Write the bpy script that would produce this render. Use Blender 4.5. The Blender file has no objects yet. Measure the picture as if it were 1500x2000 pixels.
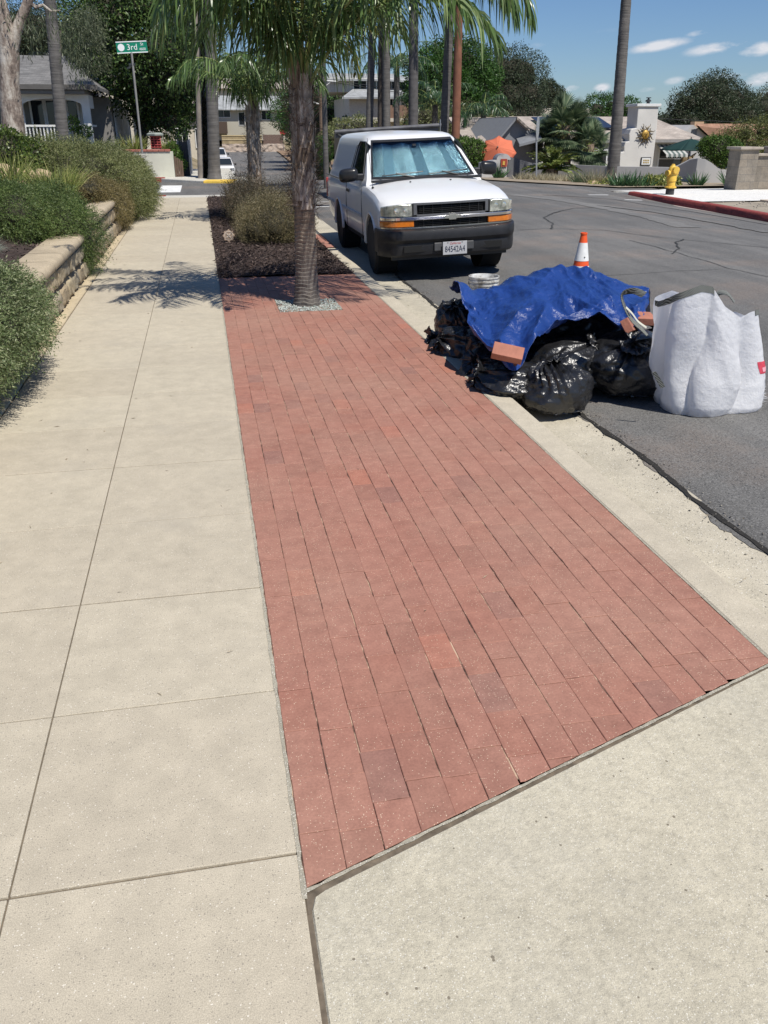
import bpy, math, random
import numpy as np
from mathutils import Vector, Matrix, noise as mnoise

random.seed(7)
RNG = np.random.default_rng(7)
R = math.radians
SC = bpy.context.scene
COL = SC.collection

# ------------------------------------------------------------------ camera
CAM_H = 1.62
PITCH = math.atan2(750, 1640)
YAW = math.atan2(365, math.hypot(1640, 750))
cam_data = bpy.data.cameras.new('camera')
cam_data.sensor_fit = 'VERTICAL'
cam_data.sensor_height = 36.0
cam_data.sensor_width = 27.0
cam_data.lens = 1640 / 2000 * 36.0
cam_data.clip_start = 0.05
cam_data.clip_end = 3000
cam = bpy.data.objects.new('camera', cam_data)
COL.objects.link(cam)
cam.location = (0, 0, CAM_H)
cam.rotation_euler = (math.pi / 2 - PITCH, 0, -YAW)
SC.camera = cam

# ------------------------------------------------------------------ light
SUN_EL, SUN_AZ = R(58), math.atan2(0.45, -0.89)      # azimuth measured from +Y towards +X
sun_dir = Vector((math.sin(SUN_AZ) * math.cos(SUN_EL), math.cos(SUN_AZ) * math.cos(SUN_EL), math.sin(SUN_EL)))
sd = bpy.data.lights.new('sun', 'SUN')
sd.energy = 4.4
sd.angle = R(0.53)
sd.color = (1.0, 0.955, 0.88)
so = bpy.data.objects.new('sun', sd)
COL.objects.link(so)
so.rotation_euler = sun_dir.to_track_quat('Z', 'Y').to_euler()

SC.view_settings.view_transform = 'Standard'
SC.view_settings.look = 'None'
SC.view_settings.gamma = 1
SC.view_settings.use_curve_mapping = False
SC.view_settings.exposure = 0.24
SC.cycles.max_bounces = 6
SC.cycles.transparent_max_bounces = 8
SC.cycles.use_denoising = True

world = bpy.data.worlds.new('World')
SC.world = world
world.use_nodes = True
wn = world.node_tree.nodes
wl = world.node_tree.links
wn.clear()
w_out = wn.new('ShaderNodeOutputWorld')
w_bg = wn.new('ShaderNodeBackground')
w_bg.inputs['Strength'].default_value = 0.065
w_sky = wn.new('ShaderNodeTexSky')
w_sky.sky_type = 'NISHITA'
w_sky.sun_disc = False
w_sky.sun_elevation = SUN_EL
w_sky.sun_rotation = SUN_AZ
w_sky.altitude = 100
w_sky.air_density = 1.0
w_sky.dust_density = 0.15
w_sky.ozone_density = 1.6
# clouds: soft puffs at fixed bearings low over the houses to the right
w_tc = wn.new('ShaderNodeTexCoord')
w_map = wn.new('ShaderNodeMapping')
w_map.inputs['Scale'].default_value = (1, 1, 2.6)
wl.new(w_tc.outputs['Generated'], w_map.inputs['Vector'])
w_noi = wn.new('ShaderNodeTexNoise')
w_noi.inputs['Scale'].default_value = 16.0
w_noi.inputs['Detail'].default_value = 9
w_noi.inputs['Roughness'].default_value = 0.62
wl.new(w_map.outputs['Vector'], w_noi.inputs['Vector'])


def cam_ray(px, py):
    fwd = Vector((math.sin(YAW) * math.cos(PITCH), math.cos(YAW) * math.cos(PITCH), -math.sin(PITCH)))
    right = Vector((math.cos(YAW), -math.sin(YAW), 0))
    up = right.cross(fwd)
    return fwd * 1640 + right * (px - 750) - up * (py - 1000)


def at(px, py, Y):
    """the point at distance Y along the street seen at photo pixel px, py"""
    d = cam_ray(px, py)
    return Vector((0, 0, CAM_H)) + d * (Y / d.y)


def gz(px, py, z=0.0):
    d = cam_ray(px, py)
    return Vector((0, 0, CAM_H)) + d * ((z - CAM_H) / d.z)


cloud_sum = None
for (cx, cy, rx, ry, s) in [(1290, 88, 75, 13, 1.0), (1400, 92, 75, 15, 1.05), (1485, 95, 55, 18, 1.05), (1375, 62, 42, 9, .8),
                            (1118, 172, 24, 9, 1.0), (1175, 171, 22, 10, 1.05), (1315, 158, 26, 9, .7), (1260, 175, 28, 7, .6),
                            (1490, 152, 42, 19, 1.1), (1420, 152, 70, 12, .55), (1045, 90, 24, 10, .35), (1180, 60, 40, 9, .15),
                            (1330, 200, 90, 10, .5)]:
    c = cam_ray(cx, cy).normalized()
    a = (cam_ray(cx + rx, cy).normalized() - c)
    b = (cam_ray(cx, cy - ry).normalized() - c)
    ua = a.normalized() / a.length
    ub = b.normalized() / b.length
    sub = wn.new('ShaderNodeVectorMath'); sub.operation = 'SUBTRACT'
    wl.new(w_tc.outputs['Generated'], sub.inputs[0]); sub.inputs[1].default_value = c
    terms = []
    for u in (ua, ub):
        d = wn.new('ShaderNodeVectorMath'); d.operation = 'DOT_PRODUCT'
        wl.new(sub.outputs[0], d.inputs[0]); d.inputs[1].default_value = u
        m = wn.new('ShaderNodeMath'); m.operation = 'MULTIPLY'
        wl.new(d.outputs['Value'], m.inputs[0]); wl.new(d.outputs['Value'], m.inputs[1])
        terms.append(m)
    ad = wn.new('ShaderNodeMath'); ad.operation = 'ADD'
    wl.new(terms[0].outputs[0], ad.inputs[0]); wl.new(terms[1].outputs[0], ad.inputs[1])
    iv = wn.new('ShaderNodeMath'); iv.operation = 'SUBTRACT'; iv.use_clamp = True
    iv.inputs[0].default_value = 1.15; wl.new(ad.outputs[0], iv.inputs[1])
    ms = wn.new('ShaderNodeMath'); ms.operation = 'MULTIPLY'; ms.inputs[1].default_value = s
    wl.new(iv.outputs[0], ms.inputs[0])
    if cloud_sum is None:
        cloud_sum = ms
    else:
        mx = wn.new('ShaderNodeMath'); mx.operation = 'MAXIMUM'
        wl.new(cloud_sum.outputs[0], mx.inputs[0]); wl.new(ms.outputs[0], mx.inputs[1])
        cloud_sum = mx
w_m1 = wn.new('ShaderNodeMath'); w_m1.operation = 'MULTIPLY_ADD'      # (noise-.5)*3 + blob
w_m1.inputs[1].default_value = 4.2
w_sb = wn.new('ShaderNodeMath'); w_sb.operation = 'SUBTRACT'; w_sb.inputs[1].default_value = 0.54
wl.new(w_noi.outputs['Fac'], w_sb.inputs[0])
wl.new(w_sb.outputs[0], w_m1.inputs[0])
wl.new(cloud_sum.outputs[0], w_m1.inputs[2])
w_cl = wn.new('ShaderNodeMath'); w_cl.operation = 'MULTIPLY'; w_cl.use_clamp = True
wl.new(w_m1.outputs[0], w_cl.inputs[0]); wl.new(cloud_sum.outputs[0], w_cl.inputs[1])
w_mix = wn.new('ShaderNodeMixRGB')
wl.new(w_cl.outputs[0], w_mix.inputs['Fac'])
w_tint = wn.new('ShaderNodeMixRGB'); w_tint.blend_type = 'MULTIPLY'; w_tint.inputs['Fac'].default_value = 1
w_tint.inputs['Color2'].default_value = (.66, .85, 1.16, 1)
wl.new(w_sky.outputs[0], w_tint.inputs['Color1'])
wl.new(w_tint.outputs[0], w_mix.inputs['Color1'])
w_mix.inputs['Color2'].default_value = (9.5, 9.8, 10.5, 1)
wl.new(w_mix.outputs[0], w_bg.inputs['Color'])
wl.new(w_bg.outputs[0], w_out.inputs[0])

# ------------------------------------------------------------------ object helpers


def tag(o, label=None, cat=None, group=None, kind=None):
    if label: o['label'] = label
    if cat: o['category'] = cat
    if group: o['group'] = group
    if kind: o['kind'] = kind
    return o


def thing(name, label, cat, loc=(0, 0, 0), rz=0.0, group=None):
    o = bpy.data.objects.new(name, None)
    COL.objects.link(o)
    o.location = loc
    o.rotation_euler = (0, 0, rz)
    o.empty_display_size = 0.1
    return tag(o, label, cat, group)


def to_parent(parent):
    """world -> local matrix of an unparented empty"""
    M = Matrix.Translation(parent.location) @ parent.rotation_euler.to_matrix().to_4x4()
    return M.inverted()


def link_mesh(name, me, parent=None, world=False):
    o = bpy.data.objects.new(name, me)
    COL.objects.link(o)
    if parent is not None:
        if world:
            top = parent
            while top.parent is not None:
                top = top.parent
            me.transform(to_parent(top))
        o.parent = parent
    return o


class MB:
    def __init__(s):
        s.v = []; s.f = []; s.m = []

    def add(s, vs, fs, mi=0):
        b = len(s.v)
        s.v.extend([tuple(v) for v in vs])
        for f in fs:
            s.f.append(tuple(i + b for i in f)); s.m.append(mi)
        return s

    def box(s, c, d, rz=0.0, mi=0, rx=0.0, ry=0.0):
        hx, hy, hz = d[0] / 2, d[1] / 2, d[2] / 2
        M = Matrix.Translation(c) @ Matrix.Rotation(rz, 4, 'Z') @ Matrix.Rotation(ry, 4, 'Y') @ Matrix.Rotation(rx, 4, 'X')
        vs = [M @ Vector((x * hx, y * hy, z * hz)) for x in (-1, 1) for y in (-1, 1) for z in (-1, 1)]
        fs = [(0, 1, 3, 2), (4, 6, 7, 5), (0, 4, 5, 1), (2, 3, 7, 6), (0, 2, 6, 4), (1, 5, 7, 3)]
        return s.add(vs, fs, mi)

    def b2(s, x0, x1, y0, y1, z0, z1, mi=0):
        return s.box(((x0 + x1) / 2, (y0 + y1) / 2, (z0 + z1) / 2), (abs(x1 - x0), abs(y1 - y0), abs(z1 - z0)), 0, mi)

    def tube(s, pts, rad, n=8, mi=0, cap=True):
        pts = [Vector(p) for p in pts]
        if not hasattr(rad, '__len__'): rad = [rad] * len(pts)
        vs, fs = [], []
        ref = None
        for i, p in enumerate(pts):
            t = (pts[min(i + 1, len(pts) - 1)] - pts[max(i - 1, 0)]).normalized()
            if ref is None:
                ref = Vector((1, 0, 0)) if abs(t.x) < 0.9 else Vector((0, 1, 0))
            a = (ref - t * ref.dot(t)).normalized(); ref = a
            b = t.cross(a)
            for k in range(n):
                an = 2 * math.pi * k / n
                vs.append(p + (a * math.cos(an) + b * math.sin(an)) * rad[i])
        for i in range(len(pts) - 1):
            for k in range(n):
                k2 = (k + 1) % n
                fs.append((i * n + k, i * n + k2, (i + 1) * n + k2, (i + 1) * n + k))
        if cap:
            fs.append(tuple(range(n))[::-1]); fs.append(tuple((len(pts) - 1) * n + k for k in range(n)))
        return s.add(vs, fs, mi)

    def lathe(s, prof, c=(0, 0, 0), n=24, mi=0, axis='Z', cap=True):
        """prof: list of (r, h)"""
        vs, fs = [], []
        for (r, h) in prof:
            for k in range(n):
                a = 2 * math.pi * k / n
                p = (r * math.cos(a), r * math.sin(a), h)
                if axis == 'X': p = (h, p[0], p[1])
                if axis == 'Y': p = (p[1], h, p[0])
                vs.append((c[0] + p[0], c[1] + p[1], c[2] + p[2]))
        for i in range(len(prof) - 1):
            for k in range(n):
                k2 = (k + 1) % n
                fs.append((i * n + k, i * n + k2, (i + 1) * n + k2, (i + 1) * n + k))
        if cap:
            fs.append(tuple(range(n))[::-1]); fs.append(tuple((len(prof) - 1) * n + k for k in range(n)))
        return s.add(vs, fs, mi)

    def prism(s, poly, vec, mi=0):
        """closed solid: polygon (3d points) pushed along vec"""
        n = len(poly)
        v = Vector(vec)
        vs = [Vector(p) for p in poly] + [Vector(p) + v for p in poly]
        fs = [tuple(range(n))[::-1], tuple(range(n, 2 * n))]
        for i in range(n):
            j = (i + 1) % n
            fs.append((i, j, n + j, n + i))
        return s.add(vs, fs, mi)

    def grid(s, fn, nu, nv, mi=0, closed_u=False):
        vs = [fn(i / (nu if closed_u else nu - 1), j / (nv - 1)) for j in range(nv) for i in range(nu)]
        fs = []
        for j in range(nv - 1):
            for i in range(nu if closed_u else nu - 1):
                i2 = (i + 1) % nu
                fs.append((j * nu + i, j * nu + i2, (j + 1) * nu + i2, (j + 1) * nu + i))
        return s.add(vs, fs, mi)

    def mesh(s, name, mats, smooth=None):
        me = bpy.data.meshes.new(name)
        me.from_pydata(s.v, [], s.f)
        if not isinstance(mats, (list, tuple)): mats = [mats]
        for m in mats: me.materials.append(m)
        me.polygons.foreach_set('material_index', s.m)
        import bmesh
        bm = bmesh.new(); bm.from_mesh(me)
        bmesh.ops.recalc_face_normals(bm, faces=bm.faces)
        bm.to_mesh(me); bm.free()
        if smooth is not None:
            me.polygons.foreach_set('use_smooth', [True] * len(me.polygons))
            me.set_sharp_from_angle(angle=R(smooth))
        me.update()
        return me

    def build(s, name, mats, parent=None, smooth=None, bevel=0, world=False, solid=0):
        o = link_mesh(name, s.mesh(name, mats, smooth), parent, world)
        if solid:
            md = o.modifiers.new('thickness', 'SOLIDIFY'); md.thickness = solid; md.offset = 0
        if bevel:
            md = o.modifiers.new('edge', 'BEVEL'); md.width = bevel; md.segments = 2; md.limit_method = 'ANGLE'; md.angle_limit = R(40)
        return o


def np_mesh(name, V, F, mat, parent=None, smooth=False, world=False):
    """V (n,3), F (m,k) all the same k"""
    me = bpy.data.meshes.new(name)
    V = np.asarray(V, dtype=np.float32); F = np.asarray(F, dtype=np.int32)
    me.vertices.add(len(V)); me.vertices.foreach_set('co', V.ravel())
    k = F.shape[1]
    me.loops.add(F.size); me.loops.foreach_set('vertex_index', F.ravel())
    me.polygons.add(len(F))
    me.polygons.foreach_set('loop_start', np.arange(0, F.size, k, dtype=np.int32))
    me.polygons.foreach_set('loop_total', np.full(len(F), k, dtype=np.int32))
    if smooth: me.polygons.foreach_set('use_smooth', np.ones(len(F), dtype=bool))
    me.update(calc_edges=True)
    me.validate()
    me.materials.append(mat)
    return link_mesh(name, me, parent, world)


def unit(a):
    return a / np.maximum(np.linalg.norm(a, axis=-1, keepdims=True), 1e-9)


def leaves(P, D, L, W):
    """diamond leaves -> V, F"""
    n = len(P)
    L = np.broadcast_to(L, (n,))[:, None]; W = np.broadcast_to(W, (n,))[:, None]
    side = unit(np.cross(D, RNG.normal(size=(n, 3))))
    nor = np.cross(D, side)
    V = np.empty((n, 4, 3))
    V[:, 0] = P
    V[:, 1] = P + D * L * .45 + side * W * .5 + nor * W * .12
    V[:, 2] = P + D * L
    V[:, 3] = P + D * L * .45 - side * W * .5 + nor * W * .12
    F = np.arange(4 * n).reshape(n, 4)
    return V.reshape(-1, 3), F


def strips(C, W, side):
    """C (n,k,3) centre lines, W (n,k) widths, side (n,k,3) or (n,3) -> V, F"""
    n, k, _ = C.shape
    if side.ndim == 2: side = np.repeat(side[:, None, :], k, axis=1)
    V = np.empty((n, k, 2, 3))
    V[:, :, 0] = C - side * W[..., None] * .5
    V[:, :, 1] = C + side * W[..., None] * .5
    base = (np.arange(n) * k * 2)[:, None]
    j = np.arange(k - 1)[None, :] * 2
    a = base + j
    F = np.stack([a, a + 1, a + 3, a + 2], axis=-1).reshape(-1, 4)
    return V.reshape(-1, 3), F


def cat_vf(lst):
    Vs, Fs, b = [], [], 0
    for V, F in lst:
        Vs.append(V); Fs.append(F + b); b += len(V)
    return np.concatenate(Vs), np.concatenate(Fs)


def sph(n):
    return unit(RNG.normal(size=(n, 3)))

# ------------------------------------------------------------------ materials


def new_mat(name):
    m = bpy.data.materials.new(name); m.use_nodes = True
    nt = m.node_tree
    return m, nt, nt.nodes['Principled BSDF'], nt.nodes['Material Output']


def col4(c):
    return (c[0], c[1], c[2], 1)


def mnode(nt, op, a, b=None, clamp=False):
    n = nt.nodes.new('ShaderNodeMath'); n.operation = op; n.use_clamp = clamp
    for i, x in enumerate((a, b)):
        if x is None: continue
        if isinstance(x, (int, float)): n.inputs[i].default_value = x
        else: nt.links.new(x, n.inputs[i])
    return n.outputs[0]


def tex(nt, kind, scale, detail=4, rough=.55, coord='Object', vscale=(1, 1, 1), **kw):
    tc = nt.nodes.new('ShaderNodeTexCoord')
    mp = nt.nodes.new('ShaderNodeMapping'); mp.inputs['Scale'].default_value = vscale
    nt.links.new(tc.outputs[coord], mp.inputs['Vector'])
    t = nt.nodes.new({'noise': 'ShaderNodeTexNoise', 'voronoi': 'ShaderNodeTexVoronoi', 'wave': 'ShaderNodeTexWave'}[kind])
    t.inputs['Scale'].default_value = scale
    if kind == 'noise':
        t.inputs['Detail'].default_value = detail; t.inputs['Roughness'].default_value = rough
    for k, v in kw.items():
        if k in t.inputs: t.inputs[k].default_value = v
        else: setattr(t, k, v)
    nt.links.new(mp.outputs[0], t.inputs['Vector'])
    return t


def ramp(nt, fac, stops):
    r = nt.nodes.new('ShaderNodeValToRGB')
    e = r.color_ramp.elements
    while len(e) < len(stops): e.new(0.5)
    for i, (p, c) in enumerate(stops):
        e[i].position = p
        e[i].color = col4(c) if hasattr(c, '__len__') else (c, c, c, 1)
    nt.links.new(fac, r.inputs['Fac'])
    return r.outputs['Color']


def mixc(nt, fac, a, b, mode='MIX'):
    m = nt.nodes.new('ShaderNodeMixRGB'); m.blend_type = mode
    for key, x in (('Fac', fac), ('Color1', a), ('Color2', b)):
        if isinstance(x, (int, float)): m.inputs[key].default_value = x if key == 'Fac' else (x, x, x, 1)
        elif isinstance(x, tuple): m.inputs[key].default_value = col4(x)
        else: nt.links.new(x, m.inputs[key])
    return m.outputs[0]


def bump(nt, bsdf, h, strength=.3, dist=.01, prev=None):
    b = nt.nodes.new('ShaderNodeBump'); b.inputs['Strength'].default_value = strength; b.inputs['Distance'].default_value = dist
    nt.links.new(h, b.inputs['Height'])
    if prev is not None: nt.links.new(prev, b.inputs['Normal'])
    nt.links.new(b.outputs[0], bsdf.inputs['Normal'])
    return b.outputs[0]


def simple(name, c, rough=.6, metal=0, var=.12, scale=6, bmp=0, bscale=60, spec=.5, coat=0):
    """a plain surface with a little uneven colour and a faint relief"""
    m, nt, b, out = new_mat(name)
    t = tex(nt, 'noise', scale, 5)
    lo = tuple(max(0, x * (1 - var)) for x in c); hi = tuple(min(1, x * (1 + var)) for x in c)
    nt.links.new(ramp(nt, t.outputs['Fac'], [(.3, lo), (.7, hi)]), b.inputs['Base Color'])
    b.inputs['Roughness'].default_value = rough; b.inputs['Metallic'].default_value = metal
    b.inputs['Specular IOR Level'].default_value = spec
    b.inputs['Coat Weight'].default_value = coat
    if bmp:
        t2 = tex(nt, 'noise', bscale, 3)
        bump(nt, b, t2.outputs['Fac'], bmp, .01)
    return m


def foliage(name, c1, c2, c3=None, rough=.5, trans=.25, clump=1.5):
    m, nt, b, out = new_mat(name)
    g = nt.nodes.new('ShaderNodeNewGeometry')
    stops = [(0, c1), (.6, c2)] + ([(1, c3)] if c3 else [])
    c = ramp(nt, g.outputs['Random Per Island'], stops)
    t = tex(nt, 'noise', clump, 3)
    c = mixc(nt, 1.0, c, ramp(nt, t.outputs['Fac'], [(.3, .65), (.7, 1.25)]), 'MULTIPLY')
    nt.links.new(c, b.inputs['Base Color'])
    b.inputs['Roughness'].default_value = rough
    b.inputs['Specular IOR Level'].default_value = .4
    tr = nt.nodes.new('ShaderNodeBsdfTranslucent')
    nt.links.new(c, tr.inputs['Color'])
    mx = nt.nodes.new('ShaderNodeMixShader'); mx.inputs[0].default_value = trans
    nt.links.new(b.outputs[0], mx.inputs[1]); nt.links.new(tr.outputs[0], mx.inputs[2])
    nt.links.new(mx.outputs[0], out.inputs['Surface'])
    return m


def speckled(name, base, var=.08, dark=(.12, .11, .1), light=(.75, .7, .62), sp=220, dthr=.09, lthr=.1, rough=.85, blot=.6, stain=(.8, .8, .78), bmp=.25, extra=None):
    """exposed fine aggregate concrete"""
    m, nt, b, out = new_mat(name)
    n1 = tex(nt, 'noise', blot, 6, .65)
    c = ramp(nt, n1.outputs['Fac'], [(.3, tuple(x * (1 - var * 1.4) for x in base)), (.5, base), (.72, tuple(x * (1 + var) for x in base))])
    n2 = tex(nt, 'noise', 9, 6, .7)
    c = mixc(nt, 1, c, ramp(nt, n2.outputs['Fac'], [(.35, .9), (.65, 1.06)]), 'MULTIPLY')
    v = tex(nt, 'voronoi', sp)
    n3 = tex(nt, 'noise', sp * .4, 2)
    # random cells picked by their colour
    sep = nt.nodes.new('ShaderNodeSeparateColor'); nt.links.new(v.outputs['Color'], sep.inputs[0])
    near = mnode(nt, 'LESS_THAN', v.outputs['Distance'], .42)
    fd = mnode(nt, 'MULTIPLY', mnode(nt, 'LESS_THAN', sep.outputs[0], dthr), near)
    fl = mnode(nt, 'MULTIPLY', mnode(nt, 'GREATER_THAN', sep.outputs[1], 1 - lthr), near)
    c = mixc(nt, mnode(nt, 'MULTIPLY', fd, .75), c, dark)
    c = mixc(nt, mnode(nt, 'MULTIPLY', fl, .7), c, light)
    n4 = tex(nt, 'noise', sp * 1.6, 2)
    c = mixc(nt, 1, c, ramp(nt, n4.outputs['Fac'], [(.32, .74), (.68, 1.16)]), 'MULTIPLY')
    if extra: c = extra(nt, c)
    nt.links.new(c, b.inputs['Base Color'])
    b.inputs['Roughness'].default_value = rough
    b.inputs['Specular IOR Level'].default_value = .3
    bump(nt, b, n3.outputs['Fac'], bmp, .004)
    return m

# ================================================================== SETTING
X_WALL, X_SW, X_BR, X_CT, X_CO, X_GT = -1.45, -1.33, 0.10, 1.735, 1.90, 2.37
Y_DR0, Y_DR1 = 1.42, 2.03                    # driveway joint at x=.10 and x=1.735


def smooth01(t):
    t = min(1, max(0, t)); return t * t * (3 - 2 * t)


def lerp_tab(t, tab):
    if t <= tab[0][0]: return tab[0][1]
    for (a, va), (b, vb) in zip(tab, tab[1:]):
        if t <= b: return va + (vb - va) * (t - a) / (b - a)
    return tab[-1][1]


ROADZ = [(31, 0), (35, -.18), (40, -.62), (50, -1.3), (60, -2.0), (75, -2.6), (90, -2.68), (120, -2.55), (150, -2.2), (158, -2.0)]


def crown(x):
    return lerp_tab(x, [(2.37, -.13), (5.6, .0), (7.2, .02), (9, -.02), (11.7, -.16)])


def road_z(x, y):
    """height of the paving of street and crossing"""
    k = smooth01((y - 20) / 5)
    z = crown(x) * (1 - k) + (-.05) * k
    return z + lerp_tab(y, ROADZ)


def terr_z(x, y):
    side = min(1, max(0, (x + 1.0) / 3.0))                # left of the far street the ground stays up
    z = lerp_tab(y, ROADZ) * side - .28
    z += (1 - side) * lerp_tab(y, [(32, 0), (60, .5), (100, .5), (150, -1), (158, -2)])
    if y > 158:
        z = -2.3 + min(1, (y - 158) / 140) * 17 * (1 - smooth01((x - 5) / 25)) + max(0, y - 298) * .02 * (1 - smooth01((x - 5) / 25))
    z += max(0, x - 16) * .012 * smooth01((y - 30) / 60)
    return z


# ---- ground sheet
def make_ground():
    xs = np.unique(np.concatenate([np.linspace(-700, -30, 14), np.linspace(-30, 60, 46), np.linspace(60, 800, 16)]))
    ys = np.unique(np.concatenate([np.linspace(-120, -6, 6), np.linspace(-6, 60, 34), np.linspace(60, 320, 40), np.linspace(320, 1600, 14)]))
    V = [(x, y, terr_z(x, y)) for y in ys for x in xs]
    n = len(xs)
    F = [(j * n + i, j * n + i + 1, (j + 1) * n + i + 1, (j + 1) * n + i) for j in range(len(ys) - 1) for i in range(n - 1)]
    m, nt, b, out = new_mat('dry_earth')
    t = tex(nt, 'noise', .35, 8, .65)
    c = ramp(nt, t.outputs['Fac'], [(.35, (.13, .115, .055)), (.5, (.24, .19, .11)), (.65, (.32, .26, .17))])
    t2 = tex(nt, 'noise', 14, 5)
    c = mixc(nt, 1, c, ramp(nt, t2.outputs['Fac'], [(.3, .7), (.7, 1.15)]), 'MULTIPLY')
    nt.links.new(c, b.inputs['Base Color']); b.inputs['Roughness'].default_value = .95
    o = np_mesh('ground', V, F, m, smooth=True)
    tag(o, kind='structure')


make_ground()

# ---- asphalt


def asphalt_mat(name, base=(.13, .126, .118), warm=(.17, .145, .125)):
    m, nt, b, out = new_mat(name)
    n1 = tex(nt, 'noise', .55, 7, .65)
    c = ramp(nt, n1.outputs['Fac'], [(.32, tuple(x * .78 for x in base)), (.5, base), (.62, warm), (.75, tuple(x * 1.2 for x in base))])
    n2 = tex(nt, 'noise', .5, 5, .6, vscale=(3.2, .25, 1))
    c = mixc(nt, 1, c, ramp(nt, n2.outputs['Fac'], [(.3, .74), (.5, 1.0), (.72, 1.4)]), 'MULTIPLY')
    v = tex(nt, 'voronoi', 150)
    sep = nt.nodes.new('ShaderNodeSeparateColor'); nt.links.new(v.outputs['Color'], sep.inputs[0])
    c = mixc(nt, mnode(nt, 'MULTIPLY', mnode(nt, 'GREATER_THAN', sep.outputs[0], .8), .5), c, (.24, .235, .225))
    c = mixc(nt, mnode(nt, 'MULTIPLY', mnode(nt, 'LESS_THAN', sep.outputs[1], .18), .6), c, (.035, .035, .035))
    nt.links.new(c, b.inputs['Base Color'])
    b.inputs['Roughness'].default_value = .82
    n3 = tex(nt, 'noise', 130, 3)
    bump(nt, b, n3.outputs['Fac'], .45, .008)
    return m


M_ASPH = asphalt_mat('asphalt')


def sheet(name, xs, ys, zf, mat, kind='structure', mask=None):
    V = [(x, y, zf(x, y)) for y in ys for x in xs]
    n = len(xs)
    F = [(j * n + i, j * n + i + 1, (j + 1) * n + i + 1, (j + 1) * n + i) for j in range(len(ys) - 1) for i in range(n - 1)]
    o = np_mesh(name, V, F, mat, smooth=True)
    tag(o, kind=kind)
    return o


gut_edge = {}
# jagged near edge where the asphalt breaks away from the gutter
ys_r = np.concatenate([np.arange(-6, 12, .05), np.arange(12, 24.6, .3)])
rows = []
for y in ys_r:
    e = X_GT + .03 * (mnoise.noise(Vector((y * 1.7, 3, 0))) + .6 * mnoise.noise(Vector((y * 6, 7, 0))) + .3 * mnoise.noise(Vector((y * 19, 1, 0))))
    rows.append(e)
V, F = [], []
xs_n = [0, .06, .2, .5, 1, 1.7, 2.5, 3.3, 4.2, 5.2, 6.4, 7.6, 9.3]
for j, y in enumerate(ys_r):
    for i, dx in enumerate(xs_n):
        x = rows[j] + dx if i < 9 else X_GT + dx
        V.append((x, y, road_z(x, y) - (.0 if i else .012)))
n = len(xs_n)
F = [(j * n + i, j * n + i + 1, (j + 1) * n + i + 1, (j + 1) * n + i) for j in range(len(ys_r) - 1) for i in range(n - 1)]
tag(np_mesh('road', V, F, M_ASPH, smooth=True), kind='structure')

xs = np.unique(np.concatenate([np.linspace(-30, 2, 17), np.linspace(2, 13.5, 20)]))
sheet('cross_street', xs, np.linspace(24.6, 33, 9), lambda x, y: road_z(x, y) + (.0 if x < 12 else -.004 * (x - 12)), M_ASPH)
# far street dips and climbs again, veering a little to the right


def far_l(y): return lerp_tab(y, [(33, 1.3), (90, 2.2), (150, 3.6)])
def far_r(y): return lerp_tab(y, [(33, 13.5), (40, 10.6), (90, 10.4), (150, 12.9)])


V, F = [], []
ysf = np.linspace(33, 157, 63)
for y in ysf:
    a, b_ = far_l(y), far_r(y)
    for i in range(9):
        V.append((a + (b_ - a) * i / 8, y, road_z(5, y)))
F = [(j * 9 + i, j * 9 + i + 1, (j + 1) * 9 + i + 1, (j + 1) * 9 + i) for j in range(len(ysf) - 1) for i in range(8)]
tag(np_mesh('far_street', V, F, M_ASPH, smooth=True), kind='structure')
# right-hand branch of the crossing, in front of the walled garden

# ---- gutter
M_GUT = speckled('gutter_concrete', (.485, .44, .345), var=.1, dthr=.08, lthr=.05, sp=140, blot=1.6, light=(.8, .77, .7))


def gut_z(x):
    return -.15 + (x - X_CO) / (X_GT - X_CO) * .022


ys = np.arange(-6, 24.4, .2)
V, F = [], []
xg = [X_CO - .06, X_CO, X_CO + .1, X_CO + .25, X_GT, X_GT + .12]
sheet('gutter', xg, ys, lambda x, y: gut_z(x) - (.03 if x > X_GT else 0), M_GUT)
# seam between gutter and asphalt, filled with black debris
V, F = [], []
n = 0
M_SEAM = simple('seam_dirt', (.018, .016, .013), .95, var=.5, scale=40)
mb = MB()
yy = np.arange(1.0, 12, .03)
for j, y in enumerate(yy):
    c = X_GT + .005 + .035 * mnoise.noise(Vector((y * 1.3, 9, 0))) + .012 * mnoise.noise(Vector((y * 9, 2, 0)))
    w = .012 + .012 * (mnoise.noise(Vector((y * 4, 5, 0))) + .6) + .006 * mnoise.noise(Vector((y * 31, 5, 0)))
    w = max(.002, w)
    V += [(c - w, y, gut_z(c) + .006), (c + w * .9, y, road_z(X_GT, y) + .006)]
F = [(2 * j, 2 * j + 1, 2 * j + 3, 2 * j + 2) for j in range(len(yy) - 1)]
tag(np_mesh('gutter_seam', V, F, M_SEAM), kind='structure')
# darker lips of old asphalt smeared on the gutter
V, F, b = [], [], 0
M_LIP = asphalt_mat('old_asphalt', (.15, .145, .135), (.2, .17, .14))
for (y0, y1, w0) in [(4.85, 5.3, .055), (3.95, 4.15, .03), (2.95, 3.55, .06), (7.3, 7.9, .04)]:
    ks = np.linspace(0, 1, 24)
    for t in ks:
        y = y0 + (y1 - y0) * t
        w = w0 * math.sin(math.pi * t) ** .6 * (1 + .7 * mnoise.noise(Vector((y * 14, 0, 4))) + .3 * mnoise.noise(Vector((y * 50, 0, 4))))
        V += [(X_GT - w, y, gut_z(X_GT - w) + .003), (X_GT + .02, y, gut_z(X_GT) + .003)]
    F += [(b + 2 * j, b + 2 * j + 1, b + 2 * j + 3, b + 2 * j + 2) for j in range(23)]
    b += 48
tag(np_mesh('asphalt_smear', V, F, M_LIP), kind='structure')

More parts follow.
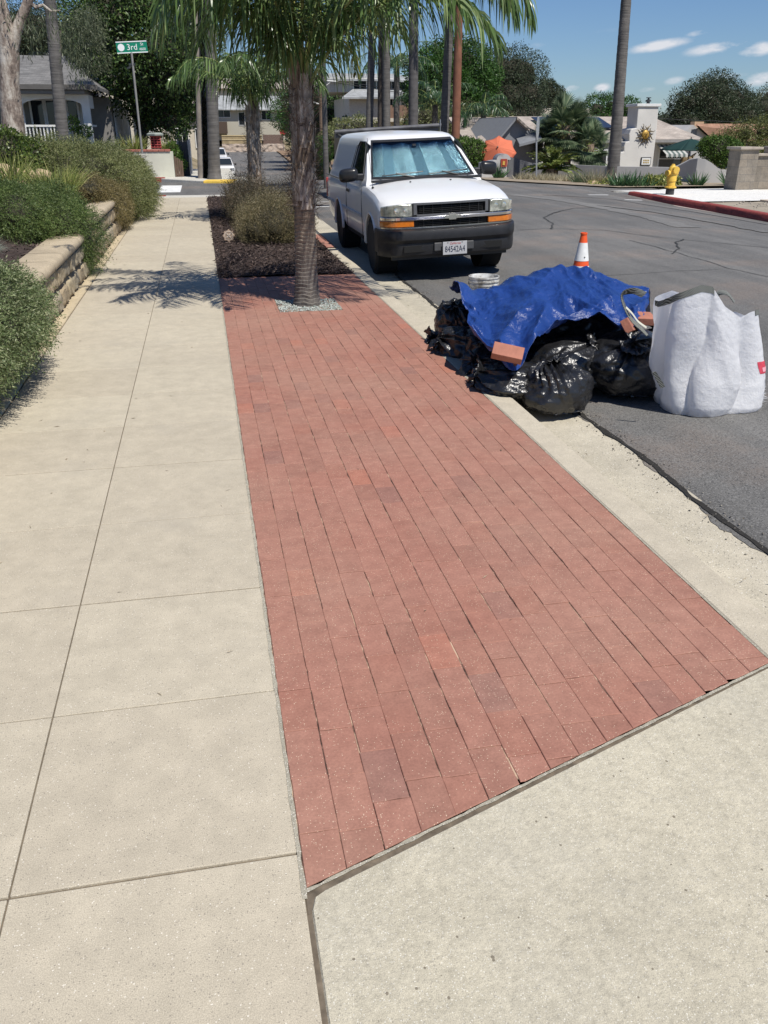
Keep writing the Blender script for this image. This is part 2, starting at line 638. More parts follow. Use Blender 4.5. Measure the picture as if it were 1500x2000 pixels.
# ---- cracks in the road, laid along real crack lines
M_CRACK = simple('crack_fill', (.045, .045, .042), .8, var=.3)


def road_line(name, pts, w, mat, dz=.005, jag=.03, step=.08):
    V = []
    P = []
    for a, b in zip(pts, pts[1:]):
        L = math.hypot(b[0] - a[0], b[1] - a[1]); k = max(2, int(L / step))
        for i in range(k): P.append((a[0] + (b[0] - a[0]) * i / k, a[1] + (b[1] - a[1]) * i / k))
    P.append(pts[-1])
    for i, (x, y) in enumerate(P):
        a = P[max(0, i - 1)]; b = P[min(len(P) - 1, i + 1)]
        d = Vector((b[0] - a[0], b[1] - a[1], 0)); d.normalize()
        nx, ny = -d.y, d.x
        j1 = jag * mnoise.noise(Vector((x * 3, y * 3, 5))) + jag * .4 * mnoise.noise(Vector((x * 13, y * 13, 5)))
        ww = w * (1 + .5 * mnoise.noise(Vector((x * 9, y * 9, 1)))) * .5
        cx, cy = x + nx * j1, y + ny * j1
        for s in (-1, 1):
            X, Y_ = cx + nx * ww * s, cy + ny * ww * s
            V.append((X, Y_, road_z(X, Y_) + dz))
    F = [(2 * j, 2 * j + 1, 2 * j + 3, 2 * j + 2) for j in range(len(P) - 1)]
    tag(np_mesh(name, V, F, mat), kind='structure')


def rp(px, py, z=-.03):
    p = gz(px, py, z); return (p.x, p.y)


road_line('road_crack', [rp(1170, 407), rp(1120, 410), rp(1080, 421), rp(1062, 430), rp(1080, 442), rp(1075, 452)], .034, M_CRACK)
road_line('road_crack', [rp(1010, 452), rp(1075, 451), rp(1180, 455), rp(1260, 466), rp(1330, 474), rp(1500, 488)], .022, M_CRACK, step=.15)
road_line('road_crack', [rp(1336, 473), rp(1318, 480), rp(1325, 492), rp(1310, 502)], .026, M_CRACK, step=.1)
road_line('road_crack', [rp(1230, 475), rp(1340, 505), rp(1420, 530), rp(1500, 548)], .014, M_CRACK, step=.1)
road_line('road_crack', [rp(1180, 538), rp(1280, 536), rp(1400, 533)], .012, M_CRACK, step=.1)
road_line('road_crack', [rp(1060, 380), rp(1200, 385), rp(1350, 405), rp(1500, 430)], .09, simple('tar_streak', (.06, .06, .058), .8), dz=.004, step=.3)
M_PALE = asphalt_mat('worn_asphalt', (.17, .165, .155), (.19, .18, .165))
road_line('road_patch', [rp(1000, 380), rp(1100, 393), rp(1190, 410), rp(1260, 424), rp(1340, 447)], .42, M_PALE, dz=.007, step=.2, jag=.1)
road_line('road_patch', [rp(1130, 398), rp(1280, 412), rp(1420, 436), rp(1500, 452)], .22, M_PALE, dz=.008, step=.2, jag=.1)

# ---- curb: one rounded ridge
M_CURB = speckled('curb_concrete', (.50, .445, .345), var=.05, dthr=.04, lthr=.05, sp=260, blot=1.2)


def curb_run(name, x0, x1, ya, yb, mat, ztop=0.0, zb=-.2, jig=.006):
    ys = np.arange(ya, yb + .001, .12 if yb - ya > 3 else .05)
    V = []
    for y in ys:
        j = jig * mnoise.noise(Vector((y * .8, 4, 2)))
        for (x, z) in [(x0, zb), (x0, ztop - .006), (x0 + .006, ztop), (x1 - .025, ztop), (x1 - .01, ztop - .005), (x1 - .002, ztop - .018), (x1 + .012, zb)]:
            V.append((x + (j if x > x0 + .01 else 0), y, z))
    n = 7
    F = [(k * n + i, k * n + i + 1, (k + 1) * n + i + 1, (k + 1) * n + i) for k in range(len(ys) - 1) for i in range(n - 1)]
    o = np_mesh(name, V, F, mat, smooth=True)
    o.data.set_sharp_from_angle(angle=R(35))
    tag(o, kind='structure')
    return o


curb_run('curb', X_CT, X_CO, 1.9, 12.9, M_CURB, ztop=.004)
M_REDP = simple('red_curb_paint', (.25, .045, .035), .7, var=.35, scale=18)
curb_run('painted_curb', X_CT, X_CO, 12.9, 14.6, simple('faded_red_curb', (.34, .16, .12), .8, var=.3, scale=9), ztop=.006)
curb_run('curb', X_CT, X_CO, 14.6, 24.3, M_CURB, ztop=.004)
# pinkish stain along the back of the curb
# ---- sidewalk slabs


def score_lines(axis_lines):
    def fn(nt, c):
        tc = nt.nodes.new('ShaderNodeTexCoord'); sp = nt.nodes.new('ShaderNodeSeparateXYZ')
        nt.links.new(tc.outputs['Object'], sp.inputs[0])
        y = sp.outputs['Y']
        # faint saw lines halfway along each slab
        t = mnode(nt, 'ADD', y, 1.235 - 3.6 - .69 + .69)
        t = mnode(nt, 'DIVIDE', t, 1.39)
        fr = mnode(nt, 'ABSOLUTE', mnode(nt, 'SUBTRACT', mnode(nt, 'FRACT', mnode(nt, 'ADD', t, 20)), .5))
        nz = tex(nt, 'noise', 3, 2)
        th = mnode(nt, 'MULTIPLY', ramp(nt, nz.outputs['Fac'], [(.4, .6), (.6, 1.0)]), .0016)
        ln = mnode(nt, 'LESS_THAN', fr, th)
        return mixc(nt, mnode(nt, 'MULTIPLY', ln, .55), c, (.3, .27, .23))
    return fn


def slab_extra(nt, c):
    # every slab is its own pour: slight change of tone, a warm wash on the far ones
    g = nt.nodes.new('ShaderNodeNewGeometry')
    c = mixc(nt, 1, c, ramp(nt, g.outputs['Random Per Island'], [(0, (.95, .94, .93)), (1, (1.03, 1.03, 1.02))]), 'MULTIPLY')
    n = tex(nt, 'noise', 1.9, 5, .6)
    c = mixc(nt, mnode(nt, 'MULTIPLY', ramp(nt, n.outputs['Fac'], [(.56, 0), (.68, 1)]), .34), c, (.40, .36, .29))
    return c


M_SW = speckled('sidewalk_concrete', (.50, .445, .345), var=.045, dthr=.07, lthr=.03, sp=230, blot=.9, dark=(.26, .23, .19), light=(.8, .75, .65), extra=slab_extra)
mb = MB()
yj = [-2.62, -1.24, .15, 1.54, 2.88, 4.30, 5.67, 7.06, 8.45, 9.84, 11.25, 12.62, 14.0, 15.1, 16.5, 17.9, 19.3, 20.7, 22.1, 23.5]
faint = {2.22, 3.59, 5.0, 6.35, 7.0}
g = .0020
XM = -.575
half = [(a + b) / 2 for a, b in zip(yj, yj[1:])]
for a, b in zip(yj, yj[1:]):
    h = (a + b) / 2
    for (x0, x1) in ((X_SW + .004, XM - g), (XM + g, X_BR - .003)):
        mb.b2(x0, x1, a + .0042, h - .0022, -.1, 0)
        mb.b2(x0, x1, h + .0022, b - .0042, -.1, 0)
o = mb.build('sidewalk', M_SW, bevel=.0025)
tag(o, kind='structure')
M_JOINT = simple('joint_dirt', (.14, .112, .08), .95, var=.4, scale=30)
o = MB().b2(X_SW - .01, X_BR - .004, -2.6, 23.5, -.12, -.0075).build('sidewalk_bed', M_JOINT); tag(o, kind='structure')
# wall footing strip, chipped edge
ys = np.arange(-2, 23.6, .06)
M_FOOT = speckled('footing_concrete', (.52, .43, .285), var=.08, dthr=.04, lthr=.04, sp=200, blot=1.0)
V = []
for y in ys:
    e = X_SW - .008 + .006 * mnoise.noise(Vector((y * 3, 0, 0))) + .003 * mnoise.noise(Vector((y * 11, 0, 0)))
    V += [(X_WALL - .3, y, .006), (X_WALL + .02, y, .006), (e - .006, y, .004), (e, y, -.004), (e, y, -.06)]
F = [(k * 5 + i, k * 5 + i + 1, (k + 1) * 5 + i + 1, (k + 1) * 5 + i) for k in range(len(ys) - 1) for i in range(4)]
tag(np_mesh('wall_footing', V, F, M_FOOT), kind='structure')

# ---- brick paving
B_RNG = random.Random(11)


def clip_poly(P, nx, ny, d):
    """keep nx*x+ny*y <= d"""
    out = []
    for i in range(len(P)):
        a, b = P[i], P[(i + 1) % len(P)]
        da, db = nx * a[0] + ny * a[1] - d, nx * b[0] + ny * b[1] - d
        if da <= 0: out.append(a)
        if (da < 0 < db) or (db < 0 < da):
            t = da / (da - db); out.append((a[0] + (b[0] - a[0]) * t, a[1] + (b[1] - a[1]) * t))
    return out


def inset(P, d):
    cx = sum(p[0] for p in P) / len(P); cy = sum(p[1] for p in P) / len(P)
    o = []
    for p in P:
        vx, vy = cx - p[0], cy - p[1]
        o.append((p[0] + math.copysign(min(d, abs(vx) * .5), vx), p[1] + math.copysign(min(d, abs(vy) * .5), vy)))
    return o


def area(P): return abs(sum(P[i][0] * P[(i + 1) % len(P)][1] - P[(i + 1) % len(P)][0] * P[i][1] for i in range(len(P)))) / 2


mb = MB()
TW = (0.635, 1.255, 8.22, 8.83)              # gravel well round the palm
ncol = 16
cw = (X_CT - .004 - X_BR - .004) / ncol
nx, ny = (Y_DR1 - Y_DR0), -(X_CT - X_BR)     # line through (X_BR,Y_DR0)-(X_CT,Y_DR1); keep above
dd = nx * X_BR + ny * (Y_DR0 + .012)
for c in range(ncol):
    x0 = X_BR + .004 + c * cw
    y = Y_DR0 - .2 + B_RNG.choice([0, .1, .05, .15, .03]) + B_RNG.random() * .02
    if c == 0: y = 1.42 - .02
    while y < 10.38:
        L = .2 if B_RNG.random() > .08 else .1
        ga = B_RNG.choice([.0003, .0004, .0006, .0008, .0012, .0018])
        gb = B_RNG.choice([.0003, .0005, .0008, .0013])
        sh = B_RNG.uniform(-.0012, .0012)
        P = [(x0 + ga + sh, y + gb), (x0 + cw - ga * .8 + sh, y + gb), (x0 + cw - ga * .8 + sh, min(y + L, 10.4) - gb), (x0 + ga + sh, min(y + L, 10.4) - gb)]
        y += L
        P = clip_poly(P, nx, ny, dd)
        if len(P) < 3 or area(P) < .0004: continue
        pieces = [P]
        if P[0][0] < TW[1] and P[1][0] > TW[0] and P[0][1] < TW[3] and P[2][1] > TW[2]:
            pieces = []
            pieces.append(clip_poly(P, 1, 0, TW[0]))
            pieces.append(clip_poly(P, -1, 0, -TW[1]))
            mid = clip_poly(clip_poly(P, -1, 0, -TW[0]), 1, 0, TW[1])
            pieces.append(clip_poly(mid, 0, 1, TW[2]))
            pieces.append(clip_poly(mid, 0, -1, -TW[3]))
        dz = B_RNG.uniform(-.0012, .0012); tx = B_RNG.uniform(-.006, .006); ty = B_RNG.uniform(-.004, .004)
        for Q in pieces:
            if len(Q) < 3 or area(Q) < .0003: continue
            Q2 = []
            for i in range(len(Q)):
                a_, b_ = Q[i], Q[(i + 1) % len(Q)]
                Q2.append(a_)
                L_ = math.hypot(b_[0] - a_[0], b_[1] - a_[1])
                if L_ > .05 and y < 7:
                    kk = int(L_ / .03)
                    nx_, ny_ = -(b_[1] - a_[1]) / L_, (b_[0] - a_[0]) / L_
                    for q in range(1, kk):
                        t_ = q / kk; j_ = max(0, B_RNG.gauss(-.0002, .0006)) + (.0025 if B_RNG.random() < .02 else 0)
                        Q2.append((a_[0] + (b_[0] - a_[0]) * t_ + nx_ * j_, a_[1] + (b_[1] - a_[1]) * t_ + ny_ * j_))
            Q = Q2
            I = inset(Q, .0016); n = len(Q)
            cx = Q[0][0]; cy = Q[0][1]
            def hz(p): return dz + (p[0] - cx) * tx + (p[1] - cy) * ty
            vs = [(p[0], p[1], hz(p)) for p in I] + [(p[0], p[1], hz(p) - .0016) for p in Q] + [(p[0], p[1], -.03) for p in Q]
            fs = [tuple(range(n))]
            for i in range(n):
                j = (i + 1) % n
                fs += [(i, j, n + j, n + i), (n + i, n + j, 2 * n + j, 2 * n + i)]
            mb.add(vs, fs)


def brick_mat():
    m, nt, b, out = new_mat('brick_paver')
    g = nt.nodes.new('ShaderNodeNewGeometry')
    rnd = g.outputs['Random Per Island']
    c = ramp(nt, rnd, [(0, (.30, .143, .104)), (.3, (.333, .156, .114)), (.6, (.355, .168, .123)), (.9, (.325, .145, .103)), (.94, (.295, .143, .108)), (.972, (.272, .138, .108)), (.98, (.375, .155, .108)), (1, (.38, .16, .108))])
    n1 = tex(nt, 'noise', 1.0, 6, .6)
    c = mixc(nt, mnode(nt, 'MULTIPLY', ramp(nt, n1.outputs['Fac'], [(.40, 0), (.66, 1)]), .55), c, (.375, .218, .160))
    n2 = tex(nt, 'noise', 16, 6, .65)
    c = mixc(nt, 1, c, ramp(nt, n2.outputs['Fac'], [(.3, .86), (.7, 1.1)]), 'MULTIPLY')
    n2b = tex(nt, 'noise', 120, 3, .6)
    c = mixc(nt, 1, c, ramp(nt, n2b.outputs['Fac'], [(.3, .88), (.7, 1.1)]), 'MULTIPLY')
    # sand grains left on the faces, in drifts
    v = tex(nt, 'voronoi', 210)
    sep = nt.nodes.new('ShaderNodeSeparateColor'); nt.links.new(v.outputs['Color'], sep.inputs[0])
    n3 = tex(nt, 'noise', 3.5, 4, .6)
    dens = ramp(nt, n3.outputs['Fac'], [(.35, .02), (.7, .2)])
    hit = mnode(nt, 'LESS_THAN', sep.outputs[0], dens)
    near = mnode(nt, 'LESS_THAN', v.outputs['Distance'], .3)
    c = mixc(nt, mnode(nt, 'MULTIPLY', mnode(nt, 'MULTIPLY', hit, near), .7), c, (.74, .58, .42))
    nt.links.new(c, b.inputs['Base Color'])
    b.inputs['Roughness'].default_value = .78
    b.inputs['Specular IOR Level'].default_value = .35
    bump(nt, b, n2b.outputs['Fac'], .2, .003)
    return m


M_BRICK = brick_mat()
tag(mb.build('brick_paving', M_BRICK), kind='structure')
m, nt, b, out = new_mat('joint_sand')
t = tex(nt, 'noise', 8, 5, .7)
c = ramp(nt, t.outputs['Fac'], [(.40, (.045, .028, .02)), (.49, (.15, .088, .065)), (.60, (.5, .36, .25))])
nt.links.new(c, b.inputs['Base Color']); b.inputs['Roughness'].default_value = 1
mb = MB()
mb.prism([(X_BR - .003, Y_DR0, -.0035), (X_CT + .003, Y_DR1, -.0035), (X_CT + .003, 10.4, -.0035), (X_BR - .003, 10.4, -.0035)], (0, 0, -.05))
tag(mb.build('brick_bedding', m), kind='structure')

# grout edging lines: sandy mortar either side of the brickwork
M_GROUT = speckled('edge_grout', (.37, .34, .265), var=.15, dthr=.2, lthr=.2, sp=260, blot=6)


def strip_xy(name, P, w0, mat, z, jag=.003, step=.02):
    V, Q = [], []
    for a, b in zip(P, P[1:]):
        L = math.hypot(b[0] - a[0], b[1] - a[1]); k = max(2, int(L / step))
        Q += [(a[0] + (b[0] - a[0]) * i / k, a[1] + (b[1] - a[1]) * i / k) for i in range(k)]
    Q.append(P[-1])
    for i, (x, y) in enumerate(Q):
        a = Q[max(0, i - 1)]; b = Q[min(len(Q) - 1, i + 1)]
        d = Vector((b[0] - a[0], b[1] - a[1], 0)).normalized()
        for s in (-1, 1):
            w = w0 * .5 * s + jag * (mnoise.noise(Vector((x * 25, y * 25, s * 3))) + .5 * mnoise.noise(Vector((x * 80, y * 80, s))))
            V.append((x - d.y * w, y + d.x * w, z))
    F = [(2 * j, 2 * j + 1, 2 * j + 3, 2 * j + 2) for j in range(len(Q) - 1)]
    tag(np_mesh(name, V, F, mat), kind='structure')


strip_xy('edge_grout', [(X_BR - .002, 1.4), (X_BR - .002, 10.4)], .011, M_GROUT, .0014, .003)
strip_xy('edge_grout', [(X_BR, Y_DR0 + .001), (X_CT, Y_DR1 + .001)], .009, M_GROUT, .0016, .004)
strip_xy('edge_grout', [(X_CT - .001, Y_DR1), (X_CT - .001, 10.4)], .009, M_GROUT, .0016, .002)

# ---- driveway apron
def apron_extra(nt, c):
    n = tex(nt, 'noise', 2.2, 6, .7)
    c = mixc(nt, mnode(nt, 'MULTIPLY', ramp(nt, n.outputs['Fac'], [(.45, 0), (.7, 1)]), .35), c, (.40, .375, .31))
    n9 = tex(nt, 'noise', 42, 6, .8)
    c = mixc(nt, 1, c, ramp(nt, n9.outputs['Fac'], [(.34, .80), (.5, 1.0), (.66, 1.12)]), 'MULTIPLY')
    v = tex(nt, 'voronoi', 34)
    sep = nt.nodes.new('ShaderNodeSeparateColor'); nt.links.new(v.outputs['Color'], sep.inputs[0])
    nd = tex(nt, 'noise', 60, 2)
    rr = mnode(nt, 'MULTIPLY', nd.outputs['Fac'], .24)
    hit = mnode(nt, 'MULTIPLY', mnode(nt, 'LESS_THAN', sep.outputs[0], .22), mnode(nt, 'LESS_THAN', v.outputs['Distance'], rr))
    return mixc(nt, mnode(nt, 'MULTIPLY', hit, .8), c, (.15, .125, .09))


M_APR = speckled('driveway_concrete', (.515, .47, .36), var=.08, dthr=.22, lthr=.12, sp=260, blot=1.4, dark=(.35, .32, .26), light=(.74, .71, .62), bmp=.5, extra=apron_extra)
mb = MB()
z = 0.0
x0 = X_BR + .009
P = [(x0 + .035, Y_DR0 + .0), (x0 + .010, Y_DR0 - .018), (x0, Y_DR0 - .05), (x0 - .0, .6), (x0 + .015, .0), (x0 + .03, -3), (1.9, -3), (1.9, 2.03 + .05), (X_CT, Y_DR1 - .006)]
n = len(P)
I = [(p[0] + (.004 if k < 6 else 0), p[1] - (.004 if k in (0, 8, 7) else 0)) for k, p in enumerate(P)]
vs = [(p[0], p[1], 0) for p in I] + [(p[0], p[1], -.005) for p in P] + [(p[0], p[1], -.12) for p in P]
fs = [tuple(range(n))]
for i in range(n):
    j = (i + 1) % n
    fs += [(i, j, n + j, n + i), (n + i, n + j, 2 * n + j, 2 * n + i)]
mb.add(vs, fs)
mb.add([(1.9, -3, 0), (1.9, 2.08, 0), (2.37, 2.08, -.125), (2.37, -3, -.125)], [(0, 1, 2, 3)])
tag(mb.build('driveway_apron', M_APR), kind='structure')
MBJ = MB().b2(X_BR - .004, x0 + .05, -3, Y_DR0 + .02, -.1, -.005)
MBJ.prism([(X_BR, Y_DR0 - .06, -.0035), (X_BR, Y_DR0 + .03, -.0035), (X_CT, Y_DR1 + .03, -.0035), (X_CT, Y_DR1 - .06, -.0035)], (0, 0, -.05))
tag(MBJ.build('driveway_joint', M_JOINT), kind='structure')

# ---- gravel well
M_GRAV = foliage('pale_gravel', (.34, .40, .36), (.5, .54, .49), (.7, .7, .66), rough=.8, trans=0, clump=30)
n = 2600
P = np.stack([RNG.uniform(TW[0] + .006, TW[1] - .006, n), RNG.uniform(TW[2] + .006, TW[3] - .006, n), RNG.uniform(-.014, .008, n)], 1)
oct_v = np.array([(1, 0, 0), (-1, 0, 0), (0, 1, 0), (0, -1, 0), (0, 0, 1), (0, 0, -1)], float)
oct_f = np.array([(0, 2, 4), (2, 1, 4), (1, 3, 4), (3, 0, 4), (2, 0, 5), (1, 2, 5), (3, 1, 5), (0, 3, 5)])


def pebbles(P, smin, smax, flat=.6):
    n = len(P)
    A = RNG.normal(size=(n, 3, 3)); Q, _ = np.linalg.qr(A)
    s = RNG.uniform(smin, smax, (n, 1, 1)) * RNG.uniform(.6, 1.2, (n, 1, 3))
    V = np.einsum('nij,nkj->nki', Q, oct_v[None] * s)
    V[..., 2] *= flat
    V = V + P[:, None, :]
    F = oct_f[None] + (np.arange(n) * 6)[:, None, None]
    return V.reshape(-1, 3), F.reshape(-1, 3)


V, F = pebbles(P, .006, .012)
o = np_mesh('gravel', V, F, M_GRAV); tag(o, 'pale green-white gravel filling the square well at the palm foot', 'gravel', kind='stuff')
o = MB().b2(TW[0], TW[1], TW[2], TW[3], -.05, -.012).build('tree_well', simple('well_soil', (.28, .3, .27), .95, var=.3, scale=40)); tag(o, kind='structure')

# ---- mulch bed in the parkway
M_SOIL = simple('mulch_soil', (.045, .03, .025), .95, var=.4, scale=25, bmp=.6, bscale=50)
o = sheet('mulch_bed', np.linspace(X_BR, X_CT, 24), np.linspace(10.4, 23.5, 120),
          lambda x, y: .0 + .035 * math.sin(math.pi * (x - X_BR) / (X_CT - X_BR)) ** .5 + .012 * mnoise.noise(Vector((x * 6, y * 6, 0))) - .012, M_SOIL)
n = 26000
x = RNG.uniform(X_BR + .004, X_CT - .01, n); y = 10.4 + (RNG.random(n) ** 1.3) * 13.1
P = np.stack([x, y, .03 * np.sin(np.pi * (x - X_BR) / (X_CT - X_BR)) ** .5 + RNG.uniform(-.006, .024, n)], 1)
D = RNG.normal(size=(n, 3)); D[:, 2] *= .35; D = unit(D)
V, F = leaves(P, D, RNG.uniform(.02, .075, n), RNG.uniform(.006, .018, n))
M_MULCH = foliage('bark_mulch', (.028, .018, .015), (.062, .04, .033), (.16, .115, .095), rough=.75, trans=0, clump=6)
o = np_mesh('bark_mulch', V, F, M_MULCH); tag(o, 'dark shredded bark mulch covering the parkway bed', 'mulch', kind='stuff')

# ---- near left kerb and far side of the crossing
M_PAVE = speckled('far_concrete', (.55, .53, .47), var=.08, blot=1.2, sp=60)
mb = MB()
mb.b2(-6, 2.37, 23.52, 24.35, -.25, -.006)
tag(mb.build('kerb_ramp', M_PAVE, bevel=.02), kind='structure')
mb = MB().b2(-6, 1.9, 24.35, 24.62, -.25, -.02)
tag(mb.build('crossing_gutter', simple('dark_gutter', (.33, .33, .31), .85)), kind='structure')
mb = MB().b2(-2.6, -.95, 24.08, 24.36, -.2, .012)
tag(mb.build('painted_curb', M_REDP, bevel=.02), kind='structure')
# far kerb
mb = MB(); mb.b2(-28, 1.5, 32.6, 32.85, -.3, .03)
tag(mb.build('far_curb', M_PAVE, bevel=.02), kind='structure')
mb = MB(); mb.b2(-2.6, -1.25, 32.55, 32.9, -.3, .04)
tag(mb.build('painted_curb', M_REDP, bevel=.02), kind='structure')
mb = MB(); mb.prism([(-1.5, 32.7, -.3), (-.55, 31.5, -.3), (.1, 30.7, -.3), (1.5, 30.5, -.3), (2.0, 31.2, -.3), (2.0, 32.9, -.3)], (0, 0, .31))
tag(mb.build('corner_ramp', M_PAVE, bevel=.02), kind='structure')
mb = MB(); mb.prism([(.05, 30.55, -.3), (1.05, 30.25, -.3), (1.2, 31.3, -.3), (.15, 31.3, -.3)], (0, 0, .325))
tag(mb.build('painted_curb', simple('yellow_paint', (.75, .5, .08), .7, var=.15), bevel=.02), kind='structure')
# far sidewalk running away up the left of the far street
V, F = [], []
ysf = np.linspace(32.85, 120, 40)


def lside(y): return lerp_tab(y, [(32, .02), (45, -.2), (60, -.9), (80, -2.2), (90, -2.6), (120, -2.3)])


for y in ysf:
    s = lerp_tab(y, [(32, -1.5), (90, -.3), (120, 0)])
    V += [(s, y, road_z(5, y) * 0 + lside(y) + .02), (far_l(y) - .1, y, lside(y) + .02)]
F = [(2 * j, 2 * j + 1, 2 * j + 3, 2 * j + 2) for j in range(len(ysf) - 1)]
tag(np_mesh('far_sidewalk', V, F, M_PAVE), kind='structure')
V, F = [], []
for y in ysf:
    s = lerp_tab(y, [(32, -1.5), (90, -.3), (120, 0)])
    V += [(far_l(y) - .1, y, lside(y) + .02), (far_l(y) + .02, y, road_z(5, y) - .1)]
tag(np_mesh('far_bank', V, [(2 * j, 2 * j + 1, 2 * j + 3, 2 * j + 2) for j in range(len(ysf) - 1)], M_PAVE), kind='structure')
# painted markings
M_WHITE = simple('road_paint', (.72, .72, .7), .7, var=.15, scale=8)
def mark(name, x0, x1, y0, y1):
    zz = lambda x, y: road_z(x, y) + .006
    o = sheet(name, [x0, (x0 + x1) / 2, x1], [y0, (y0 + y1) / 2, y1], zz, M_WHITE)
mark('stop_bar', -1.25, -.62, 26.2, 29.4)
a = gz(618, 404, -.1); mark('parking_mark', a.x - .1, a.x + .7, a.y - .06, a.y + .06)
a = gz(626, 399, -.1); mark('parking_mark', a.x - .1, a.x + .6, a.y + .35, a.y + .42)
for (px, py, s) in [(1222, 391, .5), (1150, 384, .6)]:
    a = gz(px, py, -.1); mark('survey_mark', a.x, a.x + s, a.y, a.y + .12)

# ---- opposite kerb, hydrant pad, verge and pavement on the right
RX = [(8, 11.15), (16, 11.35), (18.5, 11.6), (22, 11.75), (24, 11.7), (25.4, 11.2)]   # kerb face (y, x)


def kerb_x(y): return lerp_tab(y, RX)


def curve_kerb(name, ya, yb, mat, zt=-.0, n=24, taper=None):
    ys = np.linspace(ya, yb, n); V = []
    for i, y in enumerate(ys):
        x = kerb_x(y); k = 1 if taper is None else 1 - (i / (n - 1)) * taper
        zb = -.18
        V += [(x - .03, y, zb), (x + .0, y, zb + (zt - zb) * k - .03 * k), (x + .03, y, zb + (zt - zb) * k), (x + .17, y, zb + (zt - zb) * k + .004), (x + .18, y, zb - .1)]
    F = [(k * 5 + i, k * 5 + i + 1, (k + 1) * 5 + i + 1, (k + 1) * 5 + i) for k in range(n - 1) for i in range(4)]
    tag(np_mesh(name, V, F, mat, smooth=False), kind='structure')


curve_kerb('painted_curb', 8, 23.3, M_REDP)
curve_kerb('curb', 23.3, 25.4, M_PAVE, taper=.8)
V = []
for y in np.linspace(8, 23.5, 30):
    x = kerb_x(y); V += [(x - .20, y, -.150 + .0), (x - .02, y, -.152)]
tag(np_mesh('kerb_line', V, [(2 * j, 2 * j + 1, 2 * j + 3, 2 * j + 2) for j in range(29)], simple('pink_gutter', (.42, .33, .3), .85)), kind='structure')
# verge of bare dirt
M_DIRT = simple('verge_dirt', (.30, .26, .2), .95, var=.25, scale=1.6, bmp=.5, bscale=20)
V = []
ysd = np.linspace(8, 19.6, 40)
for y in ysd:
    for i in range(7):
        x = kerb_x(y) + .17 + (13.35 - kerb_x(y) - .17) * i / 6
        V.append((x, y, -.02 + .03 * mnoise.noise(Vector((x * 2, y * 2, 0))) * (0 < i < 6)))
tag(np_mesh('dirt_verge', V, [(j * 7 + i, j * 7 + i + 1, (j + 1) * 7 + i + 1, (j + 1) * 7 + i) for j in range(39) for i in range(6)], M_DIRT), kind='structure')
M_NEWC = speckled('new_concrete', (.74, .73, .69), var=.04, blot=1, sp=80)
V = []
for y in np.linspace(19.6, 25.4, 14):
    z = .005 if y < 23 else .005 - (y - 23) * .04
    V += [(kerb_x(y) + .165, y, z), (16.2, y, z)]
o = np_mesh('hydrant_pad', V, [(2 * j, 2 * j + 1, 2 * j + 3, 2 * j + 2) for j in range(13)], M_NEWC); tag(o, kind='structure')
mb = MB().b2(13.35, 15.9, 8, 19.6, -.2, .03)
tag(mb.build('opposite_sidewalk', speckled('tan_concrete', (.56, .47, .36), var=.06, blot=1, sp=80), bevel=.01), kind='structure')
mb = MB().b2(16.0, 34, 8, 25.3, -.25, -.012)
tag(mb.build('opposite_yard', M_DIRT), kind='structure')
# rubble on the verge
P = np.stack([RNG.uniform(12, 13.4, 160), RNG.uniform(13, 19.5, 160), RNG.uniform(-.02, .0, 160)], 1)
V, F = pebbles(P, .01, .04)
o = np_mesh('verge_rubble', V, F, simple('rubble', (.4, .36, .3), .9)); tag(o, 'loose stones scattered on the dirt verge by the red kerb', 'stones', kind='stuff')

# small dry leaves and twigs on the paving
n = 90
P = np.stack([RNG.uniform(-1.3, 1.7, n), RNG.uniform(2.2, 12, n), np.full(n, .003)], 1)
P2 = np.stack([RNG.uniform(-1.42, -1.2, 60), RNG.uniform(5, 14, 60), np.full(60, .008)], 1)
P3 = np.stack([RNG.uniform(1.95, 2.5, 80), RNG.uniform(2.6, 9, 80), np.full(80, -.118)], 1)
P = np.concatenate([P, P2, P3]); n = len(P)
D = RNG.normal(size=(n, 3)); D[:, 2] = abs(D[:, 2]) * .05; D = unit(D)
V, F = leaves(P, D, RNG.uniform(.01, .045, n), RNG.uniform(.002, .008, n))
o = np_mesh('leaf_litter', V, F, foliage('dry_litter', (.12, .09, .06), (.25, .2, .13), (.4, .33, .22), trans=0)); tag(o, 'tiny dry leaves and twigs strewn over the paving', 'litter', kind='stuff')

# grit along the gutter seam and loose sand on the joints
n = 900
y = RNG.uniform(2.4, 11, n); x = X_GT + RNG.normal(size=n) * .05
P = np.stack([x, y, np.array([max(gut_z(a), road_z(a, b) if a > X_GT else -9) for a, b in zip(x, y)]) + .004], 1)
V, F = pebbles(P, .002, .008)
o = np_mesh('gutter_grit', V, F, foliage('grit', (.05, .045, .04), (.2, .18, .15), (.4, .37, .3), trans=0)); tag(o, 'grit and crumbs of asphalt lying along the gutter seam', 'grit', kind='stuff')

# ================================================================== PLANT BUILDERS
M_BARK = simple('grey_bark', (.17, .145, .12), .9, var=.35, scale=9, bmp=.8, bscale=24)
M_CORE = simple('dark_core_fill', (.035, .032, .02), .95, var=.4, scale=12)  # dark fill of the cores added inside the foliage


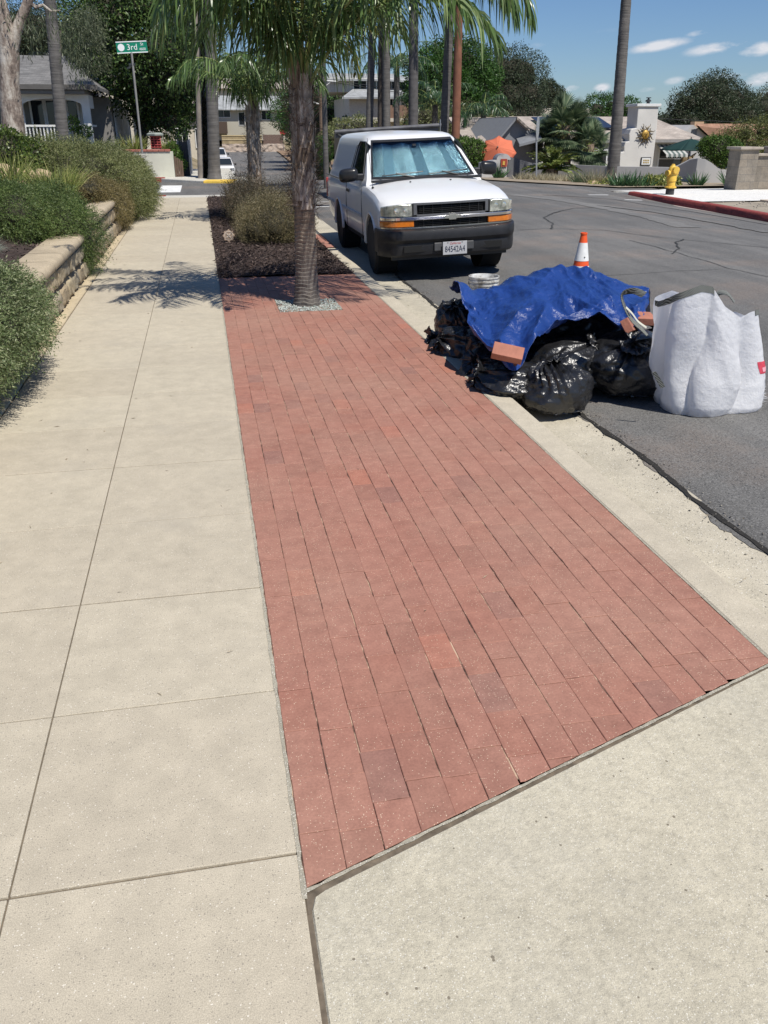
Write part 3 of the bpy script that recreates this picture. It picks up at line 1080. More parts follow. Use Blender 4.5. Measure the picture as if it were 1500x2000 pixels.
def blob_points(blobs, n, shell=(.9, 1.05), soil=None, wrap=.9):
    """points and outward normals on the skin of a union of ellipsoids"""
    ar = np.array([(r[0] * r[1] + r[1] * r[2] + r[0] * r[2]) for c, r in blobs]); ar = ar / ar.sum()
    Ps, Ns = [], []
    tot = 0
    while tot < n:
        idx = RNG.choice(len(blobs), size=n * 2, p=ar)
        C = np.array([b[0] for b in blobs])[idx]; Rr = np.array([b[1] for b in blobs])[idx]
        u = sph(len(idx))
        k = RNG.uniform(shell[0], shell[1], (len(idx), 1))
        # lumpy skin
        P = C + u * Rr * k
        N = unit(u / Rr)
        ok = np.ones(len(P), bool)
        for j, (c, r) in enumerate(blobs):
            q = (((P - np.array(c)) / np.array(r)) ** 2).sum(1)
            ok &= (q > wrap * wrap) | (idx == j)
        if soil is not None: ok &= P[:, 2] > soil(P)
        Ps.append(P[ok]); Ns.append(N[ok]); tot += ok.sum()
        if len(Ps) > 40: break
    P = np.concatenate(Ps)[:n]; N = np.concatenate(Ns)[:n]
    return P, N


def core_mesh(name, blobs, k, mat, parent, soil=None):  # solid dark ellipsoids added inside the leaves to block the view through
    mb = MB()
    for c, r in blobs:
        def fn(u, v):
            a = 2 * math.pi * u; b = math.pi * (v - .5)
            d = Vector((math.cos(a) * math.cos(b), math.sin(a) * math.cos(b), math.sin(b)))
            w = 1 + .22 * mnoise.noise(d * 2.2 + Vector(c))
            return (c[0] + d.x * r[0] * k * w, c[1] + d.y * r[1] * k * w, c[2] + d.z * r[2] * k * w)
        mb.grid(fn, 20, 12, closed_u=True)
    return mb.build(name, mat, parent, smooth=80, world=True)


def shoots(P, D0, L, droop, needles, nl, nw, up=0.0, curl=.3):
    """needle-leaved shoots. returns V,F of all needles"""
    n = len(P)
    D0 = unit(D0 + RNG.normal(size=(n, 3)) * curl)
    t = np.linspace(.08, 1, needles)[None, :, None]
    Lb = np.broadcast_to(L, (n,))[:, None, None]
    g = np.array([0, 0, -1.0])
    C = P[:, None, :] + D0[:, None, :] * Lb * t + g * (droop * Lb * t ** 2) + np.array([0, 0, 1.0]) * (up * Lb * t ** 2)
    T = unit(D0[:, None, :] + g * (2 * droop * t) + np.array([0, 0, 1.0]) * (2 * up * t))
    d = unit(RNG.normal(size=(n, needles, 3)))
    d = unit(d - T * (d * T).sum(-1, keepdims=True))
    N = unit(d * .8 + T * .75)
    C = C.reshape(-1, 3); N = N.reshape(-1, 3)
    return leaves(C, N, RNG.uniform(.7, 1.2, len(C)) * nl, nw)


def shrub(name, label, cat, blobs, mat, n, L, droop, needles, nl, nw, up=0, soil=None, group=None, out=1.0, dirbias=(0, 0, 0), curl=.4, core=.82, corem=None, shell=(.85, 1.02), lump=.16):
    c0 = blobs[0][0]
    t = thing(name, label, cat, (c0[0], c0[1], c0[2] - blobs[0][1][2]), 0, group)
    P, N = blob_points(blobs, n, shell, soil)
    # lumps: push whole regions in and out
    if lump:
        off = np.array([mnoise.noise(Vector(p) * (1.6 / max(.35, blobs[0][1][0]))) + .5 * mnoise.noise(Vector(p) * (5 / max(.35, blobs[0][1][0]))) for p in P])
        P = P + N * (off * lump)[:, None]
    D = unit(N * out + np.array(dirbias))
    V, F = shoots(P, D, RNG.uniform(.6, 1.25, len(P)) * L, droop, needles, nl, nw, up, curl)
    np_mesh('foliage', V, F, mat, t, world=True)
    core_mesh('dark_core', blobs, core, corem or M_CORE, t)
    return t


def leafy(name, label, cat, blobs, mat, n, size, group=None, trunk=None, soil=None, core=.7, corem=None, shell=(.72, 1.04), lump=.2, shape=.5, parts=('foliage', 'dark_core'), hang=0.0, limbs=True, bark=None, bias=.5):
    """broad-leaved shrub or tree. trunk = (base, top, r0, r1) adds a tapered trunk with a limb to every clump"""
    base = trunk[0] if trunk else (blobs[0][0][0], blobs[0][0][1], blobs[0][0][2] - blobs[0][1][2])
    t = thing(name, label, cat, base, 0, group)
    P, N = blob_points(blobs, n, shell, soil, wrap=.8)
    s = float(np.mean([b[1][0] for b in blobs]))
    if lump:
        off = np.array([mnoise.noise(Vector(p) * (1.5 / s)) + .6 * mnoise.noise(Vector(p) * (4 / s)) for p in P])
        P = P + N * (off * lump * s)[:, None]
    D = unit(N * bias + RNG.normal(size=P.shape) * .7 + np.array([0, 0, -hang]))
    V, F = leaves(P, D, RNG.uniform(.7, 1.3, len(P)) * size, size * shape)
    np_mesh(parts[0], V, F, mat, t, world=True)
    if core: core_mesh(parts[1] if not trunk else 'inner_dark_core', blobs, core, corem or M_CORE, t)
    if trunk:
        b0, t0, r0, r1 = trunk
        mb = MB()
        b0 = Vector(b0); t0 = Vector(t0)
        pts = [b0 + (t0 - b0) * k + Vector((mnoise.noise(Vector((k * 3, b0.x, 0))), mnoise.noise(Vector((k * 3, b0.y, 5))), 0)) * r0 * .8 * (k > 0) for k in np.linspace(0, 1, 8)]
        mb.tube(pts, [r0 * 1.35] + [r0 + (r1 - r0) * k for k in np.linspace(.1, 1, 7)], 10)
        if limbs:
            for k, (c, r) in enumerate(blobs[:14]):
                s0 = b0 + (t0 - b0) * (.55 + .4 * ((k * 37) % 10) / 10)
                c = Vector(c)
                mid = s0.lerp(c, .5) + Vector((0, 0, .12 * (c - s0).length))
                mb.tube([s0, mid, c], [r1 * .75, r1 * .5, r1 * .15], 6)
        mb.build('trunk', bark or M_BARK, t, smooth=60, world=True)
    return t


def frond_geo(base, az, el, L, sag, nleaf, ll, lw, ldroop, mbR=None, rr=.014, plum=.35, start=.12, seg=5, twist=0.0, fwd=.45):
    """pinnate palm leaf: returns V,F of its leaflets, adds the rachis to mbR"""
    k = 22
    pts = [Vector(base)]; dirs = []
    e = el
    for i in range(k):
        d = Vector((math.sin(az) * math.cos(e), math.cos(az) * math.cos(e), math.sin(e)))
        dirs.append(d)
        pts.append(pts[-1] + d * (L / k))
        e -= sag / k * (.45 + 1.1 * i / k)
        az += twist / k
    dirs.append(dirs[-1])
    if mbR is not None:
        mbR.tube(pts[::2] + [pts[-1]], [rr * (1 - .8 * i / 11.) for i in range(len(pts[::2]) + 1)], 5)
    A = np.array([tuple(p) for p in pts]); Dd = np.array([tuple(p) for p in dirs])
    s = np.linspace(start, .995, nleaf)
    s = np.clip(np.repeat(s, 2) + RNG.uniform(-.006, .006, nleaf * 2), 0, .999)
    sd = np.tile([1.0, -1.0], nleaf)
    f = s * k; i0 = np.clip(f.astype(int), 0, k - 1); fr = (f - i0)[:, None]
    P = A[i0] * (1 - fr) + A[i0 + 1] * fr
    T = unit(Dd[i0])
    S = unit(np.cross(T, np.array([0, 0, 1.0]) + T * 1e-3))
    U = np.cross(S, T)
    n = len(s)
    ln = ll * (np.sin(np.pi * np.clip(s * .86 + .12, 0, 1)) ** .6) * RNG.uniform(.85, 1.1, n)
    D = unit(S * sd[:, None] + T * (fwd + .5 * s)[:, None] + U * (RNG.normal(size=(n, 1)) * plum + .15))
    tt = np.linspace(0, 1, seg)[None, :, None]
    dr = (ldroop * RNG.uniform(.7, 1.3, n))[:, None, None]
    C = P[:, None, :] + (D[:, None, :] * (tt - .35 * dr * tt ** 2) + np.array([0, 0, -1.0]) * dr * tt ** 1.7 * .8) * ln[:, None, None]
    side = unit(np.cross(D, RNG.normal(size=(n, 3)) * .5 + U * .4 + T * .8))
    W = lw * np.array([.6, 1.0, .9, .6, .08, .05])[None, :seg] * np.ones((n, 1))
    return strips(C, W, side)


def grassy(name, label, cat, base, n, L, w, spread, mat, droop=.5, group=None, rad=.1, up=1.0, seg=5, ry=None):
    t = thing(name, label, cat, base, 0, group)
    a = RNG.uniform(0, 2 * np.pi, n)
    r = rad * np.sqrt(RNG.random(n))
    P = np.stack([np.cos(a) * r, np.sin(a) * r * ((ry or rad) / rad), np.zeros(n)], 1)
    a2 = a + RNG.normal(size=n) * .6
    sp = RNG.random(n) * spread
    D = unit(np.stack([np.cos(a2) * sp, np.sin(a2) * sp, np.full(n, up)], 1))
    ln = L * RNG.uniform(.6, 1.1, n)
    tt = np.linspace(0, 1, seg)[None, :, None]
    H = D.copy(); H[:, 2] = 0
    C = P[:, None] + D[:, None] * tt * ln[:, None, None] + (H[:, None] * .3 + np.array([0, 0, -1.0])) * (droop * RNG.uniform(.4, 1.3, n))[:, None, None] * tt ** 2 * ln[:, None, None]
    side = unit(np.cross(D, RNG.normal(size=(n, 3))))
    W = w * np.linspace(1, .05, seg)[None, :] * np.ones((n, 1))
    V, F = strips(C, W, side)
    np_mesh('blades', V, F, mat, t)
    return t


def fan_leaf(base, d, stalk, r, nfin, mbR=None, lw=.05, droop=.25, rr=.01):
    """palmate palm leaf as separate fingers"""
    base = Vector(base); d = Vector(d).normalized()
    tip = base + d * stalk + Vector((0, 0, -stalk * .12))
    if mbR is not None: mbR.tube([base, base.lerp(tip, .5) + Vector((0, 0, .03 * stalk)), tip], [rr, rr * .8, rr * .6], 4)
    u = d; v = u.cross(Vector((0, 0, 1)))
    if v.length < .1: v = Vector((1, 0, 0))
    v.normalize(); w = v.cross(u)
    ang = np.linspace(-1.9, 1.9, nfin)
    D = np.array([tuple(u * math.cos(a) + v * math.sin(a) + w * (.25 * math.cos(a * 1.3))) for a in ang]); D = unit(D)
    P = np.tile(np.array([tuple(tip)]), (nfin, 1))
    ln = r * (1 - .12 * np.abs(ang))
    tt = np.linspace(0, 1, 4)[None, :, None]
    C = P[:, None] + D[:, None] * tt * ln[:, None, None] + np.array([0, 0, -1.0]) * droop * tt ** 2.4 * ln[:, None, None]
    side = unit(np.cross(D, np.tile(np.array([tuple(w)]), (nfin, 1))))
    W = lw * np.array([.5, 1, .8, .05])[None, :] * np.ones((nfin, 1))
    return strips(C, W, side)


# foliage colours
F_ROSE = foliage('rosemary_leaf', (0.090, 0.132, 0.048), (0.169, 0.220, 0.088), (0.398, 0.422, 0.243), clump=3)
F_ROSE2 = foliage('rosemary_leaf_olive', (0.109, 0.134, 0.043), (0.199, 0.227, 0.084), (0.345, 0.336, 0.168), clump=2.2)
F_JUN = foliage('juniper_leaf', (.06, .10, .028), (.115, .175, .048), (.24, .29, .10), clump=2.6)
F_TRAIL = foliage('trailing_leaf', (0.126, 0.104, 0.039), (0.211, 0.182, 0.072), (0.337, 0.260, 0.130), clump=4)
F_SHRUB = foliage('viburnum_leaf', (0.030, 0.056, 0.014), (0.091, 0.140, 0.028), (0.227, 0.266, 0.070), rough=.35, clump=2.5)
F_LILY = foliage('daylily_blade', (0.144, 0.192, 0.042), (0.288, 0.324, 0.090), (0.456, 0.432, 0.168), clump=3)
F_GREY = foliage('blue_grass', (0.200, 0.250, 0.190), (0.320, 0.370, 0.300), (0.450, 0.480, 0.400))
F_LAV = foliage('dry_lavender', (0.076, 0.070, 0.031), (0.197, 0.175, 0.084), (0.393, 0.308, 0.182), clump=4)
F_LAV2 = foliage('dark_lavender', (0.042, 0.039, 0.023), (0.105, 0.091, 0.052), (0.225, 0.163, 0.111), clump=4)
F_OAK = foliage('oak_leaf', (0.022, 0.047, 0.013), (0.063, 0.117, 0.029), (0.162, 0.234, 0.063), rough=.4, clump=.5)
F_OAK2 = foliage('green_tree_leaf', (0.020, 0.055, 0.010), (0.050, 0.120, 0.020), (0.100, 0.200, 0.045), rough=.45, clump=.5)
F_PINE = foliage('pine_needle', (0.022, 0.036, 0.017), (0.051, 0.075, 0.038), (0.109, 0.138, 0.072), clump=.6)
F_EUC = foliage('eucalyptus_leaf', (0.050, 0.070, 0.035), (0.100, 0.125, 0.065), (0.200, 0.220, 0.130), clump=.8)
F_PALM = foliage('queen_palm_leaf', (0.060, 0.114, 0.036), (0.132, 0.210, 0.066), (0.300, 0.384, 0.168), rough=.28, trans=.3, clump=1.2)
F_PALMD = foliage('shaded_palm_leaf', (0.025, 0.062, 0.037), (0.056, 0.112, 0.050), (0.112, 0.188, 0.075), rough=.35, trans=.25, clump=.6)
F_PALMY = foliage('yellowing_palm_leaf', (0.100, 0.120, 0.020), (0.260, 0.240, 0.035), (0.450, 0.380, 0.060), rough=.4, trans=.35)
F_FAN = foliage('fan_palm_leaf', (0.062, 0.100, 0.056), (0.138, 0.200, 0.106), (0.325, 0.375, 0.225), rough=.4, trans=.2, clump=.8)
F_SAGO = foliage('sago_leaf', (0.050, 0.080, 0.015), (0.120, 0.160, 0.030), (0.300, 0.330, 0.090), rough=.4, clump=1.5)
F_AGAV = foliage('agave_leaf', (0.035, 0.090, 0.035), (0.070, 0.150, 0.060), (0.140, 0.240, 0.110), rough=.35, trans=.1, clump=3)
F_SUCC = foliage('succulent_leaf', (0.140, 0.180, 0.040), (0.270, 0.300, 0.080), (0.450, 0.420, 0.140), clump=5)
F_DRYG = foliage('straw_grass', (0.250, 0.220, 0.130), (0.420, 0.370, 0.240), (0.600, 0.540, 0.380), clump=4)
F_HEDGE = foliage('hedge_leaf', (0.040, 0.090, 0.015), (0.090, 0.170, 0.030), (0.190, 0.290, 0.060), clump=1)

# ================================================================== RETAINING WALL AND BED, LEFT


def cap_z(y): return .50 if y < 10.9 else (.57 if y < 16.1 else .645)


wall = thing('retaining_wall', 'tan split-face block retaining wall with a smooth rounded cap along the sidewalk', 'wall', (X_WALL - .12, 12, 0))
m, nt, b, out = new_mat('split_block')
t = tex(nt, 'noise', 3, 6, .6)
gN = nt.nodes.new('ShaderNodeNewGeometry')
c = ramp(nt, gN.outputs['Random Per Island'], [(0, (.40, .32, .21)), (.5, (.46, .38, .25)), (1, (.36, .31, .225))])
c = mixc(nt, 1, c, ramp(nt, t.outputs['Fac'], [(.3, .7), (.7, 1.15)]), 'MULTIPLY')
nt.links.new(c, b.inputs['Base Color']); b.inputs['Roughness'].default_value = .92
t2 = tex(nt, 'noise', 45, 4, .7); bump(nt, b, t2.outputs['Fac'], .8, .012)
M_BLOCK = m
mb = MB()
rr = random.Random(5)
for (ya, yb) in [(3.0, 10.9), (10.9, 16.1), (16.1, 22.3)]:
    top = cap_z((ya + yb) / 2) - .085
    nrow = 2; h = top / nrow
    for r in range(nrow):
        y = ya - (.2 if r % 2 else 0)
        while y < yb:
            L = rr.choice([.4, .45, .45, .5])
            a, b_ = max(y, ya) + .004, min(y + L, yb) - .004
            y += L
            if b_ - a < .05: continue
            z0, z1 = r * h + .003, (r + 1) * h - .003
            sx = rr.uniform(0, 30); off = rr.uniform(-.006, .012)
            def fn(u, v, a=a, b_=b_, z0=z0, z1=z1, sx=sx, off=off):
                e = min(u, 1 - u, ) * (b_ - a); f = min(v, 1 - v) * (z1 - z0)
                bul = min(1, e / .05) * .5 + min(1, f / .04) * .5
                ed = 1 if (0 < u < 1 and 0 < v < 1) else 0
                p = Vector((sx + u * 5 * (b_ - a) / .4, v * 2.5, 0))
                x = off * ed + ed * (.028 * bul + .022 * mnoise.noise(p * 1.4) + .012 * mnoise.noise(p * 4))
                if not ed: x = -.03
                return (X_WALL + x, a + (b_ - a) * u, z0 + (z1 - z0) * v)
            mb.grid(fn, 11, 7)
mb.build('block_courses', M_BLOCK, wall, smooth=50, world=True)
mb = MB()
mb.b2(X_WALL - .3, X_WALL - .02, 3, 22.3, 0, .41)
mb.build('wall_core', simple('block_shadow_gap', (.16, .13, .09), .95), wall, world=True)
mb = MB()
for (ya, yb) in [(3.0, 10.9), (10.9, 16.1), (16.1, 22.3)]:
    zt = cap_z((ya + yb) / 2); y = ya
    while y < yb - .1:
        L = min(.61, yb - y)
        sx = rr.uniform(0, 30)
        prof = [(-.30, -.09), (-.30, -.012), (-.285, 0), (-.02, 0), (.02, -.004), (.045, -.018), (.058, -.045), (.055, -.078), (.045, -.09)]
        def fn(u, v, y=y, L=L, sx=sx, zt=zt):
            i = u * (len(prof) - 1); i0 = min(int(i), len(prof) - 2); f = i - i0
            px_ = prof[i0][0] * (1 - f) + prof[i0 + 1][0] * f; pz = prof[i0][1] * (1 - f) + prof[i0 + 1][1] * f
            e = .004 if v in (0, 1) else 0
            nn = .005 * mnoise.noise(Vector((sx + u * 3, v * 6, 0)))
            return (X_WALL + px_ - e + nn, y + .002 + (L - .004) * v, zt + pz - e + nn * .5)
        mb.grid(fn, 17, 12)
        y += L
mb.build('cap', speckled('cap_concrete', (.47, .39, .275), var=.1, dthr=.08, lthr=.08, sp=140, blot=3, light=(.62, .55, .42)), wall, smooth=50, world=True)

# bed soil rising away from the wall
def bed_z(x, y):
    return cap_z(y) - .05 + smooth01((-1.72 - x) / 1.6) * .62 + .03 * mnoise.noise(Vector((x * 2, y * 2, 0)))


sheet('planting_bed', np.concatenate([np.linspace(-14, -4, 8), np.linspace(-3.6, X_WALL - .22, 18)]), np.linspace(0, 24, 60), bed_z, M_SOIL)
n = 14000
x = RNG.uniform(-4.5, X_WALL - .2, n); y = RNG.uniform(6, 18, n)
z = np.array([bed_z(a, b) for a, b in zip(x, y)]) + RNG.uniform(0, .03, n)
D = RNG.normal(size=(n, 3)); D[:, 2] *= .35
V, F = leaves(np.stack([x, y, z], 1), unit(D), RNG.uniform(.03, .08, n), RNG.uniform(.01, .02, n))
o = np_mesh('bark_mulch', V, F, M_MULCH); tag(o, 'dark bark mulch behind the block wall between the shrubs', 'mulch', kind='stuff')

bsoil_near = lambda P: np.where(P[:, 0] < X_WALL - .1, .48, .24)
bsoil = lambda P: np.where(P[:, 0] < X_WALL - .1, .48 + np.clip((-1.72 - P[:, 0]) / 1.6, 0, 1) ** 1.5 * .5, .04)
shrub('rosemary_bush', 'large silvery green rosemary spilling over the wall at the left edge nearest the camera', 'bush',
      [((-1.84, 5.6, .55), (.44, .8, .44)), ((-1.46, 5.75, .50), (.30, .62, .26)), ((-1.43, 6.35, .45), (.19, .32, .22)), ((-1.56, 5.2, .47), (.27, .5, .26)), ((-2.0, 4.8, .6), (.5, .7, .42))],
      F_ROSE, 8200, .15, .22, 15, .024, .0072, soil=bsoil_near, dirbias=(.35, -.05, -.25), curl=.38, shell=(.86, 1.0), lump=.08, core=.9)
shrub('juniper_shrub', 'bright green feathery juniper cascading over the middle of the block wall', 'bush',
      [((-2.2, 10.7, .74), (.50, .85, .27)), ((-1.72, 10.9, .58), (.28, .5, .25)), ((-1.47, 10.95, .42), (.16, .30, .32)), ((-2.7, 10.3, .86), (.5, .9, .24)), ((-1.85, 11.5, .7), (.28, .4, .22))],
      F_JUN, 7600, .2, .25, 15, .028, .0062, soil=bsoil, dirbias=(.5, -.1, -.2), curl=.45, lump=.12)
shrub('rosemary_bush', 'broad olive-green rosemary mound covering the wall beyond the daylily', 'bush',
      [((-2.2, 16.6, .92), (.7, 1.5, .40)), ((-1.65, 17.4, .74), (.40, 1.3, .44)), ((-1.38, 18.2, .55), (.26, 1.2, .50)), ((-2.9, 16.2, 1.02), (.7, 1.4, .34)), ((-1.38, 19.8, .50), (.26, 1.3, .46)), ((-1.9, 19, .80), (.55, 1.6, .42))],
      F_ROSE2, 12500, .24, .25, 15, .036, .0095, soil=bsoil, dirbias=(.3, -.15, 0), curl=.5, lump=.2)
shrub('trailing_groundcover', 'olive-brown trailing plant hanging over the cap between juniper and rosemary', 'plant',
      [((-1.48, 15.3, .52), (.12, .5, .30)), ((-1.75, 14.9, .74), (.28, .7, .18)), ((-1.42, 16.0, .42), (.14, .5, .34))],
      F_TRAIL, 3600, .13, .4, 11, .026, .007, soil=bsoil, dirbias=(.5, -.1, -.3), curl=.5, lump=.08)
leafy('viburnum_shrub', 'glossy dark green rounded shrub at the left edge above the boulders', 'bush',
      [((-3.3, 15.2, 1.22), (.80, 1.0, .48)), ((-2.75, 15.4, 1.12), (.40, .7, .36)), ((-4.2, 15.2, 1.3), (1.0, 1.1, .55))],
      F_SHRUB, 15000, .05, soil=lambda P: P[:, 2] * 0 + 1.0, core=.8, lump=.12, shape=.55)
grassy('daylily_clump', 'yellow-green daylily clump of long arching blades behind the wall cap', 'plant', (-1.92, 12.5, .80), 520, .58, .014, .9, F_LILY, droop=.35, rad=.26, ry=.5)
grassy('daylily_clump', 'smaller daylily clump left of the larger yellow-green one', 'plant', (-2.5, 12.9, .98), 180, .5, .014, .9, F_LILY, droop=.35, rad=.2, ry=.35)
grassy('blue_fescue', 'pale blue-grey tuft of fescue between rosemary and juniper', 'plant', (-1.98, 8.35, .58), 900, .26, .0035, 1.3, F_GREY, droop=.5, rad=.09)

M_ROCK = simple('tan_boulder', (.45, .33, .21), .85, var=.25, scale=3, bmp=.4, bscale=14)


def boulder(label, c, r, seed, group='boulders in the bed'):
    t = MB()
    def fn(u, v):
        a = 2 * math.pi * u; b = math.pi * (v - .5)
        d = Vector((math.cos(a) * math.cos(b), math.sin(a) * math.cos(b), math.sin(b)))
        w = 1 + .3 * mnoise.noise(d * 1.3 + Vector((seed, 0, 0))) + .06 * mnoise.noise(d * 4 + Vector((seed, 0, 0)))
        return (d.x * r[0] * w, d.y * r[1] * w, d.z * r[2] * w)
    t.grid(fn, 28, 16, closed_u=True)
    o = t.build('boulder', M_ROCK, smooth=80)
    o.location = c
    tag(o, label, 'rock', group)


boulder('biggest tan boulder behind the juniper at the left edge', (-2.72, 13.6, 1.0), (.24, .2, .15), 1)
boulder('tan boulder right of the biggest one behind the juniper', (-2.43, 13.4, .96), (.20, .18, .13), 5)
boulder('small tan boulder beside the daylily blades', (-2.28, 14.0, .98), (.13, .12, .10), 9)
boulder('half-hidden boulder under the viburnum at the picture edge', (-3.05, 13.9, 1.02), (.2, .2, .13), 13)

# stone corner pillar
pil = thing('stone_pillar', 'low rubble-stone gate pillar with flat slab cap at the corner of the garden', 'pillar', (-1.62, 24.0, 0))
def fn(u, v):
    a = u * 4; k = int(a) % 4; f = a - int(a)
    q = [(-1, -1), (1, -1), (1, 1), (-1, 1)]
    p = q[k]; p2 = q[(k + 1) % 4]
    x = p[0] + (p2[0] - p[0]) * f; y = p[1] + (p2[1] - p[1]) * f
    nn = 1 + .10 * mnoise.noise(Vector((x * 2.1, y * 2.1, v * 6))) + .09 * mnoise.noise(Vector((x * 5, y * 5, v * 14)))
    return (x * .21 * nn, y * .21 * nn, v * .92)
mb = MB(); mb.grid(fn, 40, 34, closed_u=True)
m, nt, b, out = new_mat('rubble_stone')
v = tex(nt, 'voronoi', 5); c = ramp(nt, v.outputs['Color'], [(0, (.33, .25, .19)), (.5, (.42, .34, .27)), (1, (.28, .23, .2))])
ve = tex(nt, 'voronoi', 5, feature='DISTANCE_TO_EDGE')
c = mixc(nt, ramp(nt, ve.outputs['Distance'], [(.0, 0), (.07, 1)]), (.24, .2, .17), c)
nt.links.new(c, b.inputs['Base Color']); b.inputs['Roughness'].default_value = .9
M_RUBBLE = m
mb.build('shaft', M_RUBBLE, pil, smooth=50)
MB().box((0, 0, .97), (.52, .52, .09)).build('cap_slab', simple('slab_cap', (.4, .38, .33), .9), pil, bevel=.015)

# ================================================================== QUEEN PALMS IN THE PARKWAY


def ringed_trunk(mb, x, y, zs, rs, rings, amp, seed, n=40, lean=(0, 0)):
    """lathe with leaf-scar rings and an uneven outline"""
    vs, fs = [], []
    for k, z in enumerate(zs):
        r = lerp_tab(z, rs)
        for i in range(n):
            a = 2 * math.pi * i / n
            ph = z * rings + .5 * mnoise.noise(Vector((math.cos(a) * .8, math.sin(a) * .8, z * 3 + seed)))
            saw = (ph - math.floor(ph))
            r2 = r * (1 + amp * (saw - .5) * (.5 + 1.0 * abs(mnoise.noise(Vector((math.cos(a) * 2, math.sin(a) * 2, math.floor(ph) * 1.7)))) * 2))
            w = 1 + .035 * mnoise.noise(Vector((math.cos(a) * 1.5, math.sin(a) * 1.5, z * 2 + seed))) + .02 * mnoise.noise(Vector((math.cos(a) * 6, math.sin(a) * 6, z * 14 + seed)))
            vs.append((x + lean[0] * z + math.cos(a) * r2 * w, y + lean[1] * z + math.sin(a) * r2 * w, z + .010 * mnoise.noise(Vector((math.cos(a) * 2, math.sin(a) * 2, z * 3)))))
    for k in range(len(zs) - 1):
        for i in range(n):
            j = (i + 1) % n
            fs.append((k * n + i, k * n + j, (k + 1) * n + j, (k + 1) * n + i))
    mb.add(vs, fs)


m, nt, b, out = new_mat('palm_bark')
t1 = tex(nt, 'noise', 5, 6, .65, vscale=(1, 1, .6))
t2 = tex(nt, 'noise', 60, 4, .7, vscale=(1, 1, .12))
t3 = tex(nt, 'noise', 7, 6, .7, vscale=(.6, .6, 6))
c = ramp(nt, t1.outputs['Fac'], [(.3, (.12, .10, .085)), (.5, (.22, .185, .15)), (.7, (.33, .28, .22))])
c = mixc(nt, 1, c, ramp(nt, t3.outputs['Fac'], [(.3, .6), (.6, 1.15)]), 'MULTIPLY')
c = mixc(nt, 1, c, ramp(nt, t2.outputs['Fac'], [(.35, .65), (.65, 1.15)]), 'MULTIPLY')
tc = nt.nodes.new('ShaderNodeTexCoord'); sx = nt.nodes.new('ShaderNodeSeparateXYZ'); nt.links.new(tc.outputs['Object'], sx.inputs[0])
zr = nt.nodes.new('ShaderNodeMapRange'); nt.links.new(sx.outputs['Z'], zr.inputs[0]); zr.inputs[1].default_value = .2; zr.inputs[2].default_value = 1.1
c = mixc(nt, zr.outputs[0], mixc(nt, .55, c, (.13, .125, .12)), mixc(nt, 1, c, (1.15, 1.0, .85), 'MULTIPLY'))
nt.links.new(c, b.inputs['Base Color']); b.inputs['Roughness'].default_value = .88
bump(nt, b, t2.outputs['Fac'], .7, .015)
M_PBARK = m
def boot_mat(name, c0, c1, c2):
    m, nt, b, out = new_mat(name)
    t = tex(nt, 'noise', 34, 6, .75, vscale=(1, 1, .14)); t2 = tex(nt, 'noise', 7, 5, .7)
    c = ramp(nt, t.outputs['Fac'], [(.36, c0), (.5, c1), (.64, c2)])
    c = mixc(nt, 1, c, ramp(nt, t2.outputs['Fac'], [(.35, .55), (.65, 1.25)]), 'MULTIPLY')
    nt.links.new(c, b.inputs['Base Color']); b.inputs['Roughness'].default_value = .75
    bump(nt, b, t.outputs['Fac'], .9, .012)
    return m


M_BOOT = boot_mat('dead_leaf_base', (.16, .12, .09), (.38, .31, .25), (.62, .55, .47))
M_BOOTD = boot_mat('dark_leaf_base', (.09, .06, .04), (.22, .155, .11), (.38, .29, .21))
M_FIBRE = foliage('palm_fibre', (0.050, 0.035, 0.025), (0.130, 0.090, 0.060), (0.260, 0.200, 0.140), trans=0)
M_RACH = simple('palm_midrib', (.22, .26, .08), .4, var=.2)


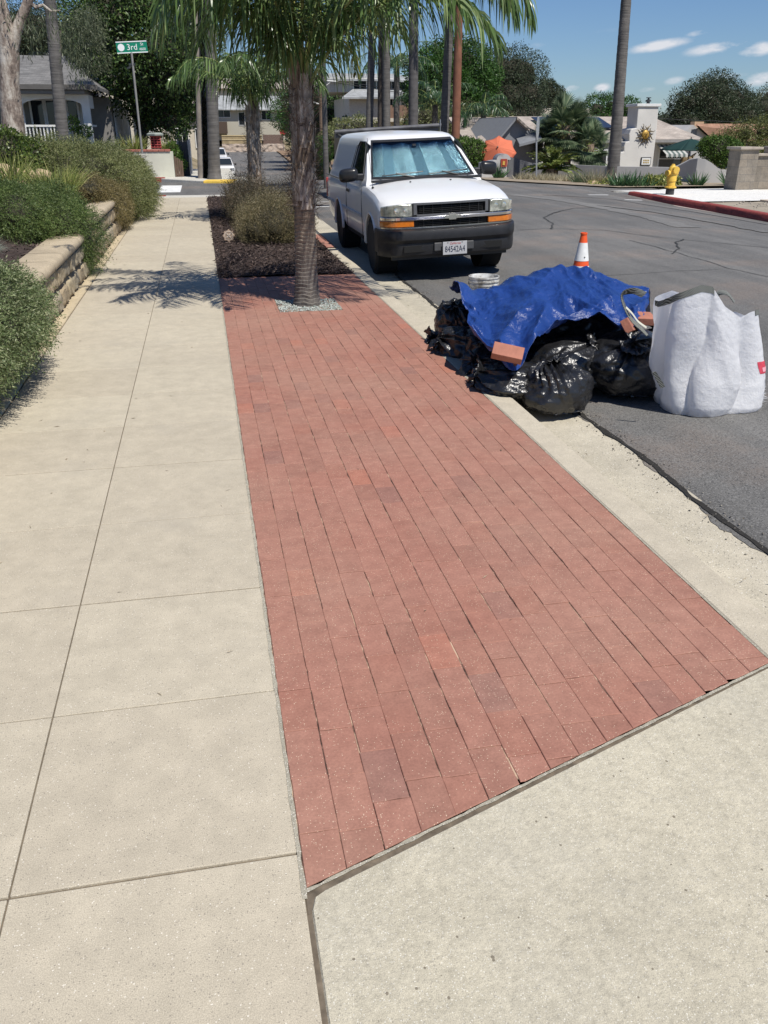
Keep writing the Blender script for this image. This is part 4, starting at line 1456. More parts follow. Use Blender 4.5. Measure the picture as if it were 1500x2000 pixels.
def queen_palm(label, x, y, r, z_ring, z_boot, z_crown, fronds, seed, leafm, lean=(0, 0), nleaf=64, ll=.62, lw=.03, bulge=1.0, fibre=900, z0=0.0):
    P = thing('queen_palm', label, 'palm tree', (x, y, z0))
    mb = MB()
    zs = np.concatenate([np.linspace(0, .4, 120), np.linspace(.403, z_boot, 190)])
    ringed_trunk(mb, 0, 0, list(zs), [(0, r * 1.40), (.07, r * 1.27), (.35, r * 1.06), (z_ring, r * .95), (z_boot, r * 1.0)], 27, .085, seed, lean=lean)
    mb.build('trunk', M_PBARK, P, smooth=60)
    # old leaf bases wrap the upper trunk, each a curved shell standing a little off
    rr = random.Random(seed)
    mb = MB(); mbd = MB()
    nb = 64
    for i in range(nb):
        z = z_boot - .12 + (z_crown - z_boot) * i / nb
        az = i * 2.4 + rr.uniform(-.2, .2)
        L = rr.uniform(.10, .36) * bulge; hw = rr.uniform(.3, .8)
        R0 = r * (.88 + .11 * rr.random())
        flare = rr.uniform(.0, .014) * (1 if rr.random() < .85 else 2.2)
        tgt = mb if rr.random() < .68 else mbd
        def fn(u, v, z=z, az=az, L=L, hw=hw, R0=R0, flare=flare, sd=i):
            a = az + (u - .5) * 2 * hw * (1 - .55 * v)
            rad = R0 + .004 + flare * v ** 1.8 + .008 * math.sin(u * math.pi) + .010 * mnoise.noise(Vector((u * 4, v * 5, sd)))
            zz = z + L * v + .05 * mnoise.noise(Vector((u * 6, sd, 0))) * (v > .9)
            return (math.cos(a) * rad + lean[0] * zz, math.sin(a) * rad + lean[1] * zz, zz)
        tgt.grid(fn, 9, 9)
    mb.build('leaf_base', M_BOOT, P, smooth=60)
    mbd.build('leaf_base', M_BOOTD, P, smooth=60)
    n = fibre
    a = RNG.uniform(0, 2 * np.pi, n); z = RNG.uniform(z_boot - .15, z_crown, n)
    rad = r * RNG.uniform(.98, 1.25, n)
    p = np.stack([np.cos(a) * rad + lean[0] * z, np.sin(a) * rad + lean[1] * z, z], 1)
    d = unit(np.stack([np.cos(a), np.sin(a), RNG.uniform(-1.0, 2.0, n)], 1) + RNG.normal(size=(n, 3)) * .6)
    V, F = leaves(p, d, RNG.uniform(.05, .17, n), .006)
    np_mesh('fibre', V, F, M_FIBRE, P)
    # crown shaft and fronds
    mb = MB(); mb.tube([(lean[0] * zz, lean[1] * zz, zz) for zz in (z_boot, z_crown - .1, z_crown + .25)], [r * 1.0, r * .95, r * .3], 16)
    mb.build('crown_shaft', M_BOOTD, P, smooth=60)
    for (az, el, L, sag, tw, kind) in fronds:
        b0 = (lean[0] * z_crown + math.sin(az) * r * .5, lean[1] * z_crown + math.cos(az) * r * .5, z_crown + rr.uniform(-.12, .15))
        mbR = MB()
        V, F = frond_geo(b0, az, el, L, sag, nleaf, ll, lw, .95, mbR, rr=.02, twist=tw)
        o = mbR.build('frond', M_RACH, P, smooth=60)
        lm = np_mesh('leaflets', V, F, leafm if kind == 0 else F_PALMY)
        lm.parent = o
    return P


def deg(*a): return [R(q) for q in a]


# azimuth (from +Y clockwise), lift, length, sag, twist
nf = []
for (a, e, L, s, tw) in [(96, 64, 2.75, 150, 0), (108, 70, 2.6, 158, -6), (84, 74, 2.7, 155, 6), (118, 58, 2.2, 130, 0), (70, 68, 2.6, 125, 10), (150, 74, 2.5, 125, 0), (135, 55, 2.0, 120, 0),
                         (178, 74, 2.3, 130, 0), (200, 80, 2.3, 135, 0), (225, 78, 2.2, 125, 0), (240, 68, 1.75, 140, 0), (262, 72, 1.95, 125, 6), (285, 76, 2.1, 120, 0), (272, 60, 1.5, 130, 0),
                         (308, 74, 2.2, 125, 0), (340, 70, 2.4, 120, 0), (12, 72, 2.6, 120, 0), (40, 60, 2.4, 120, 0), (250, 84, 2.7, 120, 0), (300, 84, 2.8, 110, 0), (60, 80, 2.8, 130, 0), (325, 56, 1.8, 120, 0)]:
    nf.append((R(a), R(e), L, R(s), R(tw), 0))
queen_palm('queen palm with ringed trunk rising from the gravel square in the brickwork', .94, 8.56, .101, 1.0, 1.0, 2.02, nf, 3, F_PALM, lean=(.01, 0), nleaf=74, ll=.60, lw=.024, fibre=1300)
nf = []
for k in range(15):
    nf.append((R(k * 137.5 % 360), R(random.uniform(58, 82)), random.uniform(1.5, 2.0), R(random.uniform(110, 140)), R(random.uniform(-15, 15)), 0))
queen_palm('second queen palm with shaggy lower trunk behind the parkway shrubs', .98, 17.2, .118, .6, .55, 1.95, nf, 8, F_PALM, nleaf=50, ll=.55, lw=.028, lean=(.02, 0))

# parkway shrubs
msoil = lambda P: P[:, 2] * 0 + .01
shrub('lavender_shrub', 'low dry olive-brown shrub in the mulch just behind the nearer palm', 'bush',
      [((1.03, 13.8, .24), (.42, .75, .31)), ((.80, 13.7, .18), (.28, .5, .22)), ((1.3, 13.9, .20), (.28, .6, .26))],
      F_LAV, 4200, .17, 0, 13, .022, .0065, up=.45, soil=msoil, dirbias=(0, 0, .7), curl=.35, lump=.07, core=.7)
shrub('lavender_shrub', 'darker purple-brown shrub round the foot of the second palm', 'bush',
      [((.90, 16.2, .26), (.36, .8, .36)), ((1.40, 15.9, .22), (.34, .7, .32)), ((.72, 17.2, .28), (.26, .7, .36))],
      F_LAV2, 3400, .2, 0, 13, .026, .009, up=.5, soil=msoil, dirbias=(0, 0, .8), curl=.4, lump=.07, core=.7)

# scalloped bronze medallion standing in the mulch
med = thing('garden_medallion', 'scalloped bronze medallion on a stake in the mulch beside the sidewalk', 'ornament', (.335, 13.6, .0))
mb = MB()
prof = []
n = 64
P = []
for i in range(n):
    a = 2 * math.pi * i / n
    r = .085 + .008 * math.cos(a * 8)
    P.append((r * math.cos(a), 0, r * math.sin(a) + .13))
mb.prism(P, (0, .018, 0))
MD = simple('bronze', (.30, .22, .16), .5, metal=.6, var=.3, scale=20)
mb.build('disc', MD, med, bevel=.003)
mb = MB()
for i in range(4):
    a = R(45 + 90 * i)
    mb.box((.02 * math.cos(a), -.006, .13 + .02 * math.sin(a)), (.045, .012, .014), ry=-a)
mb.lathe([(.055, -.008), (.06, -.003), (.066, -.003), (.07, .002)], (0, 0, .13), 32, axis='Y', cap=False)
mb.build('relief', simple('pale_bronze', (.5, .42, .34), .45, metal=.5, var=.2), med)
MB().box((0, .01, .03), (.014, .008, .1)).build('stake', MD, med)
med.rotation_euler = (R(-18), 0, R(-4))

# ================================================================== LEFT BACKGROUND
# crown fix-ups live in the palm builder; here: house, garden wall, street sign, trees, poles, parked cars, end of street
M_WHT = simple('white_trim', (.72, .72, .70), .6, var=.06)
M_SHING = None


def shingle(name, c1, c2, sc=3.0):
    m, nt, b, out = new_mat(name)
    tc = nt.nodes.new('ShaderNodeTexCoord')
    br = nt.nodes.new('ShaderNodeTexBrick')
    br.inputs['Scale'].default_value = sc
    br.inputs['Color1'].default_value = col4(c1); br.inputs['Color2'].default_value = col4(c2)
    br.inputs['Mortar'].default_value = col4(tuple(x * .45 for x in c1)); br.inputs['Mortar Size'].default_value = .012
    br.inputs['Brick Width'].default_value = .75; br.inputs['Row Height'].default_value = .42
    nt.links.new(tc.outputs['UV'], br.inputs['Vector'])
    t = tex(nt, 'noise', 1.2, 5)
    c = mixc(nt, 1, br.outputs['Color'], ramp(nt, t.outputs['Fac'], [(.3, .75), (.7, 1.2)]), 'MULTIPLY')
    nt.links.new(c, b.inputs['Base Color']); b.inputs['Roughness'].default_value = .9
    return m


def slope(name, quad, mat, parent, thick=.12, uvs=None):
    """roof plane: quad eaveL, eaveR, ridgeR, ridgeL with UVs in metres, given thickness downward"""
    q = [Vector(p) for p in quad]
    me = bpy.data.meshes.new(name)
    n = len(q)
    dn = Vector((0, 0, -thick))
    vs = q + [p + dn for p in q]
    fs = [tuple(range(n)), tuple(range(n, 2 * n))[::-1]] + [(i, i + n, (i + 1) % n + n, (i + 1) % n) for i in range(n)]
    me.from_pydata([tuple(v) for v in vs], [], fs)
    uv = me.uv_layers.new(name='uv')
    ex = (q[1] - q[0]).normalized(); ey = (q[-1] - q[0]); ey = (ey - ex * ey.dot(ex)).normalized()
    for l in me.loops:
        p = vs[l.vertex_index] - q[0]
        uv.data[l.index].uv = (p.dot(ex), p.dot(ey))
    me.materials.append(mat)
    return link_mesh(name, me, parent, world=True)


M_SH_G = shingle('grey_shingle', (.20, .195, .19), (.13, .128, .125))
M_SH_T = shingle('tan_shingle', (.42, .37, .32), (.34, .29, .25))
M_SH_B = shingle('brown_shingle', (.36, .21, .14), (.30, .17, .11))
M_SH_L = shingle('pale_shingle', (.36, .37, .37), (.28, .29, .29))
M_GLASS_D = None
m, nt, b, out = new_mat('window_glass')
b.inputs['Base Color'].default_value = (.02, .025, .03, 1); b.inputs['Roughness'].default_value = .06; b.inputs['Specular IOR Level'].default_value = .6
M_WG = m
M_DARKROOM = simple('dark_siding', (.22, .21, .195), .85, var=.1)
M_GREYW = simple('grey_stucco', (.30, .29, .27), .9, var=.1)


def window(parent, c, w, h, axis, fm, mull=1, depth=.06, gm=None, cross=False):
    """framed window centred at c; axis 'Y' faces -Y, 'X' faces -X or +X (depth sign)"""
    t = .07
    fr = MB(); gl = MB()
    cx, cy, cz = c
    if axis == 'Y':
        fr.b2(cx - w / 2 - t, cx - w / 2, cy - depth, cy, cz - h / 2 - t, cz + h / 2 + t)
        fr.b2(cx + w / 2, cx + w / 2 + t, cy - depth, cy, cz - h / 2 - t, cz + h / 2 + t)
        fr.b2(cx - w / 2, cx + w / 2, cy - depth, cy, cz + h / 2, cz + h / 2 + t)
        fr.b2(cx - w / 2, cx + w / 2, cy - depth - .02, cy, cz - h / 2 - t, cz - h / 2)
        for k in range(1, mull + 1):
            x = cx - w / 2 + w * k / (mull + 1)
            fr.b2(x - .02, x + .02, cy - depth + .01, cy - .003, cz - h / 2, cz + h / 2)
        if cross: fr.b2(cx - w / 2, cx + w / 2, cy - depth + .012, cy - .004, cz - .02, cz + .02)
        gl.b2(cx - w / 2, cx + w / 2, cy - .018, cy - .002, cz - h / 2, cz + h / 2)
    else:
        s = 1 if depth > 0 else -1; d = abs(depth)
        fr.b2(cx, cx + s * d, cy - w / 2 - t, cy - w / 2, cz - h / 2 - t, cz + h / 2 + t)
        fr.b2(cx, cx + s * d, cy + w / 2, cy + w / 2 + t, cz - h / 2 - t, cz + h / 2 + t)
        fr.b2(cx, cx + s * d, cy - w / 2, cy + w / 2, cz + h / 2, cz + h / 2 + t)
        fr.b2(cx, cx + s * d, cy - w / 2, cy + w / 2, cz - h / 2 - t, cz - h / 2)
        for k in range(1, mull + 1):
            y = cy - w / 2 + w * k / (mull + 1)
            fr.b2(cx + s * .003, cx + s * (d - .01), y - .02, y + .02, cz - h / 2, cz + h / 2)
        gl.b2(cx + s * .002, cx + s * .018, cy - w / 2, cy + w / 2, cz - h / 2, cz + h / 2)
    f = fr.build('window', fm, parent, world=True)
    g_ = gl.build('pane', gm or M_WG, f, world=True)
    return f


# ---- bungalow with arched porch (across the side street)
H = thing('bungalow', 'grey-shingled bungalow with white arched porch and balustrade behind the big rosemary', 'house', (-8, 40, .9))
yF = 36.0
mb = MB()
mb.b2(-13, -4.45, yF + 1.7, yF + 12, -.4, 3.1)                  # main wall behind the porch
mb.b2(-4.45, -3.35, yF + 3.0, yF + 9.6, -.4, 2.75)
mb.build('wall', M_DARKROOM, H, world=True)
mb = MB(); mb.b2(-13, -3.75, yF - .1, yF + 1.7, -.4, 1.05)
mb.build('porch_floor', simple('porch_wall', (.34, .36, .33), .8), H, world=True)
# arch fascia: beam with a shallow arch cut from it
def arch_panel(x0, x1, y, z0, zs, ztop, th, n=18):
    P = [(x0, y, ztop), (x0, y, zs)]
    for i in range(n + 1):
        a = math.pi - math.pi * i / n
        P.append(((x0 + x1) / 2 + (x1 - x0) / 2 * math.cos(a), y, zs + (z0 - zs) * math.sin(a)))
    P += [(x1, y, zs), (x1, y, ztop)]
    return P
mb = MB()
for (x0, x1) in [(-6.18, -4.12), (-8.6, -6.45)]:
    n = 18
    pts = [((x0 + x1) / 2 + (x1 - x0) / 2 * math.cos(math.pi - math.pi * i / n), 2.38 + .22 * math.sin(math.pi * i / n)) for i in range(n + 1)]
    for (a, b_) in zip(pts, pts[1:]):
        mb.prism([(a[0], yF, a[1]), (b_[0], yF, b_[1]), (b_[0], yF, 2.74), (a[0], yF, 2.74)], (0, .16, 0))
for x in (-8.75, -6.32, -3.98):
    mb.b2(x - .14, x + .14, yF - .004, yF + .17, 1.0, 2.74)
mb.b2(-3.98, -3.86, yF + .17, yF + 1.7, 2.3, 2.74)
mb.build('porch_arch', simple('porch_white', (.78, .78, .76), .6, var=.05), H, world=True)
mb = MB()
mb.b2(-8.7, -3.9, yF + .02, yF + .14, 1.66, 1.73); mb.b2(-8.7, -3.9, yF + .03, yF + .12, 1.08, 1.13)
x = -8.6
while x < -4.0:
    mb.b2(x, x + .045, yF + .05, yF + .10, 1.13, 1.66); x += .125
mb.b2(-3.93, -3.83, yF + .14, yF + 1.6, 1.66, 1.73)
mb.build('balustrade', M_WHT, H, world=True)
slope('roof', [(-13.4, yF - .55, 3.02), (-3.45, yF - .55, 3.02), (-4.9, yF + 5.5, 4.35), (-13.4, yF + 5.5, 4.35)], M_SH_G, H)
slope('roof', [(-3.45, yF - .55, 3.0), (-3.0, yF + 10.2, 2.85), (-4.9, yF + 9, 4.1), (-4.9, yF + 5.5, 4.35)], M_SH_G, H)
slope('roof', [(-13.4, yF + 3.5, 4.1), (-6.9, yF + 3.5, 4.1), (-8.5, yF + 6, 4.9), (-13.4, yF + 6, 4.9)], M_SH_G, H)
MB().b2(-13.4, -3.42, yF - .62, yF - .55, 2.88, 3.04).build('gutter', simple('dark_fascia', (.10, .095, .09), .7), H, world=True)
MB().b2(-13.3, -3.9, yF - .5, yF + 1.65, 2.74, 2.86).build('porch_ceiling', M_DARKROOM, H, world=True)
for (cx, w) in [(-5.95, .42), (-5.3, .62), (-4.66, .34), (-7.4, 1.0), (-9.4, 1.0)]:
    window(H, (cx, yF + 1.68, 1.9), w, 1.35, 'Y', M_WHT, mull=0)
for cy in (yF + 2.3,):
    window(H, (-4.43, cy, 1.8), .8, 1.6, 'X', M_WHT, depth=.06)
for cy in (yF + 4.2, yF + 5.6, yF + 7.4):
    window(H, (-3.33, cy, 1.55), .8, 1.5, 'X', M_WHT, depth=.06)
mb = MB()
for x, y in [(-3.2, yF + 9.5), (-3.2, yF + 8.3), (-2.95, yF + 10.4)]:
    mb.b2(x - .08, x + .08, y, y + .16, -.2, 2.5)
mb.build('side_porch_post', M_WHT, H, world=True)
slope('side_roof', [(-3.9, yF + 7.5, 2.55), (-2.5, yF + 7.5, 2.35), (-2.5, yF + 11.2, 2.35), (-3.9, yF + 11.2, 2.6)], M_WHT, H)

# tan house glimpsed behind it, through the tree
H = thing('stucco_house', 'cream stucco house half hidden behind the dark oak at the left', 'house', (-4, 62, 1))
M_CREAM = simple('cream_stucco', (.55, .50, .41), .9, var=.08)
MB().b2(-9, -2.0, 60, 70, -1, 5.6).build('wall', M_CREAM, H, world=True)
slope('roof', [(-9.4, 59.4, 5.6), (-1.6, 59.4, 5.6), (-3, 64, 6.9), (-9.4, 64, 6.9)], M_SH_L, H)
for cx, cz in [(-3.2, 2.0), (-5.2, 2.0), (-3.2, 4.4), (-6.8, 4.4)]: window(H, (cx, 59.99, cz), 1.1, 1.1, 'Y', M_WHT)
H = thing('stucco_house', 'pale stucco house seen below the oak foliage above the garden trellis', 'house', (-1.5, 75, 0))
MB().b2(-4.2, 1.2, 74, 84, -2, 2.7).build('wall', M_CREAM, H, world=True)
slope('roof', [(-4.6, 73.4, 2.7), (1.6, 73.4, 2.7), (1.0, 78, 4), (-4, 78, 4)], M_SH_T, H)
for cx in (-2.9, -1.2, .3): window(H, (cx, 73.99, .9), .9, 1.3, 'Y', M_WHT)

# ---- stucco garden wall with red brick coping
W = thing('garden_wall', 'cream stucco garden wall with a red brick coping across the side street', 'wall', (-1.7, 33.6, 0))
mb = MB()
mb.b2(-4.2, -.92, 33.35, 33.65, -.3, .86)
mb.b2(-1.12, -.92, 33.65, 38, -.3, .8)
M_CREAMW = simple('wall_stucco', (.56, .56, .47), .9, var=.1, scale=1.5, bmp=.3, bscale=30)
mb.build('stucco', M_CREAMW, W, world=True)
mb = MB(); x = -4.2
while x < -1.0:
    mb.b2(x, x + .19, 33.31, 33.69, .86, .93); x += .2
mb.build('coping', simple('coping_brick', (.33, .12, .09), .8, var=.25), W, bevel=.008, world=True)
T = thing('garden_trellis', 'red lattice trellis under a grey-green lantern cap on the stucco wall', 'trellis', (-1.5, 34.0, .9))
mb = MB()
for k in range(4): mb.b2(-1.68 + .11 * k, -1.65 + .11 * k, 33.95, 33.98, .93, 1.36)
for k in range(5): mb.b2(-1.69, -1.31, 33.93, 33.955, .98 + .085 * k, 1.005 + .085 * k)
mb.build('lattice', simple('red_lattice', (.45, .08, .07), .6), T, world=True)
mb = MB()
mb.lathe([(.27, 0), (.29, .02), (.29, .07), (.2, .11)], (-1.5, 34.0, 1.36), 4)
mb.build('cap', simple('lantern_cap', (.28, .31, .28), .7), T, world=True)
MB().b2(-1.66, -1.34, 33.99, 34.2, .93, 1.36).build('box', simple('dark_red', (.10, .02, .018), .8), T, world=True)

grassy('cordyline_clump', 'spiky green plants on the stucco wall left of the red trellis', 'plant', (-2.3, 34.2, .8), 260, .85, .035, .9, F_LILY, droop=.35, rad=.35)
grassy('cordyline_clump', 'spiky green plants on the stucco wall right of the red trellis', 'plant', (-1.05, 34.4, .8), 200, .7, .035, .9, F_LILY, droop=.35, rad=.25)
leafy('climbing_vine', 'bright green vine tumbling off the right end of the stucco wall', 'plant',
      [((-.82, 34.2, .72), (.22, .5, .26)), ((-.65, 34.0, .42), (.17, .4, .22)), ((-.95, 34.3, .95), (.22, .4, .2))], F_HEDGE, 2600, .07, core=.6)
leafy('climbing_vine', 'leafy creeper growing on the porch post of the bungalow', 'plant',
      [((-4.5, 35.75, 1.75), (.3, .2, .25)), ((-4.1, 35.75, 1.5), (.3, .2, .2))], F_HEDGE, 700, .09, core=0)
M_DKMET = simple('dark_metal', (.035, .04, .045), .5, var=.2)
gate = thing('side_gate', 'brown wooden side gate right of the stucco wall', 'gate', (-.78, 33.6, 0))
mb = MB()
for k in range(4): mb.b2(-.90 + k * .075, -.835 + k * .075, 33.4 + k * .03, 33.43 + k * .03, -.1, .70 - .05 * k)
mb.build('boards', simple('brown_boards', (.13, .085, .06), .85, var=.2), gate, world=True)
bn = thing('dark_fence', 'black mesh construction fence standing between the gate and the sidewalk', 'fence', (-.5, 34.5, 0))
mb = MB()
mb.b2(-.72, -.40, 34.3, 34.34, -.1, 1.16); mb.b2(-.42, -.38, 34.3, 40, -.1, 1.16)
mb.build('screen', simple('black_screen', (.03, .034, .04), .6, var=.3), bn, world=True)
mb = MB()
for x, y in [(-.74, 34.32), (-.38, 34.3), (-.36, 37), (-.36, 39.9)]: mb.tube([(x, y, -.2), (x, y, 1.2)], .03, 8)
mb.tube([(-.36, 33.4, .65), (-.36, 36, .62)], .02, 6); mb.tube([(-.36, 33.4, -.1), (-.36, 33.4, .65)], .02, 6)
mb.build('post', simple('grey_rail', (.3, .31, .33), .4, metal=.6), bn, world=True)

# ---- street name sign
S = thing('street_sign', 'green street name sign reading 3rd St 4600 on a leaning grey post', 'sign', (-1.62, 24.9, 0))
p_top = at(257, 104, 25.0); p_bot = at(281, 330, 25.0); d = (p_top - p_bot)
MB().tube([p_bot - d * .25, p_top + Vector((0, 0, .02))], .028, 10).build('post', simple('galvanised_post', (.30, .29, .27), .5, metal=.3), S, smooth=60, world=True)
sc_ = at(257.5, 92, 25.0)
SG = simple('sign_green', (.005, .22, .13), .4, var=.05)
SW = simple('sign_white', (.85, .87, .87), .4, var=.02)
ang = R(4)
Wd, Hd = .76, .265
M4 = Matrix.Translation(sc_) @ Matrix.Rotation(R(-2), 4, 'Z') @ Matrix.Rotation(-R(3), 4, 'Y')
mb = MB(); mb.box((0, 0, 0), (Wd, .012, Hd)); mb.v = [tuple(M4 @ Vector(v)) for v in mb.v]
blade = mb.build('sign_blade', SG, S, world=True)
mb = MB()
for z in (-1, 1): mb.box((0, -.009, z * (Hd / 2 - .011)), (Wd, .006, .022))
n = 20
mb.prism([(-.265 + .083 * math.cos(2 * math.pi * i / n), -.0065, .083 * math.sin(2 * math.pi * i / n)) for i in range(n)], (0, -.004, 0))
mb.v = [tuple(M4 @ Vector(v)) for v in mb.v]
mb.build('border', SW, blade, world=True)


def text_obj(name, s, size, M, mat, parent, extrude=.002, align='LEFT', sx=1.0):
    cu = bpy.data.curves.new(name, 'FONT'); cu.body = s; cu.size = size; cu.extrude = extrude; cu.align_x = align; cu.align_y = 'CENTER'
    cu.resolution_u = 3
    o = bpy.data.objects.new(name, cu); COL.objects.link(o)
    dg = bpy.context.evaluated_depsgraph_get()
    me = bpy.data.meshes.new_from_object(o.evaluated_get(dg))
    bpy.data.objects.remove(o)
    me.transform(M @ Matrix.Rotation(R(90), 4, 'X') @ Matrix.Diagonal((sx, 1, 1, 1)))
    me.materials.clear(); me.materials.append(mat)
    return link_mesh(name, me, parent, world=True)


text_obj('lettering', '3rd', .19, M4 @ Matrix.Translation((-.13, -.009, -.005)), SW, blade)
text_obj('lettering', 'St', .095, M4 @ Matrix.Translation((.215, -.009, .055)), SW, blade)
text_obj('lettering', '4600', .085, M4 @ Matrix.Translation((.175, -.009, -.055)), SW, blade, sx=.95)
br_ = at(258, 126, 25.0)
MB().box(br_, (.16, .05, .05)).box(br_ + Vector((-.08, 0, -.06)), (.14, .04, .03), ry=R(-30)).build('bracket', M_DKMET, S, world=True)

# ---- trees on the left
m, nt, b, out = new_mat('eucalyptus_bark')
t = tex(nt, 'noise', 5, 7, .75, vscale=(1, 1, .35)); c = ramp(nt, t.outputs['Fac'], [(.36, (.10, .075, .06)), (.46, (.24, .19, .155)), (.54, (.42, .37, .31)), (.66, (.58, .54, .48))])
nt.links.new(c, b.inputs['Base Color']); b.inputs['Roughness'].default_value = .8
t2 = tex(nt, 'noise', 16, 5); bump(nt, b, t2.outputs['Fac'], .7, .02)
M_EUB = m
E_ = thing('eucalyptus', 'pale mottled eucalyptus with forking trunk at the top left edge', 'tree', (-3.75, 20, 1))
a = lambda px, py, Y=20: at(px, py, Y)
mb = MB()
mb.tube([a(30, 300), a(24, 225), a(18, 160), a(18, 110), a(12, 60), a(-8, -20), a(-40, -120)], [.25, .22, .19, .20, .16, .13, .10], 14)
mb.tube([a(18, 120), a(32, 60), a(52, 10), a(70, -40), a(90, -160)], [.15, .11, .09, .08, .05], 10)
mb.tube([a(58, 5), a(70, 14), a(84, 10), a(100, 22), a(118, 20)], [.04, .035, .03, .02, .01], 6)
mb.tube([a(-8, -20), a(-60, -150), a(-80, -400)], [.15, .1, .03], 8)
mb.tube([a(70, -40), a(120, -180), a(150, -420)], [.09, .07, .02], 8)
mb.build('trunk', M_EUB, E_, smooth=60, world=True)
P, N = [], []
bl = []
for (px, py, r) in [(-60, -260, 1.1), (60, -300, 1.2), (150, -260, 1.2), (200, -120, .7), (130, -60, .45), (-60, -100, .8), (95, -30, .35)]:
    p = a(px, py, 20.0 + random.uniform(-.8, .8)); bl.append(((p.x, p.y, p.z), (r, r, r * .8)))
P, N = blob_points(bl, 2600, (.3, 1.05))
D = unit(RNG.normal(size=P.shape) * .5 + np.array([0, 0, -1.0]))
V1 = leaves(P, D, RNG.uniform(.1, .2, len(P)), .022)
# long hanging sprays into the picture
sp_p, sp_d = [], []
for (px, py, L) in [(60, 55, .5), (80, 35, .6), (130, 70, .6), (150, 90, .9), (165, 60, .9), (140, 110, .6), (112, 30, .5), (175, 30, .6), (60, 90, .35), (122, 85, .5), (155, 120, .5), (10, 20, .5), (45, 40, .4)]:
    for q in range(9):
        p = a(px + random.gauss(0, 9), py - 20 + random.gauss(0, 9), 20 + random.uniform(-.5, .5))
        for k in range(8):
            sp_p.append((p.x + random.gauss(0, .05), p.y + random.gauss(0, .05), p.z - L * k / 8)); sp_d.append((random.gauss(0, .35), random.gauss(0, .35), -1))
V2 = leaves(np.array(sp_p), unit(np.array(sp_d)), RNG.uniform(.08, .17, len(sp_p)), .018)
V, F = cat_vf([V1, V2]); np_mesh('foliage', V, F, F_EUC, E_, world=True)

# slim palm in front of the bungalow


def slim_palm(label, base, top, r0, r1, group=None, crown=True, mat=None, nfr=16, fl=2.2, name='palm_tree', cat='palm tree', fmat=None, n=14, rings=5):
    P = thing(name, label, cat, base, 0, group)
    mb = MB(); base = Vector(base); top = Vector(top)
    vs, fs = [], []
    K = 150
    for k in range(K):
        t = k / (K - 1); p = base.lerp(top, t)
        r = r0 + (r1 - r0) * t + r0 * .35 * math.exp(-t * 40)
        ph = (t * (top - base).length * rings) % 1
        r *= 1 + .05 * (ph - .5) + .02 * mnoise.noise(Vector((k * .5, base.x, 0)))
        for i in range(n):
            an = 2 * math.pi * i / n
            vs.append((p.x + math.cos(an) * r, p.y + math.sin(an) * r, p.z))
    for k in range(K - 1):
        for i in range(n):
            fs.append((k * n + i, k * n + (i + 1) % n, (k + 1) * n + (i + 1) % n, (k + 1) * n + i))
    mb.add(vs, fs)
    mb.build('trunk', mat or M_SLIM, P, smooth=60, world=True)
    if crown:
        lst = []; mbR = MB()
        for k in range(nfr):
            lst.append(frond_geo(top, R(k * 137.5), R(random.uniform(-20, 75)), fl * random.uniform(.85, 1.1), R(110), 22, .5, .06, .7, mbR, rr=.03, seg=4))
        mbR.build('midribs', M_RACH, P, world=True)
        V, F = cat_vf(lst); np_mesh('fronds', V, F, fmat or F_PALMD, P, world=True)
    return P


m, nt, b, out = new_mat('slim_palm_bark')
t = tex(nt, 'noise', 3, 5, .6, vscale=(1, 1, .5)); t2 = tex(nt, 'noise', 5, 4, .7, vscale=(.3, .3, 5))
c = ramp(nt, t.outputs['Fac'], [(.3, (.085, .08, .076)), (.6, (.145, .135, .125)), (.75, (.21, .19, .17))])
c = mixc(nt, 1, c, ramp(nt, t2.outputs['Fac'], [(.35, .7), (.65, 1.15)]), 'MULTIPLY')
nt.links.new(c, b.inputs['Base Color']); b.inputs['Roughness'].default_value = .9
bump(nt, b, t2.outputs['Fac'], .5, .03)
M_SLIM = m
b0 = at(122, 262, 30); t0 = at(97, 0, 30); d = t0 - b0
slim_palm('slim grey palm trunk in front of the arched porch', b0 - d * .3, t0 + d * .9, .19, .16)

# big trunks on the far corner
M_IVY = foliage('dark_ivy', (.02, .025, .012), (.045, .05, .025), (.1, .09, .05), trans=.1)
def trunk_at(pxb, pyb, pxt, Y, r, up, label, **kw):
    b0 = at(pxb, pyb, Y); t0 = at(pxt, 0, Y); d = t0 - b0
    return slim_palm(label, b0 - d * .02, t0 + d * up, r, r * .85, **kw)
trunk_at(419, 346, 409, 31.9, .20, .9, 'thick pale palm trunk on the far corner beside the parked cars', n=18)
P_ = trunk_at(405, 346, 398, 32.7, .19, .8, 'thick dark ivy-covered palm trunk just left of the pale one', mat=simple('dark_bark', (.05, .042, .035), .95, var=.4, scale=3), n=18)
n = 2600; t_ = RNG.random(n) ** 1.5; an = RNG.uniform(0, 2 * np.pi, n)
b0 = np.array(tuple(at(405, 346, 32.7))); t1 = np.array(tuple(at(398, 60, 32.7)))
p = b0 + (t1 - b0) * t_[:, None] + np.stack([np.cos(an), np.sin(an), an * 0], 1) * .20
V, F = leaves(p, unit(np.stack([np.cos(an), np.sin(an), an * 0 - .5], 1) + RNG.normal(size=(n, 3)) * .4), .14, .08); np_mesh('ivy', V, F, M_IVY, P_, world=True)
b0 = at(392, 346, 32.4); t0 = at(383, 0, 32.4); d = t0 - b0
U = thing('utility_pole', 'slim weathered wooden utility pole left of the two thick palm trunks', 'pole', b0)
M_WOODP = simple('grey_pole_wood', (.24, .21, .18), .9, var=.25, scale=4, bmp=.4)
MB().tube([b0 - d * .05, t0 + d * .9], [.10, .08], 10).build('shaft', M_WOODP, U, smooth=60, world=True)

